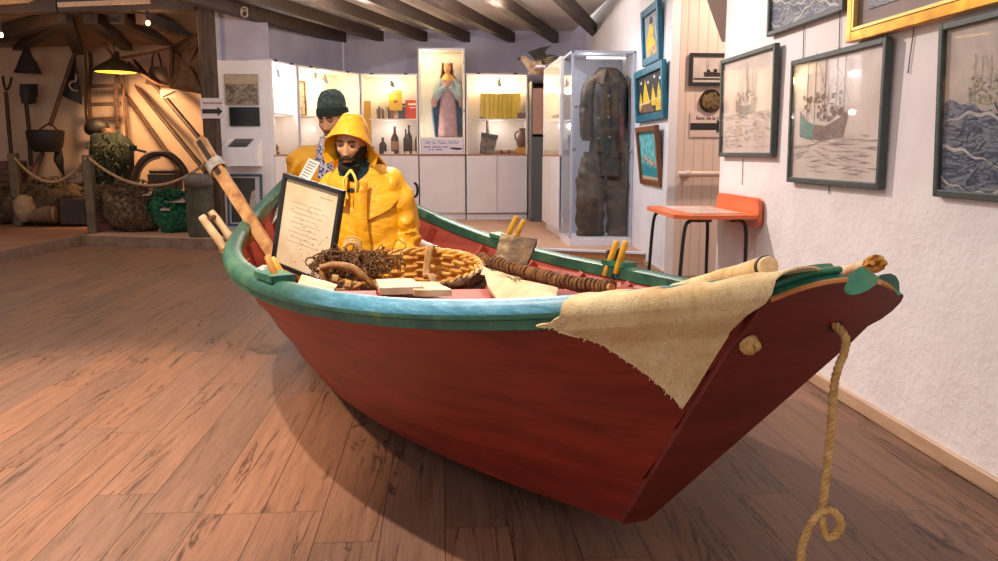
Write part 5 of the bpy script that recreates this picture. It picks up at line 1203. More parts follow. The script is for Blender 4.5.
# ------------------------------------------------------------------ right hand walls
FRD = M('dark_grey_frame', '#3a4240', '#46504c', 20, rough=.5)
GOLD = M('gilt_frame', '#b07a1c', '#e0a830', 12, rough=.28, metal=.75, bump=.1)
TEALF = M('teal_frame_paint', '#0c5a72', '#146f88', 10, rough=.45)
BRF = M('mid_brown_frame', '#6a3a20', '#84502e', 10, rough=.5)
def paint_pic(name, stops, scale, stretch=(1, 1, 1), dist=1.5, rough=.35, detail=6):
    t = NT(name); co = t.coord(stretch); n = t.noise(co, scale, detail, .6, dist); r = t.ramp(n, 0, [(p, lin(c)) for p, c in stops]); t.l(r, 0, t.p, 'Base Color'); t.p.inputs['Roughness'].default_value = rough; return t.mat
SKY = paint_pic('pale_painted_sky', [(.3, '#c9b8ae'), (.5, '#dccbc0'), (.75, '#e6d8cd')], 3)
SEA_L = paint_pic('pale_painted_sea', [(.3, '#b0a29a'), (.46, '#cbbab0'), (.54, '#d8c8bd'), (.58, '#9a8e8c'), (.7, '#d6c8be')], 5, (1, .4, 3), 2)
SEA_D = paint_pic('dark_painted_sea', [(.3, '#39435a'), (.45, '#5b6478'), (.52, '#8f949c'), (.6, '#4a536a'), (.72, '#c0bcb8')], 6, (1, .5, 2.2), 2.5)
STORM = paint_pic('painted_storm_sky', [(.3, '#a79f9b'), (.5, '#c2b6ac'), (.75, '#d6cabd')], 3)
HULLP = M('painted_hull_green', '#2e6b66', '#47807a', 20, rough=.4); HULLB = M('painted_hull_brown', '#6d5347', '#8f7060', 20, rough=.4); MASTP = M('painted_masts', '#6a5a55', rough=.5)
FOAM = paint_pic('painted_foam', [(.35, '#a9a6a6'), (.6, '#cdc8c0')], 10)
def wall_pic(X, y0, y1, z0, z1, tilt=.03, depth=.03):
    """matrix and size for a picture on a wall facing -X; local x runs to the viewer's right (towards -Y)"""
    k = (X - depth * .6 - .012) / X; y0 *= k; y1 *= k; z0, z1 = CAMH + (z0 - CAMH) * k, CAMH + (z1 - CAMH) * k
    sl = .0446 if X > 2 else 0; yc = (y0 + y1) / 2; xc = X + (sl * (yc - 7.17) - .01 if sl else 0)
    c = V((xc - depth / 2 - .014, yc, (z0 + z1) / 2)); ex = V((-sl, -1, 0)); ez = V((-tilt, 0, 1)).normalized(); return frame_mat(c, ex, ez), abs(y1 - y0), z1 - z0
def frame_on(rt, m, w, h, fw, fm, d=.03, fname='frame'):
    b = MB()
    for s in (-1, 1): b.bbox((s * (w / 2 - fw / 2), 0, 0), (fw, h, d), .004)
    for s in (-1, 1): b.bbox((0, s * (h / 2 - fw / 2), 0), (w - 2 * fw + .006, fw, d), .004)
    part(fname, b.xf(m), [fm], rt, 0)
def glaze(rt, m, w, h):
    b = MB(); b.box((0, 0, .009), (w, h, .002)); part('glazing', b.xf(m), [PICGLASS], rt, 0)
PICGLASS = glass_mat('picture_glass', (1, 1, 1, 1), .9, .03)
def ship(m, cx, cy, s, mats, masts=3, z=.004, hull=True):
    hull_b, sup, rig = MB(), MB(), MB(); P = lambda x, y: V((cx + x * s, cy + y * s, z))
    hull_b.prism([P(-.5, .06), P(-.46, -.16), P(.42, -.16), P(.54, .10), P(.40, .02), P(-.30, .0)], None, (0, 0, .0015))
    sup.prism([P(-.36, .0), P(-.36, .16), P(-.20, .16), P(-.18, .05), P(-.02, .05), P(.0, .20), P(.16, .20), P(.18, .02)], None, (0, 0, .0015))
    for k in range(masts):
        x = -.3 + .6 * k / max(1, masts - 1); rig.box(P(x, .32), (.010 * s, .62 * s, .001)); rig.box(P(x + .08, .36), (.20 * s, .008 * s, .001), Matrix.Rotation(.5, 3, 'Z')); rig.box(P(x - .06, .30), (.008 * s, .5 * s, .001), Matrix.Rotation(.18, 3, 'Z'))
    return hull_b.xf(m), sup.xf(m), rig.xf(m)
INKB = M('brown_ink', '#5d4a42', '#8a7468', 40, rough=.5); INKG = M('grey_wave_ink', '#8d8482', '#a59a96', 30, rough=.5); INKD = M('blue_wave_ink', '#39415a', '#5a6278', 30, rough=.5); TEALP = M('painted_teal', '#2f7470', '#4f8c84', 30, rough=.4)
def strokes(b, n, fx, fy, fl, th, ang=.1, z=-.0012):
    for k in range(n):
        x, y, l = fx(), fy(), fl(); a = random.gauss(0, ang); p = []
        for i in range(5):
            q = i / 4 - .5; p.append(V((x + q * l * math.cos(a), y + q * l * math.sin(a) + .18 * l * (q * q - .1) * random.choice((-1, 1)) * .5, z)))
        w = th * random.uniform(.5, 1.3); b.loft([[r + V((0, w * (1 - abs(i / 2 - 1)), 0)) for i, r in enumerate(p)], [r - V((0, w * (1 - abs(i / 2 - 1)), 0)) for i, r in enumerate(p)]], closed=False, caps=False)
def vessel(rt, m, cx, cy, s, ink, stern=None, dens=1.0):
    """hatched drawing of a fishing vessel, s metres long"""
    P = lambda x, y, z=-.0018: V((cx + x * s, cy + y * s, z)); U = random.uniform
    b = MB(); b.add([P(-.5, .16), P(-.48, -.10), P(.0, -.17), (P(.46, -.14)), P(.58, .14), P(.42, .06), P(.1, -.02), P(-.3, .02)], [tuple(range(8))]); part('drawn_hull', b.xf(m), [ink], rt, 0)
    if stern: b = MB(); b.add([P(-.505, .10, -.0012), P(-.485, -.12, -.0012), P(-.18, -.16, -.0012), P(-.16, .0, -.0012), P(-.3, .04, -.0012)], [tuple(range(5))]); part('drawn_stern', b.xf(m), [stern], rt, 0)
    b = MB(); xs = [-.34, -.16, .06, .3, .46]
    for x in xs: b.box(P(x, .34), (.009 * s, U(.5, .8) * s, .0006))
    for k in range(int(30 * dens)):
        x = U(-.46, .44); b.box(P(x, U(.04, .30)), (U(.02, .08) * s, U(.01, .07) * s, .0006), Matrix.Rotation(U(-.2, .2), 3, 'Z'))
    for k in range(int(24 * dens)):
        b.box(P(U(-.4, .5), U(.1, .55)), (U(.08, .3) * s, .004 * s, .0005), Matrix.Rotation(random.choice((-1, 1)) * U(.5, 1.3), 3, 'Z'))
    part('drawn_rigging', b.xf(m), [ink], rt, 0)
def sea_picture(label, y0, y1, z0, z1, sky, hz, kind, tilt=.03, fw=.026):
    m, w, h = wall_pic(XR, y0, y1, z0, z1, tilt); c = m.translation; rt = thing('framed_picture', label, 'picture', (c.x, c.y, z0)); frame_on(rt, m, w, h, fw, FRD)
    b = MB(); b.box((0, 0, -.008), (w - fw, h - fw, .008)); part('sheet', b.xf(m), [sky], rt, 0); U = random.uniform
    iw, ih = w - 2 * fw, h - 2 * fw; yh = -ih / 2 + ih * hz; random.seed(len(label))
    if kind == 'storm':
        b = MB(); n = 60; top = [V((lerp(-iw / 2, iw / 2, i / n), yh + .03 * math.sin(i * .16 + 1) + .008 * math.sin(i * .7), -.003)) for i in range(n + 1)]; b.loft([top, [V((p.x, -ih / 2, -.003)) for p in top]], closed=False, caps=False); part('painted_sea', b.xf(m), [SEA_D], rt, 0)
        b = MB()
        for k in range(320):
            x, y = U(-iw / 2 + .03, iw / 2 - .03), U(-ih / 2 + .02, yh - .005); l = U(.02, .06); a = .5 * math.sin(x * 14 + y * 9) + random.gauss(0, .3); b.box((x, y, -.0022), (l, U(.002, .006), .0006), Matrix.Rotation(a, 3, 'Z'))
        part('wave_strokes', b.xf(m), [INKD], rt, 0)
        for k, yy in enumerate((.42, .22, .06)):
            b = MB(); tp_ = [V((lerp(-iw / 2, iw / 2, i / n), min(yh, -ih / 2 + ih * yy + .035 * math.sin(i * .13 + k * 1.4) + .006 * math.sin(i * .8 + k)), -.0015)) for i in range(n + 1)]; b.loft([tp_, [p - V((0, .002 + .011 * abs(math.sin(i * .11 + k)), 0)) for i, p in enumerate(tp_)]], closed=False, caps=False); part('foam_crest', b.xf(m), [FOAM], rt, 0)
        if hz < .7: vessel(rt, m, -.19, yh + .045, .2, M('pale_hatch_ink', '#6a6660', '#c8bca0', 60), None, 1.2)
    else:
        b = MB(); dens = 150 if kind == 'pale' else 60
        strokes(b, dens, lambda: U(-iw / 2 + .05, iw / 2 - .05), lambda: U(-ih / 2 + .03, yh - .01) if kind != 'pale' else lerp(yh, -ih / 2, U(0, 1) ** 1.6 * .85), lambda: U(.03, .08) if kind == 'pale' else U(.1, .28), .0022, .12); part('wave_strokes', b.xf(m), [INKG], rt, 0)
        vessel(rt, m, -.02 if kind == 'pale' else -.14 * iw, yh + .045, .32 if kind == 'pale' else .46, INKG if kind == 'pale' else INKB, None if kind == 'pale' else TEALP, 1.0 if kind == 'pale' else 1.4)
    glaze(rt, m, iw, ih); return rt
sea_picture('dark-framed pale ship picture nearest the passage, above the orange desk', 5.22, 4.36, 1.10, 1.715, SKY, .42, 'pale', .02)
sea_picture('dark-framed picture of a green-sterned trawler in the middle of the right wall', 4.15, 3.245, .974, 1.595, SKY, .38, 'trawler', .02)
sea_picture('dark-framed stormy picture of a ship among big waves at the right edge', 2.885, 1.98, .966, 1.588, STORM, .50, 'storm', .05)
sea_picture('dark-framed picture of blue waves hung high above the trawler picture', 4.52, 3.655, 1.765, 2.40, STORM, .80, 'storm', .02)
def gold_picture():
    m, w, h = wall_pic(XR, 3.60, 2.55, 1.612, 2.40, .02, .05); rt = thing('gilt_picture', 'wide gilt-framed picture with a grey mount hung high on the right wall', 'picture', (m.translation.x, m.translation.y, 1.61)); frame_on(rt, m, w, h, .045, GOLD, .045)
    b = MB()
    for s in (-1, 1): b.box((s * (w / 2 - .052), 0, .012), (.012, h - .1, .02)); b.box((0, s * (h / 2 - .052), .012), (w - .1, .012, .02))
    part('inner_bead', b.xf(m), [M('pale_gilt', '#d8b868', rough=.3, metal=.6)], rt, 0)
    b = MB(); b.box((0, 0, -.01), (w - .06, h - .06, .01)); part('mount', b.xf(m), [M('mauve_grey_mount', '#8d7a76', '#9a8580', 5)], rt, 0)
    b = MB(); b.box((0, 0, -.003), (w - .28, h - .24, .006)); part('print', b.xf(m), [SEA_D], rt, 0); glaze(rt, m, w - .1, h - .1)
gold_picture()
# hanging wires left over on the wall
for i, (x0, y0, x1, y1, lab) in enumerate([(743, 158, 742, 184, 'thin hanging wire below the ship picture nearest the passage'), (829, 184, 829, 193, 'short hanging wire end below the trawler picture'), (914, 27, 908, 72, 'thin hanging wire with a hook below the gilt frame'), (804, 26, 803, 58, 'thin wire holding up the trawler picture, left of the gilt frame'), (840, 14, 839, 48, 'thin wire holding up the trawler picture, at the gilt frame corner')]):
    b = MB(); b.tube([at_x(x0, y0, XR - .006), at_x(x1, y1, XR - .006)], .0025, 6); b.ball(at_x(x1, y1, XR - .006), .004, 8, 6); solo('hanging_wire' if i == 0 else 'hanging_wire.%03d' % i, b, [M('grey_wire', '#6f6664', rough=.5)], lab, 'wire', 'picture wires on the right wall')
# orange school desk
def desk():
    z = .775; rt = thing('school_desk', 'orange school desk with black tube legs standing against the right wall', 'desk', (1.58, 4.85, 0)); OR = M('orange_laminate', '#d8642c', '#e0703a', 4, rough=.3)
    b = MB(); poly = [V((1.325, 4.50, z)), V((1.40, 4.42, z)), V((1.795, 4.42, z)), V((1.795, 5.26, z)), V((1.375, 5.26, z)), V((1.345, 5.18, z))]; b.prism(poly, None, (0, 0, -.022)); part('desktop', b, [OR], rt, 0)
    b = MB(); c = .05; y0, y1, z0, z1 = 4.42, 5.12, .70, .87
    prof = []
    for cy, cz, a0 in ((y1 - c, z1 - c, 0), (y0 + c, z1 - c, 90), (y0 + c, z0 + c, 180), (y1 - c, z0 + c, 270)):
        for k in range(6): a = R(a0 + k * 18); prof.append(V((1.812, cy + c * math.cos(a), cz + c * math.sin(a))))
    b.prism(prof, None, (-.022, 0, 0)); part('end_panel', b, [OR], rt, 30)
    for y, nm in ((4.50, 0), (5.18, 1)):
        x0, x1 = 1.39, 1.755; b = MB(); b.tube(smooth_path([V((x0 - .05, y, .0)), V((x0 - .02, y, .35)), V((x0, y, .67)), V((x0 + .03, y, .737)), V((x0 + .09, y, .740))], 5), .011, 9); part('leg', b, [BLK], rt, 50)
        b = MB(); b.tube(smooth_path([V((x1 + .02, y, .0)), V((x1 + .005, y, .35)), V((x1, y, .67)), V((x1 - .03, y, .737)), V((x1 - .09, y, .740))], 5), .011, 9); part('leg', b, [BLK], rt, 50)
        b = MB(); b.box((1.50, y, .742), (.09, .03, .02)); part('bracket', b, [BLK], rt, 0)
    o = thing('desk_map', 'printed chart lying flat on the orange desk', 'paper', (1.6, 4.85, z)); b = MB(); b.box((1.60, 4.86, z + .0025), (.30, .64, .003)); part('sheet', b, [M('pale_map_print', '#c9a898', '#e6cfc0', 20, rough=.25, c3='#b08a80')], o, 0)
desk()
# side wall pictures
def teal(label, y0, y1, z0, z1, fm, fw, scene, d=.045, tilt=.06):
    m, w, h = wall_pic(2.05, y0, y1, z0, z1, tilt, d); rt = thing('framed_painting', label, 'picture', (m.translation.x, m.translation.y, z0)); frame_on(rt, m, w, h, fw, fm, d); iw, ih = w - 2 * fw, h - 2 * fw
    Pq = lambda x, y: V((x * iw, y * ih, -.0))
    b = MB(); b.box((0, 0, -.010), (iw + .02, ih + .02, .012)); bg = {'man': M('grey_blue_paint', '#7a8590', '#a2a8ac', 6), 'men': M('black_night_paint', '#15161c', '#23242c', 10), 'sea': M('turquoise_sea_paint', '#2e8c9c', '#4fb0b8', 14, c3='#8fd0cc')}[scene]
    part('canvas', b.xf(m), [bg], rt, 0); Y1 = M('painted_yellow', '#d8a818', '#e8c83c', 14, c3='#b07a14')
    def blob(name, pts, mt, z=.001):
        b = MB(); b.prism([Pq(x, y) + V((0, 0, -.003 + z)) for x, y in pts], None, (0, 0, .0015)); part(name, b.xf(m), [mt], rt, 0)
    if scene == 'man':
        blob('painted_figure', [(-.34, -.48), (-.38, -.1), (-.22, .12), (-.12, .26), (.06, .26), (.16, .1), (.12, -.1), (.26, -.2), (.22, -.48)], Y1); blob('painted_head', [(-.1, .26), (-.12, .36), (-.02, .44), (.08, .38), (.07, .27)], M('painted_dark_hat', '#2a2420'), .002)
        blob('painted_catch', [(-.2, -.48), (-.1, -.32), (.2, -.28), (.42, -.4), (.44, -.48)], M('painted_orange_brown', '#a8642c', '#d8b890', 20), .0025); blob('painted_rail', [(.2, .4), (.24, .4), (.38, -.2), (.33, -.2)], M('painted_pale_grey', '#c8c8c8'), .002)
    elif scene == 'men':
        for k, (x, y, s) in enumerate(((-.38, -.12, .8), (-.16, .02, 1.35), (.14, -.06, 1.0), (.36, -.08, 1.1))): blob('painted_figure', [(x - .10 * s, y - .26), (x - .08 * s, y - .02), (x - .015, y + .28 * s), (x + .05 * s, y + .05), (x + .12 * s, y - .26)], Y1)
        blob('painted_figure', [(.22, -.46), (.24, -.2), (.32, -.1), (.42, -.2), (.44, -.46)], Y1, .002); blob('painted_rail', [(-.46, -.20), (.44, -.14), (.44, -.16), (-.46, -.24)], M('painted_cream', '#e0d0b0'), .0025)
        blob('painted_catch', [(-.42, -.44), (-.36, -.26), (-.1, -.24), (.1, -.30), (.16, -.46)], M('painted_maroon', '#5a3830', '#8a6a58', 20), .002)
        for k, (x, y) in enumerate(((-.34, .34), (-.05, .30), (.2, .38), (.4, .30))): blob('painted_lamp', [(x + .03 * math.cos(a), y + .04 * math.sin(a)) for a in [q * math.pi / 5 for q in range(10)]], M('painted_white_lamp', '#e8e4e0'), .003)
    else:
        blob('painted_island', [(-.40, -.06), (-.2, .02), (.0, -.04), (.2, -.1), (.44, -.14), (.42, -.22), (.1, -.2), (-.2, -.14)], M('painted_dark_island', '#1c2a30', '#d8cdb8', 20), .001); blob('painted_water', [(-.46, -.46), (-.46, -.16), (.0, -.24), (.46, -.26), (.46, -.46)], M('painted_deep_teal', '#1a7a8a', '#2898a4', 16), .0005)
        blob('painted_shore', [(-.5, -.5), (-.5, -.43), (.5, -.45), (.5, -.5)], M('painted_sand', '#c0b090'), .002)
teal('teal-framed painting of a fisherman in yellow, uppermost on the side wall', 8.40, 7.62, 1.995, 2.54, TEALF, .07, 'man')
teal('teal-framed dark painting of figures in yellow beside the suit case', 8.66, 7.36, 1.437, 1.965, TEALF, .07, 'men')
teal('brown-framed turquoise seascape painting, lowest on the side wall', 8.44, 7.50, .80, 1.385, BRF, .055, 'sea', tilt=.12)
# passage wall: framed ship print, medallion, arrow sign, handrail
def passage():
    Y = 7.165; ez = V((0, 0, 1))
    TLp, BRp = at_y(690, 53, Y - .02), at_y(733, 86, Y - .02); c = (TLp + BRp) / 2; w, h = BRp.x - TLp.x, TLp.z - BRp.z
    rt, m = small_frame('framed_ship_print', 'black-framed grey print of a ship on the passage wall', c, V((1, 0, 0)), w, h, .03, BLACKW, M('grey_print_paper', '#b9aaa2', '#cfc2ba', 6))
    hb, sb, rb = ship(m, .02, -.03, .18, None, 2, .004); part('printed_hull', hb, [INK], rt, 0); part('printed_deckhouse', sb, [INK], rt, 0); part('printed_rigging', rb, [INK], rt, 0); b = MB(); b.box((0, -.08, .004), (w - .08, .012, .002)); part('printed_waterline', b.xf(m), [INK], rt, 0)
    c = at_y(711, 101, Y - .02); r = (at_y(722, 101, Y).x - at_y(700, 101, Y).x) / 2; q = Matrix.Rotation(math.pi / 2, 3, 'X')
    rt = thing('bronze_medallion', 'round dark bronze medallion above the arrow sign on the passage wall', 'medallion', c - V((0, 0, r))); b = MB(); b.lathe([(r, 0), (r, .02), (r * .92, .03), (r * .86, .022)], c + V((0, .015, 0)), 32, rot=q); part('rim', b, [M('dark_bronze', '#2c221a', '#4a3826', 20, rough=.4, metal=.5)], rt, 40)
    b = MB(); b.lathe([(r * .86, .0), (r * .86, .022), (.0, .026)], c + V((0, .015, 0)), 32, rot=q); b.jit(.004, 30); part('relief', b, [M('bronze_relief', '#4a3a26', '#8a7048', 30, rough=.5, metal=.4, bump=.6)], rt, 60)
    a, d = at_y(690.5, 112, Y - .008), at_y(736, 137, Y - .008); rt = thing('direction_sign', 'pale sign with a black arrow on the passage wall below the medallion', 'sign', ((a.x + d.x) / 2, Y, d.z)); b = MB(); b.box(((a.x + d.x) / 2, Y - .004, (a.z + d.z) / 2), (d.x - a.x, .006, a.z - d.z)); part('card', b, [M('rosy_card', '#d8bfb8', rough=.7)], rt, 0)
    y = Y - .009; t0, t1, t2 = at_y(690.5, 123, y), at_y(716.5, 130, y), at_y(727, 126.5, y); b = MB(); mid = (t0.z + t1.z) / 2; hh = (t0.z - t1.z) / 2
    b.prism([V((t0.x, y, mid + hh)), V((t1.x, y, mid + hh)), V((t1.x, y, mid + 2 * hh)), V((t2.x, y, mid)), V((t1.x, y, mid - 2 * hh)), V((t1.x, y, mid - hh)), V((t0.x, y, mid - hh))], None, (0, .002, 0)); part('arrow', b, [INK], rt, 0)
    tx = text_mb('Sens de la visite', .044, frame_mat(at_y(696, 119.6, y), V((1, 0, 0)), ez), .001); part('lettering', tx, [INK], rt, 0)
    rt = thing('handrail', 'pale tubular handrail with a wall bracket on the passage wall', 'handrail', at_y(690, 174, Y)); a, d = at_y(678, 174, Y - .07), at_y(760, 176, Y - .07); b = MB(); b.tube([a, V((d.x, d.y, a.z))], .026, 12); part('rail', b, [M('beige_rail', '#d8c0b2', rough=.4)], rt, 40)
    b = MB(); b.tube([a + V((.09, .0, 0)), a + V((.09, .07, 0))], .02, 10); b.lathe([(.04, 0), (.04, .012)], a + V((.09, .06, 0)), 14, rot=Matrix.Rotation(-math.pi / 2, 3, 'X')); b.ball(a + V((.09, 0, 0)), .036, 12, 8); part('bracket', b, [M('beige_bracket', '#cdb4a6', rough=.4)], rt, 40)
    # tilted white-framed photograph up under the passage ceiling
    pts = [at_y(703, -12, 6.1), at_y(760, -12, 6.1), at_y(760, 42, 6.3), at_y(722, 42, 6.3)]; rt = thing('tilted_photograph', 'white-mounted dark photograph hung tilted high beside the right wall end', 'picture', pts[3]); n = (pts[1] - pts[0]).cross(pts[3] - pts[0]).normalized(); b = MB(); b.prism(pts, None, -n * .02 if n.dot(FWD) < 0 else n * .02); part('mount', b, [M('cream_mount', '#d8c8c0', rough=.6)], rt, 0)
    c = sum(pts, V()) / 4; ins = [p.lerp(c, .0) + V((.085 if i in (0, 3) else 0, 0, .05 if i > 1 else 0)) for i, p in enumerate(pts)]; s = -n * .003 if n.dot(FWD) > 0 else n * .003; b = MB(); b.prism([p + s for p in ins], None, s * .3); part('print', b, [M('dark_photo', '#3c363a', '#6a6264', 14)], rt, 0)
passage()
# ------------------------------------------------------------------ glass case with the heavy oilcloth suit
GREYG = M('aluminium_profile', '#b9bccb', rough=.35, metal=.4)
def suit_case():
    x0, x1, y0, y1, z0, z1 = 1.41, 2.105, 8.76, 9.42, .1, 2.205; cx, cy = (x0 + x1) / 2, (y0 + y1) / 2; rt = thing('suit_case', 'tall glass case holding the dark work suit against the side wall', 'display case', (cx, cy, z0))
    b = MB(); b.box((cx, cy, .14), (x1 - x0, y1 - y0, .08)); part('base', b, [CABW], rt, 0)
    b = MB(); b.box((cx, y1 - .012, 1.19), (x1 - x0, .02, 2.02)); part('back_panel', b, [M('blue_white_lining', '#b8bccc', rough=.6)], rt, 0)
    b = MB(); b.box((cx, cy, z1 - .012), (x1 - x0, y1 - y0, .024)); part('top_panel', b, [GREYG], rt, 0)
    for x in (x0 + .012, x1 - .012):
        b = MB(); b.box((x, y0 + .012, 1.19), (.024, .024, 2.02)); part('frame_post', b, [GREYG], rt, 0)
    b = MB(); b.box((cx, y0 + .004, 1.19), (x1 - x0 - .04, .005, 2.0)); part('glass_door', b, [GLASS], rt, 0)
    b = MB(); b.box((x0 + .004, cy, 1.19), (.005, y1 - y0 - .04, 2.0)); part('glass_side', b, [GLASS], rt, 0)
    for x, z in ((x0 + .035, 1.16), (x1 - .03, 1.14), (x0 + .05, 1.62)):
        b = MB(); b.lathe([(.016, 0), (.02, .006), (.012, .016)], (x, y0 - .0, z), 12, rot=Matrix.Rotation(math.pi / 2, 3, 'X')); part('lock', b, [METAL], rt, 40)
    b = MB(); b.tube([V((x0 + .2, cy - .1, z1 - .05)), V((x1 - .06, cy - .1, z1 - .05))], .014, 8); part('glare_strip', b, [emit('glare_strip_glow', '#fff4ea', 1.0)], rt, 40)  # glowing tube added to stand in for a reflected stripe
suit_case()
bulb('suit_case_lamp', (1.62, 8.86, 2.08), 2.2, (1, .94, .88), .05)
SUIT = M('brown_black_oilcloth', '#211a16', '#3c3029', 7, rough=.5, bump=.6, bscale=10, c3='#514136')
SUIT2 = M('rusty_brown_oilcloth', '#241a12', '#40301f', 6, rough=.55, bump=.5, bscale=10, c3='#5e4834')
def suit():
    Y = 9.08; P = lambda x, y, d=0: at_y(x + 5.5, y, Y + d)
    rt = thing('work_jacket', 'dark brown oilcloth work jacket hanging in the glass case', 'jacket', P(603, 158)); n = 28
    def ring(xl, xr, y, d): a, c_ = P(xl, y), P(xr, y); c = (a + c_) / 2; rx = (c_.x - a.x) / 2; return [c + V((rx * math.cos(2 * math.pi * k / n), d * math.sin(2 * math.pi * k / n) + .008 * math.sin(k * 1.9 + y), 0)) for k in range(n)]
    b = MB(); b.loft([ring(594, 611, 68, .05), ring(588, 618, 74, .07), ring(583, 626, 84, .10), ring(584, 626, 100, .115), ring(585, 626, 120, .12), ring(584, 627, 140, .125), ring(583, 630, 158, .13), ring(584, 629, 159, .10)]); b.jit(.014, 9); b.v = [V((min(p.x, 2.08), p.y, p.z)) for p in b.v]; part('jacket_body', b, [SUIT], rt, 60)
    for s, pts in ((0, [(588, 78), (582, 92), (580, 112), (580, 132), (582, 139)]), (1, [(621, 78), (629, 94), (631, 112), (632, 132), (631, 141)])):
        b = MB(); fold_tube(b, [P(x, y, -.03 - .02 * (y > 110)) for x, y in pts], [.06, .075, .072, .066, .06], 16, (.5,), s, .02); b.v = [V((min(p.x, 2.084), p.y, p.z)) for p in b.v]; part('sleeve', b, [SUIT], rt, 60)
        b = MB(); e = P(*pts[-1], -.05); b.lathe([(.058, -.02), (.066, -.015), (.064, .03)], e, 16); part('cuff', b, [SUIT2], rt, 40)
    for s in (-1, 1):
        b = MB(); b.grid(lambda u, v: P(602 + s * (1 + 9 * u + 3 * v), 69 + 3 * u + 16 * v * (1 - .45 * u), -.10 - .035 * v + .02 * u), 8, 8, .01); b.jit(.006, 14); part('collar_flap', b, [SUIT2], rt, 60)
    b = MB(); b.grid(lambda u, v: P(599 + 5 * u, lerp(84, 157, v), -.128 - .006 * math.sin(u * 3.1)), 3, 14, .008); part('placket', b, [SUIT2], rt, 60)
    for k, (x, y) in enumerate(((593, 118), (603, 117), (593, 138), (604, 137), (603, 96))):
        b = MB(); b.lathe([(.014, 0), (.014, .005), (.006, .008)], P(x, y, -.142), 10, rot=Matrix.Rotation(math.pi / 2, 3, 'X')); part('button', b, [METAL], rt, 40)
    for x in (589, 612):
        b = MB(); b.grid(lambda u, v: P(x + 9 * u, 141 + 11 * v, -.135), 3, 3, .012); part('pocket_flap', b, [SUIT2], rt, 30)
    b = MB(); b.grid(lambda u, v: P(614 + 4 * u, lerp(116, 143, v), -.137), 2, 6, .004); part('red_stripe', b, [M('dull_red_cloth', '#5a2a28', '#6a3230', 8)], rt, 30, label='dull red patch on the jacket')
    b = MB(); b.tube(smooth_path([P(603, 68), P(603, 60), P(606, 57), P(604, 54)], 4), .006, 6); part('hanger_hook', b, [METAL], rt, 40)
    rt = thing('work_trousers', 'dark brown oilcloth trousers hanging below the jacket in the glass case', 'trousers', P(603, 237))
    for s, pts, nm in ((0, [(588, 158), (586, 175), (584.5, 200), (584.5, 225), (585, 237)], 0), (1, [(612, 158), (614, 178), (615, 200), (615, 225), (615, 237)], 1)):
        b = MB(); fold_tube(b, [P(x, y, .0) for x, y in pts], [.14, .155, .165, .16, .155], 22, (.3, .55, .85), s + 3, .03)
        for i, p in enumerate(b.v): b.v[i] = V((min(p.x, 2.084), Y + (p.y - Y) * .75, p.z))
        part('trouser_leg', b, [SUIT2], rt, 60)
    b = MB(); b.loft([ring(578, 625, 152, .12), ring(577, 626, 162, .125), ring(576, 627, 176, .12)]); b.jit(.008, 10); b.v = [V((min(p.x, 2.08), p.y, p.z)) for p in b.v]; part('waistband', b, [SUIT], rt, 60)
    b = MB(); b.grid(lambda u, v: P(lerp(594, 632, u), lerp(178, 186, u) + 3 * v, -.128), 8, 2, .006); part('seam_fold', b, [SUIT], rt, 40)
suit()
# ------------------------------------------------------------------ stuffed seabird on top of the cases
def bird():
    Y = 11.3; P = lambda x, y, d=0: at_y(x, y, Y + d); base = P(538, 71); base.z = 2.297
    rt = thing('stuffed_seabird', 'stuffed pale seabird with raised dark wings perched on the long glass cabinet', 'bird', base)
    b = MB(); b.tube(smooth_path([P(524, 60), P(527, 62), P(532, 66), P(538, 68), P(545, 65), P(552, 62)], 4), [.03, .035, .04, .045, .05, .055, .065, .075, .085, .09, .095, .1, .1, .1, .1, .095, .09, .08, .06, .04, .02], 14); b.ball(P(524, 59), (.055, .045, .045)); b = melt(b, .012, 4); part('body', b, [M('buff_plumage', '#a8835f', '#d2b392', 14, rough=.9, bump=.3, c3='#e0c8aa')], rt, 60)
    b = MB(); b.tube([P(522, 59), P(519, 58.6), P(517, 59.5)], [.02, .016, .006], 8); part('beak', b, [M('dark_beak', '#3a1c1a')], rt, 50)
    b = MB(); b.ball(P(523.5, 58.3, -.045), .008, 8, 6); part('eye', b, [BLK], rt, 50)
    DK = M('dark_wing_plumage', '#22211f', '#4a4236', 20, rough=.8, bump=.4)
    b = MB(); w = [P(528, 52), P(534, 49.5), P(543, 47), P(552, 45.5), P(548, 48), P(545, 52), P(548, 58), P(543, 65), P(538, 64), P(534, 58)]; b.prism(w, None, (0, .03, 0)); b.jit(.01, 10); part('wing', b, [DK], rt, 40)
    b = MB(); w = [P(541, 58, -.1), P(548, 54.5, -.12), P(556, 56, -.14), P(561, 60, -.15), P(554, 64, -.14), P(547, 68, -.12), P(542, 65, -.1)]; b.prism(w, None, (0, -.03, 0)); b.jit(.01, 10); part('wing', b, [DK], rt, 40)
    for k in range(4):
        b = MB(); a = P(543 + k, 60 + 1.6 * k, -.17); c = P(556 - k, 57 + 2.6 * k, -.2); b.tube([a, (a + c) / 2 + V((0, 0, .015)), c], [.006, .01, .003], 6); part('wing_bar', b, [M('pale_wing_bar', '#a89468')], rt, 50)
    for s in (-.03, .03):
        b = MB(); t = P(540, 70); b.tube([V((t.x + s, Y, 2.42)), V((t.x + s, Y, 2.30))], .012, 7); part('leg', b, [M('bird_leg', '#7a5a40')], rt, 40)
    b = MB(); t = P(540, 70); b.box((t.x, Y, 2.285), (.3, .2, .026)); part('perch_board', b, [TOPW], rt, 0)
bird()
# shelf-top bridge between the cabinets that carries the bird
b = MB(); b.box((1.55, 11.35, 2.255), (.55, .98, .03)); solo('top_board', b, [CABW], 'white board bridging the cabinet tops beneath the stuffed seabird', 'board', smooth=0)
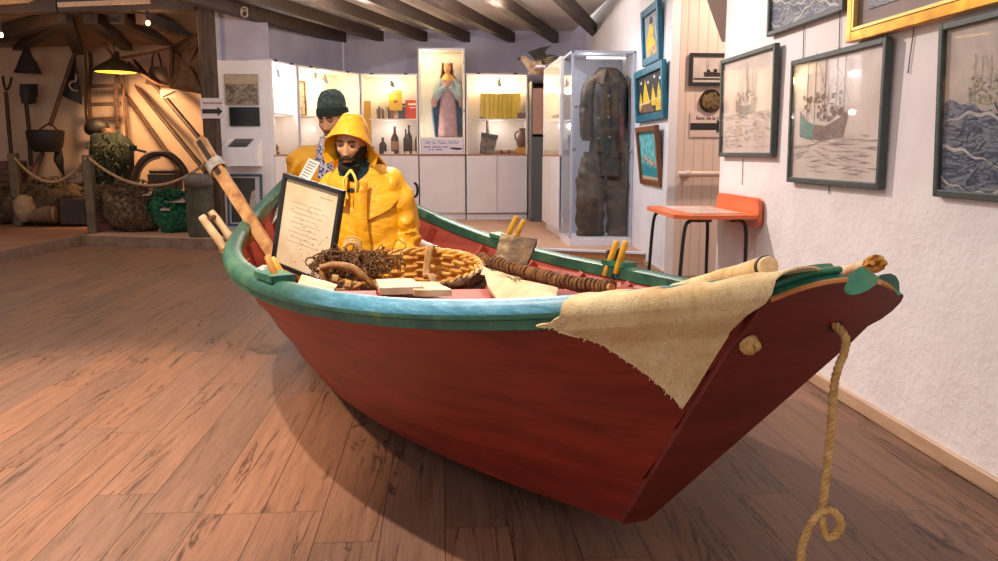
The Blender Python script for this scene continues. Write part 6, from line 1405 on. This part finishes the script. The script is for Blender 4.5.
# ------------------------------------------------------------------ left of the room: sign, pictures and desk box on the white panel
YP = 10.62
def panel_things():
    def flat(name, label, x0, y0, x1, y1, Y, mt, cat, th=.02, fr=None):
        a, d = at_y(x0, y0, Y), at_y(x1, y1, Y); c = (a + d) / 2; rt = thing(name, label, cat, (c.x, Y + th, d.z)); b = MB(); b.box((c.x, Y + th / 2, c.z), (d.x - a.x, th, a.z - d.z)); part('panel', b, [mt], rt, 0); return rt, a, d
    rt, a, d = flat('old_photograph', 'sepia photograph of a crowded quay mounted on the white panel wall', 225, 75, 258, 104, YP - .02, paint_pic('sepia_photo', [(.3, '#3c342c'), (.45, '#6e6254'), (.6, '#9a8b78'), (.75, '#b8a890')], 26, dist=.5), 'photograph')
    b = MB(); b.bbox(((a.x + d.x) / 2, YP - .008, (a.z + d.z) / 2), (d.x - a.x + .03, .02, a.z - d.z + .03), .004); part('mount', b, [M('beige_mount', '#a8988a')], rt, 0)
    sk = MB(); sk.box(((a.x + d.x) / 2, YP - .0215, a.z - .055), (d.x - a.x, .003, .11)); part('printed_sky', sk, [M('sepia_sky', '#a89880', '#b8a890', 8)], rt, 0)
    flat('slate_board', 'plain black board below the sepia photograph on the white panel', 229, 107, 260, 126, YP - .02, M('black_board', '#141a1a', '#1c2222', 10, rough=.35), 'board')
    # white box with sloping lid and dark pad
    a, d = at_y(222, 148, 10.3), at_y(250, 166, 10.3); w = d.x - a.x; x0, x1 = a.x, d.x; z0, z1 = d.z, a.z; rt = thing('white_desk_box', 'white wall-mounted box with a dark sloping screen beside the timber post', 'box', ((x0 + x1) / 2, 10.45, z0))
    b = MB(); prof = [V((0, 10.28, z0)), V((0, 10.28, z1)), V((0, 10.60, z1 + .12)), V((0, 10.60, z0))]; b.prism([p + V((x0, 0, 0)) for p in prof], None, (w + .1, 0, 0)); part('box_body', b, [WHITE], rt, 0)
    b = MB(); n = V((0, -.12, .32)).normalized(); q = [V((x0 + .07, 10.31, z1 + .012)), V((x0 + w - .03, 10.31, z1 + .012)), V((x0 + w + .0, 10.57, z1 + .109)), V((x0 + .10, 10.57, z1 + .109))]; b.prism([p + n * .004 for p in q], None, n * .006); part('screen', b, [M('dark_screen', '#26282c', rough=.25)], rt, 0)
    # framed board leaning below
    a, d = at_y(226, 174, 10.42), at_y(264, 226, 10.42); c = (a + d) / 2; w, h = d.x - a.x, a.z - d.z; rt = thing('leaning_framed_photo', 'blue-edged framed dark photograph leaning against the white panel behind the bow', 'picture', (c.x, 10.42, d.z)); m = frame_mat(c, V((1, 0, 0)), V((0, .12, 1)))
    frame_on(rt, m, w, h, .03, M('blue_frame_edge', '#2c4a60', '#3c5c70', 10)); b = MB(); b.box((0, 0, -.004), (w - .04, h - .04, .01)); part('mount', b.xf(m), [M('white_mount', '#b8aeb0')], rt, 0)
    b = MB(); b.box((-.02, .0, .004), (w - .14, h - .1, .004)); part('print', b.xf(m), [M('dark_print', '#22241f', '#3a3a32', 6)], rt, 0)
    b = MB(); b.prism([V((x * w, y * h, .007)) for x, y in ((.12, -.3), (.14, .02), (.2, .16), (.3, .2), (.3, .05), (.34, -.1), (.26, -.3))], None, (0, 0, .002)); part('pale_figure', b.xf(m), [M('pale_print_figure', '#8a8078', '#b0a498', 20)], rt, 0)
    # arrow sign on the post
    Y = 10.13; a, d = at_y(200, 98, Y), at_y(223.5, 118.5, Y); rt = thing('direction_sign', 'white sign with a black arrow fixed to the dark timber post', 'sign', ((a.x + d.x) / 2, Y, d.z)); b = MB(); b.box(((a.x + d.x) / 2, Y, (a.z + d.z) / 2), (d.x - a.x, .008, a.z - d.z)); part('card', b, [M('white_sign_card', '#d8c8c6', rough=.6)], rt, 0)
    y = Y - .006; t0, t1 = at_y(202, 109, y), at_y(217.5, 113.6, y); tip = at_y(222.6, 111.3, y); hh = (t0.z - t1.z) / 2; mid = (t0.z + t1.z) / 2
    b = MB(); b.prism([V((t0.x, y, mid + hh)), V((t1.x, y, mid + hh)), V((t1.x, y, mid + 2.1 * hh)), V((tip.x, y, mid)), V((t1.x, y, mid - 2.1 * hh)), V((t1.x, y, mid - hh)), V((t0.x, y, mid - hh))], None, (0, .002, 0)); part('arrow', b, [INK], rt, 0)
    tx = text_mb('Sens de la visite', .036, frame_mat(at_y(203, 103.8, y), V((1, 0, 0)), V((0, 0, 1)))); part('lettering', tx, [M('dark_red_lettering', '#6a2c34')], rt, 0)
panel_things()
# ------------------------------------------------------------------ the dim fishing-gear corner
DKW = M('dark_tool_wood', '#2a1a10', '#4a2e1c', 8, rough=.6, bump=.3); BRN = M('brown_tool_wood', '#4f3220', '#6f4a30', 8, rough=.6, bump=.3); BLKI = M('black_tool_iron', '#17130f', '#241c16', 10, rough=.6)
DCLOTH = M('dark_oiled_cloth', '#1f1b17', '#332c24', 8, rough=.8, bump=.4); YW = 12.86
W_ = lambda x, y, d=0: at_y(x, y, YW + d)
def gear():
    # cone of dark cloth hanging from the beam
    rt = thing('hanging_cone', 'dark cone-shaped oiled cloth hanging high on the left wall', 'cloth', W_(28, 73)); c = W_(28, 73, -.2); t = W_(28, 50, -.2); b = MB(); R_ = (W_(42, 73).x - W_(15, 73).x) / 2; h = t.z - c.z; b.lathe([(R_ * (1 - .03 * math.sin(k)), 0) if k == 0 else (lerp(R_, .05, k / 8), h * k / 8) for k in range(9)] + [(.02, h + .03)], c, 22, sy=.5); b.jit(.012, 8); part('cone', b, [DCLOTH], rt, 50)
    b = MB(); b.tube([t, t + V((0, 0, .14))], .01, 6); part('cord', b, [DKW], rt)
    # hay-fork, shovel
    rt = thing('pitchfork', 'two-pronged fork leaning on the wall at the far left edge', 'fork', W_(13, 195, -.3)); b = MB(); b.tube([W_(6, 92, -.05), W_(9, 130, -.1), W_(16, 200, -.4)], .03, 8); part('handle', b, [DKW], rt)
    b = MB(); b.tube(smooth_path([W_(3, 76, -.03), W_(4, 84, -.05), W_(6.5, 90, -.05), W_(10, 84, -.05), W_(11.5, 77, -.03)], 5), .018, 7); part('prongs', b, [BLKI], rt)
    rt = thing('shovel', 'square black shovel hanging blade up on the left wall', 'shovel', W_(29, 168, -.1)); b = MB(); b.grid(lambda u, v: W_(lerp(19.5, 38, u) + (v > .7) * (1 - 2 * u) * 1.5, lerp(84, 103, v) + 1.5 * math.sin(u * math.pi) * v, -.10 + .05 * math.sin(u * math.pi)), 8, 8, .02); part('blade', b, [BLKI], rt, 40); b = MB(); b.tube([W_(26, 102, -.08), W_(29, 130, -.08), W_(31, 166, -.1)], .032, 8); part('handle', b, [DKW], rt)
    # boathook with pennant, basket and stick
    rt = thing('flag_pole', 'brown pole with a black marker pennant leaning on the left wall', 'flag', W_(50, 126, -.2)); b = MB(); b.tube([W_(76, 50, -.06), W_(50, 126, -.2)], .035, 8); part('pole', b, [BRN], rt)
    b = MB(); b.grid(lambda u, v: W_(74.5, 55, -.10).lerp(W_(63, 96, -.14), v).lerp(W_(76, 55, -.12).lerp(W_(82, 105, -.16), v), u) + V((0, .02 * math.sin(5 * u + 3 * v), 0)), 8, 12, .008); part('pennant', b, [BLKI], rt, 50)
    b = MB(); b.tube(smooth_path([W_(76, 74, -.22), W_(75.5, 81, -.22), W_(71, 82, -.22), W_(69.5, 86, -.22), W_(73, 90, -.22), W_(78, 91, -.22)], 5), .014, 6); part('white_mark', b, [M('white_flag_paint', '#b0a294')], rt)
    rt = thing('hanging_basket', 'round black basket hanging from the foot of the flag pole', 'basket', W_(47, 152, -.3)); b = MB(); c = W_(47, 152, -.35); b.lathe([(.17, 0), (.22, .08), (.25, .2), (.26, .3), (.24, .32), (.2, .28), (.1, .1)], c, 22); b.jit(.01, 14); part('bowl', b, [BLKI], rt, 40); b = MB(); b.tube(smooth_path([W_(38, 131, -.35), W_(50, 124, -.3), W_(60, 134, -.35)], 6), .014, 6); part('handle', b, [DKW], rt)
    b = MB(); b.tube([W_(43, 152, -.3), W_(34, 172, -.4), W_(24, 197, -.5)], [.03, .055, .05], 8); solo('wooden_bat', b, [BRN], 'short brown wooden bat leaning below the black basket', 'bat')
    b = MB(); b.tube([W_(58, 150, -.2), W_(58.5, 160, -.2), W_(61, 168, -.2), W_(64, 177, -.2)], [.05, .075, .045, .008], 8); b.jit(.015, 14); solo('hanging_lure', b, [DCLOTH], 'dark feathery bundle hanging on the wall right of the black basket', 'bundle')
    # rope ladder
    rt = thing('rope_ladder', 'rope ladder with wooden rungs hanging behind the pendant lamp', 'ladder', W_(103, 130, -.3)); 
    for x0, x1 in ((90, 93), (117, 115)):
        b = MB(); rope_mb(b, [W_(x0 + 1 * math.sin(k), lerp(52, 128, k / 8), -.3) for k in range(9)], .032, 3, .12, 5, 4); part('rope', b, [M('old_ladder_rope', '#3c2a1c', '#5c4330', 30, rough=.9)], rt, 50)
    for y in (86, 104, 119):
        b = MB(); b.bar(W_(90, y + .5, -.3), W_(121, y - .5, -.3), .06, .05); b.jit(.01, 8); part('rung', b, [DKW], rt, 30)
    b = MB(); b.tube(smooth_path([W_(85, 52, -.2), W_(86.5, 80, -.2), W_(85.5, 108, -.22), W_(88, 128, -.25)], 6), .02, 6); solo('hanging_line', b, [BRN], 'thin brown cord hanging left of the rope ladder', 'rope'); b = MB(); b.tube(smooth_path([W_(123, 60, -.2), W_(124, 100, -.2), W_(127, 140, -.25), W_(128.5, 185, -.3)], 6), .02, 6); solo('hanging_line.001', b, [BRN], 'long brown cord hanging right of the rope ladder', 'rope')
    # pendant lamp with its caption card
    Y = 11.9; c = at_y(115.5, 71, Y); r = (at_y(136, 71, Y).x - at_y(95, 71, Y).x) / 2; rt = thing('pendant_lamp', 'flat dark pendant lamp glowing yellow in front of the rope ladder', 'lamp', c)
    b = MB(); b.lathe([(r, -.02), (r, .0), (r * .9, .05), (r * .5, .12), (.05, .17), (.03, .22)], c, 32, caps=False); part('shade', b, [M('olive_lamp_shade', '#3c3420', '#4a4028', 6, rough=.4)], rt, 40)
    b = MB(); b.lathe([(r * .97, -.012), (r * .3, -.008), (.01, -.006)], c, 32); part('diffuser', b, [emit('warm_lamp_glow', '#ffb52e', 3.2)], rt, 40); b = MB(); b.tube([c + V((0, 0, .2)), c + V((0, 0, .78))], .008, 6); part('cord', b, [BLKI], rt)
    lb = spot('pendant_bulb', c + V((0, 0, -.03)), c + V((.35, .75, -1.2)), 200, AMB, 150, .8, .1)
    a, d = at_y(97, 59, Y - .02), at_y(121, 67, Y - .02); b = MB(); b.box(((a.x + d.x) / 2, Y + .1, (a.z + d.z) / 2), (d.x - a.x, .006, a.z - d.z), Matrix.Rotation(.05, 3, 'Y')); solo('caption_board', b, [M('cream_caption_card', '#b89a88')], 'pale caption card hanging just above the pendant lamp', 'sign', smooth=0)
    # net bundle and black buoy by the ladder
    b = MB(); b.ball(W_(97, 128, -.5), (.18, .15, .13), 18, 12); b.jit(.02, 5); solo('black_buoy', b, [BLKI], 'black rounded buoy hanging at the foot of the rope ladder', 'buoy', smooth=60)
    b = MB(); rg = [W_(112, 134, -.6), W_(112, 145, -.6), W_(112, 165, -.6), W_(112, 182, -.6)]; b.tube(rg, [.14, .25, .31, .24], 20); b.jit(.16, 3); b.jit(.05, 10); rt = thing('net_bundle', 'dark green bundle of trawl net hung under the rope ladder', 'net', rg[3]); part('net', b, [M('dark_green_net', '#0f1713', '#1c2a20', 20, rough=.95, bump=1, bscale=40, c3='#33301f')], rt, 60)
    b = MB()
    for k in range(60):
        p = rg[1].lerp(rg[3], random.random()) + V((random.gauss(0, .14), -.32, random.gauss(0, .08))); b.tube([p + mnoise.noise_vector(p * 3 + V((i * .35, k, 0))) * .12 for i in range(9)], .011, 4)
    o = part('loose_twine', b, [M('loose_net_twine', '#26301f', '#4f4a32', 30, rough=.95)], rt, 50); o['kind'] = 'stuff'
    b = MB(); b.ball(W_(108, 134, -.62), (.10, .09, .09)); b.jit(.02, 8); solo('brown_float', b, [BRN], 'brown wooden float hanging at the top of the green net bundle', 'float', smooth=60)
    # leaning spars
    LS = [('uppermost of the dark spars leaning by the timber post, behind a caption card', (133, 59), (206, 146)), ('middle one of the dark spars leaning towards the timber post', (135, 85), (206, 172)), ('lowest of the dark spars leaning towards the timber post', (125, 93), (198, 196))]
    for i, (lab, p, q) in enumerate(LS):
        b = MB(); a, c = W_(p[0], p[1], -.08), W_(q[0], q[1], -1.0); b.tube([a, a.lerp(c, .05), a.lerp(c, .5), c], [.012, .03, .034, .036], 8); solo('spar' if i == 0 else 'spar.%03d' % i, b, [DKW], lab, 'spar', 'spars leaning by the post')
    a, d = at_y(160, 90, 12.2), at_y(177, 98, 12.2); rt = thing('caption_card', 'small white caption card pinned to the uppermost leaning spar', 'card', (a + d) / 2); b = MB(); b.box(((a + d) / 2), (d.x - a.x, .006, a.z - d.z)); part('card', b, [M('white_caption', '#d8c4b4')], rt, 0); b = MB(); b.bar((a + d) / 2 + V((-.08, -.006, -.04)), (a + d) / 2 + V((.10, -.006, .04)), .015, .004, (0, -1, 0)); part('drawing', b, [INK], rt, 0)
    # slack ropes under the beam
    for i, (pts, lab) in enumerate([([(120, 58), (150, 53), (180, 45), (204, 32)], 'reddish rope slung from the lamp towards the post top'), ([(104, 42), (110, 52), (118, 60), (126, 62)], 'short dark rope hanging from the rafter by the ladder'), ([(128, 62), (145, 76), (165, 86), (200, 90)], 'dark rope sagging along the foot of the framed sail')]):
        b = MB(); b.tube(smooth_path([W_(x, y, -.7) for x, y in pts], 6), .02, 6); solo('slung_rope' if i == 0 else 'slung_rope.%03d' % i, b, [M('reddish_rope', '#6a3f28', '#80523a', 20)], lab, 'rope')
    # framed patch of sail by the post
    m0 = [W_(172, 47, -1.0), W_(204, 33, -1.4), W_(204, 93, -1.4), W_(172, 87, -1.0)]; rt = thing('framed_sail', 'brown patched sail laced in a wooden frame beside the post', 'sail', m0[3]); b = MB(); b.grid(lambda u, v: m0[0].lerp(m0[1], u).lerp(m0[3].lerp(m0[2], u), v) + V((0, .04 * math.sin(7 * u + 4 * v), 0)), 10, 12, .015); part('sail_patch', b, [M('tan_old_sail', '#5f4632', '#7d6048', 8, rough=.9, bump=.4)], rt, 50)
    for k in range(4): b = MB(); b.tube([m0[k] + V((0, -.03, 0)), m0[(k + 1) % 4] + V((0, -.03, 0))], .025, 7); part('frame_bar', b, [BRN], rt)
    for p, q in ((0, 2), (1, 3)): b = MB(); b.tube(smooth_path([m0[p] + V((0, -.06, 0)), (m0[p] + m0[q]) / 2 + V((.08, -.07, 0)), m0[q] + V((0, -.06, 0))], 6), .014, 5); part('lacing', b, [DKW], rt)
    # grey oilskin bag hung on the wall
    rt = thing('hanging_bag', 'limp grey canvas bag hanging on the wall beside the framed sail', 'bag', W_(157, 86, -.05)); b = MB(); b.grid(lambda u, v: W_(lerp(146 + 5 * (1 - v), 170 - 5 * (1 - v), u), lerp(67, 84, v) + 1.2 * math.sin(u * 7) * v, -.05 - .12 * math.sin(u * math.pi) * (.4 + .6 * v)), 12, 10, .02); part('bag', b, [M('grey_bag_cloth', '#5a4c44', '#6c5c52', 8, rough=.9)], rt, 60); b = MB(); b.tube(smooth_path([W_(152, 68, -.08), W_(153, 56, -.06), W_(158, 53, -.06), W_(162, 68, -.08)], 6), .014, 6); part('strap', b, [DKW], rt)
    # hoop net and box behind the rope
    Y = 11.7; rt = thing('hoop_net', 'bent wooden hoop of a dredge net standing behind the rope barrier', 'hoop', at_y(162, 192, Y)); b = MB(); b.tube(smooth_path([V((at_y(133, 192, Y).x, Y, .1)), at_y(134, 192, Y), at_y(136, 172, Y), at_y(146, 158, Y), at_y(160, 153, Y), at_y(174, 158, Y), at_y(185, 172, Y), at_y(189, 193, Y), V((at_y(189.5, 193, Y).x, Y, .1))], 6), .05, 9); b.jit(.012, 6); part('hoop', b, [DKW], rt); b = MB(); b.tube(smooth_path([at_y(137, 190, Y), at_y(140, 172, Y), at_y(149, 161, Y), at_y(160, 157, Y)], 6), .02, 6); part('inner_hoop', b, [M('pale_hoop', '#8a7260')], rt)
    b = MB(); b.tube([at_y(130, 148, Y), at_y(146, 152, Y)], .018, 6); b.tube([at_y(133, 146, Y), at_y(134, 151, Y)], .05, 8); part('hook', b, [BLKI], rt)
    b = MB(); c = at_y(166, 190, 11.9); b.bbox(c + V((0, 0, .12)), (.4, .3, .26), .02); b.bbox(c + V((0, 0, .27)), (.36, .28, .06), .02); solo('dark_chest', b, [M('dark_chest_wood', '#3a261a', '#4f3524', 8)], 'small dark wooden chest under the bent hoop', 'chest', smooth=0)
    # counter of gear behind the barrier: crate, net heaps, planks, papers
    zf = .1; G = lambda x, y, Y: at_y(x, y, Y)
    def crate(name, label, x0, x1, yt, Y, mt, dep=.4, slats=4):
        a, d = at_y(x0, yt, Y), at_y(x1, yt, Y); w, h = d.x - a.x, a.z - zf; rt = thing(name, label, 'crate', ((a.x + d.x) / 2, Y + dep / 2, zf))
        for k in range(slats):
            b = MB(); z = zf + h * (k + .5) / slats; b.box(((a.x + d.x) / 2, Y, z), (w, .02, h / slats - .012)); b.box((a.x + .01, Y + dep / 2, z), (.02, dep, h / slats - .012)); b.box((d.x - .01, Y + dep / 2, z), (.02, dep, h / slats - .012)); part('slat_row', b, [mt], rt, 0)
        b = MB(); b.box(((a.x + d.x) / 2, Y + dep - .01, zf + h / 2), (w, .02, h)); part('back', b, [mt], rt, 0); b = MB(); b.box(((a.x + d.x) / 2, Y + dep / 2, zf + h * .85), (w - .04, dep - .04, .02)); part('lid', b, [mt], rt, 0)
    RED = M('red_brown_crate', '#5a2c1c', '#6e3a26', 8, rough=.6)
    crate('wooden_crate', 'red-brown wooden crate just right of the second barrier post', 92, 113, 198, 10.95, RED); crate('wooden_crate.001', 'tall slatted red-brown crate behind the post at the far left edge', -14, 9, 161, 12.2, M('brown_slat_crate', '#4a2a1c', '#5e382a', 8), .5, 9)
    NETM = M('brown_trawl_net', '#33241a', '#5a4430', 24, rough=.95, bump=1, bscale=50, c3='#7a6248'); GRN = M('green_trawl_net', '#0f3a26', '#1c5a3c', 24, rough=.95, bump=1, bscale=50, c3='#2c7a50')
    def heap(name, label, x, yb, Y, rx, ry, h, mt, loops=60, cat='net', seed=1):
        c = at_y(x, yb, Y); c.z = zf; b = MB(); b.ball(c + V((0, 0, h * .45)), (rx, ry, h * .55), 30, 18); b.jit(.09, 3.5, seed); b.jit(.035, 12, seed)
        for v in b.v: v.z = max(v.z, zf)
        rt = thing(name, label, cat, c); part('net', b, [mt], rt, 60); b = MB(); random.seed(seed)
        for k in range(loops):
            a = random.uniform(math.pi, 2 * math.pi) + .0; e = random.uniform(.1, 1.3); p = c + V((rx * math.cos(a) * math.cos(e), ry * math.sin(a) * math.cos(e), h * .45 + h * .55 * math.sin(e))); b.tube([p + mnoise.noise_vector(p * 2 + V((i * .3, k, seed))) * .16 for i in range(9)], .009, 4)
        for v in b.v: v.z = max(v.z, zf + .01)
        o = part('twine', b, [mt], rt, 50); o['kind'] = 'stuff'
    heap('net_heap', 'brown trawl net heaped along the kerb behind the rope barrier', 134, 234, 10.9, .42, .35, .62, NETM, 110, seed=2); heap('net_heap.001', 'bright green trawl net heaped beside the timber post', 176, 233, 10.75, .28, .3, .5, GRN, 90, seed=5)
    heap('net_heap.002', 'low brown net mound on the floor between the two barrier posts', 58, 222, 12.0, .8, .4, .62, M('olive_brown_net', '#3a2c1c', '#5e4a32', 18, rough=.95, bump=1, bscale=40), 80, seed=9)
    heap('net_heap.003', 'small pile of nets at the foot of the far left post', 4, 222, 12.2, .35, .3, .3, NETM, 30, seed=12)
    b = MB(); c = at_y(50, 214, 11.6); b.tube([c + V((-.25, .0, -.03)), c + V((0, 0, 0)), c + V((.08, -.02, .0))], [.08, .125, .12], 18); rt = thing('small_keg', 'pale round keg lying on its side in the brown net mound', 'keg', c - V((0, 0, .17))); part('staves', b, [M('keg_wood', '#5a4230', '#755a42', 8)], rt, 40); b = MB(); b.tube([c + V((.08, -.02, 0)), c + V((.1, -.022, 0))], .112, 18); part('keg_head', b, [M('keg_head_wood', '#8a6c50')], rt, 40)
    b = MB(); b.bbox(at_y(77, 211, 11.7), (.4, .3, .4), .03); b.jit(.03, 4); solo('sea_chest', b, [M('dark_trunk_wood', '#22150e', '#38241a', 6)], 'dark wooden sea chest behind the second barrier post', 'chest', smooth=0)
    b = MB(); b.ball(at_y(24, 208, 11.6), (.14, .12, .2)); b.jit(.05, 7); solo('pale_sack', b, [M('pale_sacking', '#8a6c52', '#a08468', 12, rough=.9)], 'pale crumpled sack beside the foot of the first barrier post', 'sack', smooth=60)
    b = MB(); b.bar(at_y(92, 188, 10.9), at_y(190, 196, 11.0), .09, .09); solo('long_timber', b, [BRN], 'long brown timber lying across the top of the net heaps', 'timber', smooth=0)
    for i, (x0, y0, x1, y1, Y, lab) in enumerate([(122, 188, 151, 195, 10.75, 'large white caption sheet lying on the long timber'), (135, 184, 151, 188, 11.0, 'narrow caption sheet just above the large white one'), (165, 195, 185, 202, 10.6, 'caption sheet on top of the green net'), (160, 204, 170, 210, 10.5, 'small caption card on the front of the green net'), (91, 191, 102, 199, 10.85, 'caption sheet on the red-brown crate')]):
        a, d = at_y(x0, y1, Y - .1), at_y(x1, y1, Y - .1); e, f = at_y(x1 + 2, y0, Y + .12), at_y(x0 + 3, y0, Y + .12); b = MB(); b.prism([a, d, e, f], None, V((0, 0, -.008))); solo('caption_sheet' if i == 0 else 'caption_sheet.%03d' % i, b, [M('caption_paper', '#b8a090')], lab, 'paper', 'caption sheets on the fishing gear', 0)
    # canvas bag leaning on the post
    rt = thing('canvas_bag', 'grey-green canvas bag slumped against the foot of the timber post', 'bag', at_y(204, 238, 10.1)); c = at_y(203, 236, 10.05); c.z = zf; b = MB(); b.lathe([(.16, 0), (.19, .1), (.17, .35), (.15, .55), (.17, .66), (.12, .76)], c, 18, sy=.8); b.jit(.03, 5); b.jit(.012, 14); part('bag', b, [M('grey_green_canvas', '#3c3a2c', '#56523f', 8, rough=.9)], rt, 60); b = MB(); b.ball(c + V((.02, -.1, .68)), (.17, .1, .09)); b.jit(.025, 9); part('bag_top', b, [M('grey_canvas_fold', '#5a524a', '#6c645a', 8, rough=.9)], rt, 60)
    # rope barrier
    PW = M('weathered_post_wood', '#4f4030', '#6a5842', 6, rough=.7, bump=.3)
    for i, (x, y0, y1, Y, lab) in enumerate([(13, 153, 224, 11.75, 'square wooden barrier post at the far left edge'), (87.5, 155, 233, 10.62, 'square wooden barrier post at the corner of the kerb')]):
        t = at_y(x, y0, Y); b = MB(); b.bbox((t.x, Y, (t.z + zf) / 2), (.115, .11, t.z - zf), .012); b.jit(.004, 5); solo('barrier_post' if i == 0 else 'barrier_post.001', b, [PW], lab, 'post', 'posts of the rope barrier')
    a, d = at_y(15, 158, 11.7), at_y(86, 158, 10.56); b = MB(); rope_mb(b, [a.lerp(d, k / 10) + V((0, 0, -1.25 * (k / 10) * (1 - k / 10))) for k in range(11)], .018, 3, .06, 5, 4); solo('barrier_rope', b, [M('pale_barrier_rope', '#9a7a58', '#b08e6a', 20)], 'rope swagged between the two wooden barrier posts', 'rope')
    a, d = at_y(89, 158, 10.56), at_y(209, 160, 10.1); b = MB(); rope_mb(b, [a.lerp(d, k / 12) + V((0, 0, -1.3 * (k / 12) * (1 - k / 12))) for k in range(13)], .018, 3, .06, 5, 4); solo('barrier_rope.001', b, [M('pale_barrier_rope_b', '#9a7a58', '#b08e6a', 20)], 'rope swagged from the corner barrier post to the dark timber post', 'rope')
    # bare bulbs up among the rafters
    for i, (x, y, Y, pw, lab) in enumerate([(148, 23, 10.04, 40, 'bare glowing bulb under the rafters left of the post'), (1, 35, 10.0, 45, 'glowing bulb under the rafters at the far left edge')]):
        c = at_y(x, y, Y); rt = thing('bare_bulb', lab, 'lamp', c); b = MB(); b.ball(c, (.024, .024, .03)); part('bulb', b, [emit('bulb_glow_%s' % 'ab'[i], '#ffc070', 9)], rt, 60); b = MB(); b.tube([c + V((0, 0, .03)), c + V((0, 0, .14))], .02, 8); b.tube([c + V((0, 0, .1)), c + V((-.2, .05, .14))], .012, 6); part('holder', b, [BLKI], rt); bulb('bare_bulb_light', c + V((0, .02, -.09)), pw * .2, AMB, .04)
    b = MB(); c = at_y(112, 20, 10.1); b.tube([c + V((.03 * math.sin(k * 2.1), -.06, .03 * math.cos(k * 1.7))) + V((.03 * (k % 5), 0, 0)) for k in range(18)], .01, 5); solo('cable_tangle', b, [BLKI], 'small tangle of cable hanging on the tie beam near the bulb', 'cable')
    b = MB(); c = at_y(246, 12, 10.2); b.tube([c + V((.04 * math.cos(k * .7), -.1, .05 * math.sin(k * .7) - .004 * k)) for k in range(14)], .01, 5); solo('cord_loop', b, [M('pale_cord', '#b8a898')], 'pale loop of cord hanging from the beam right of the post', 'cord')
gear()
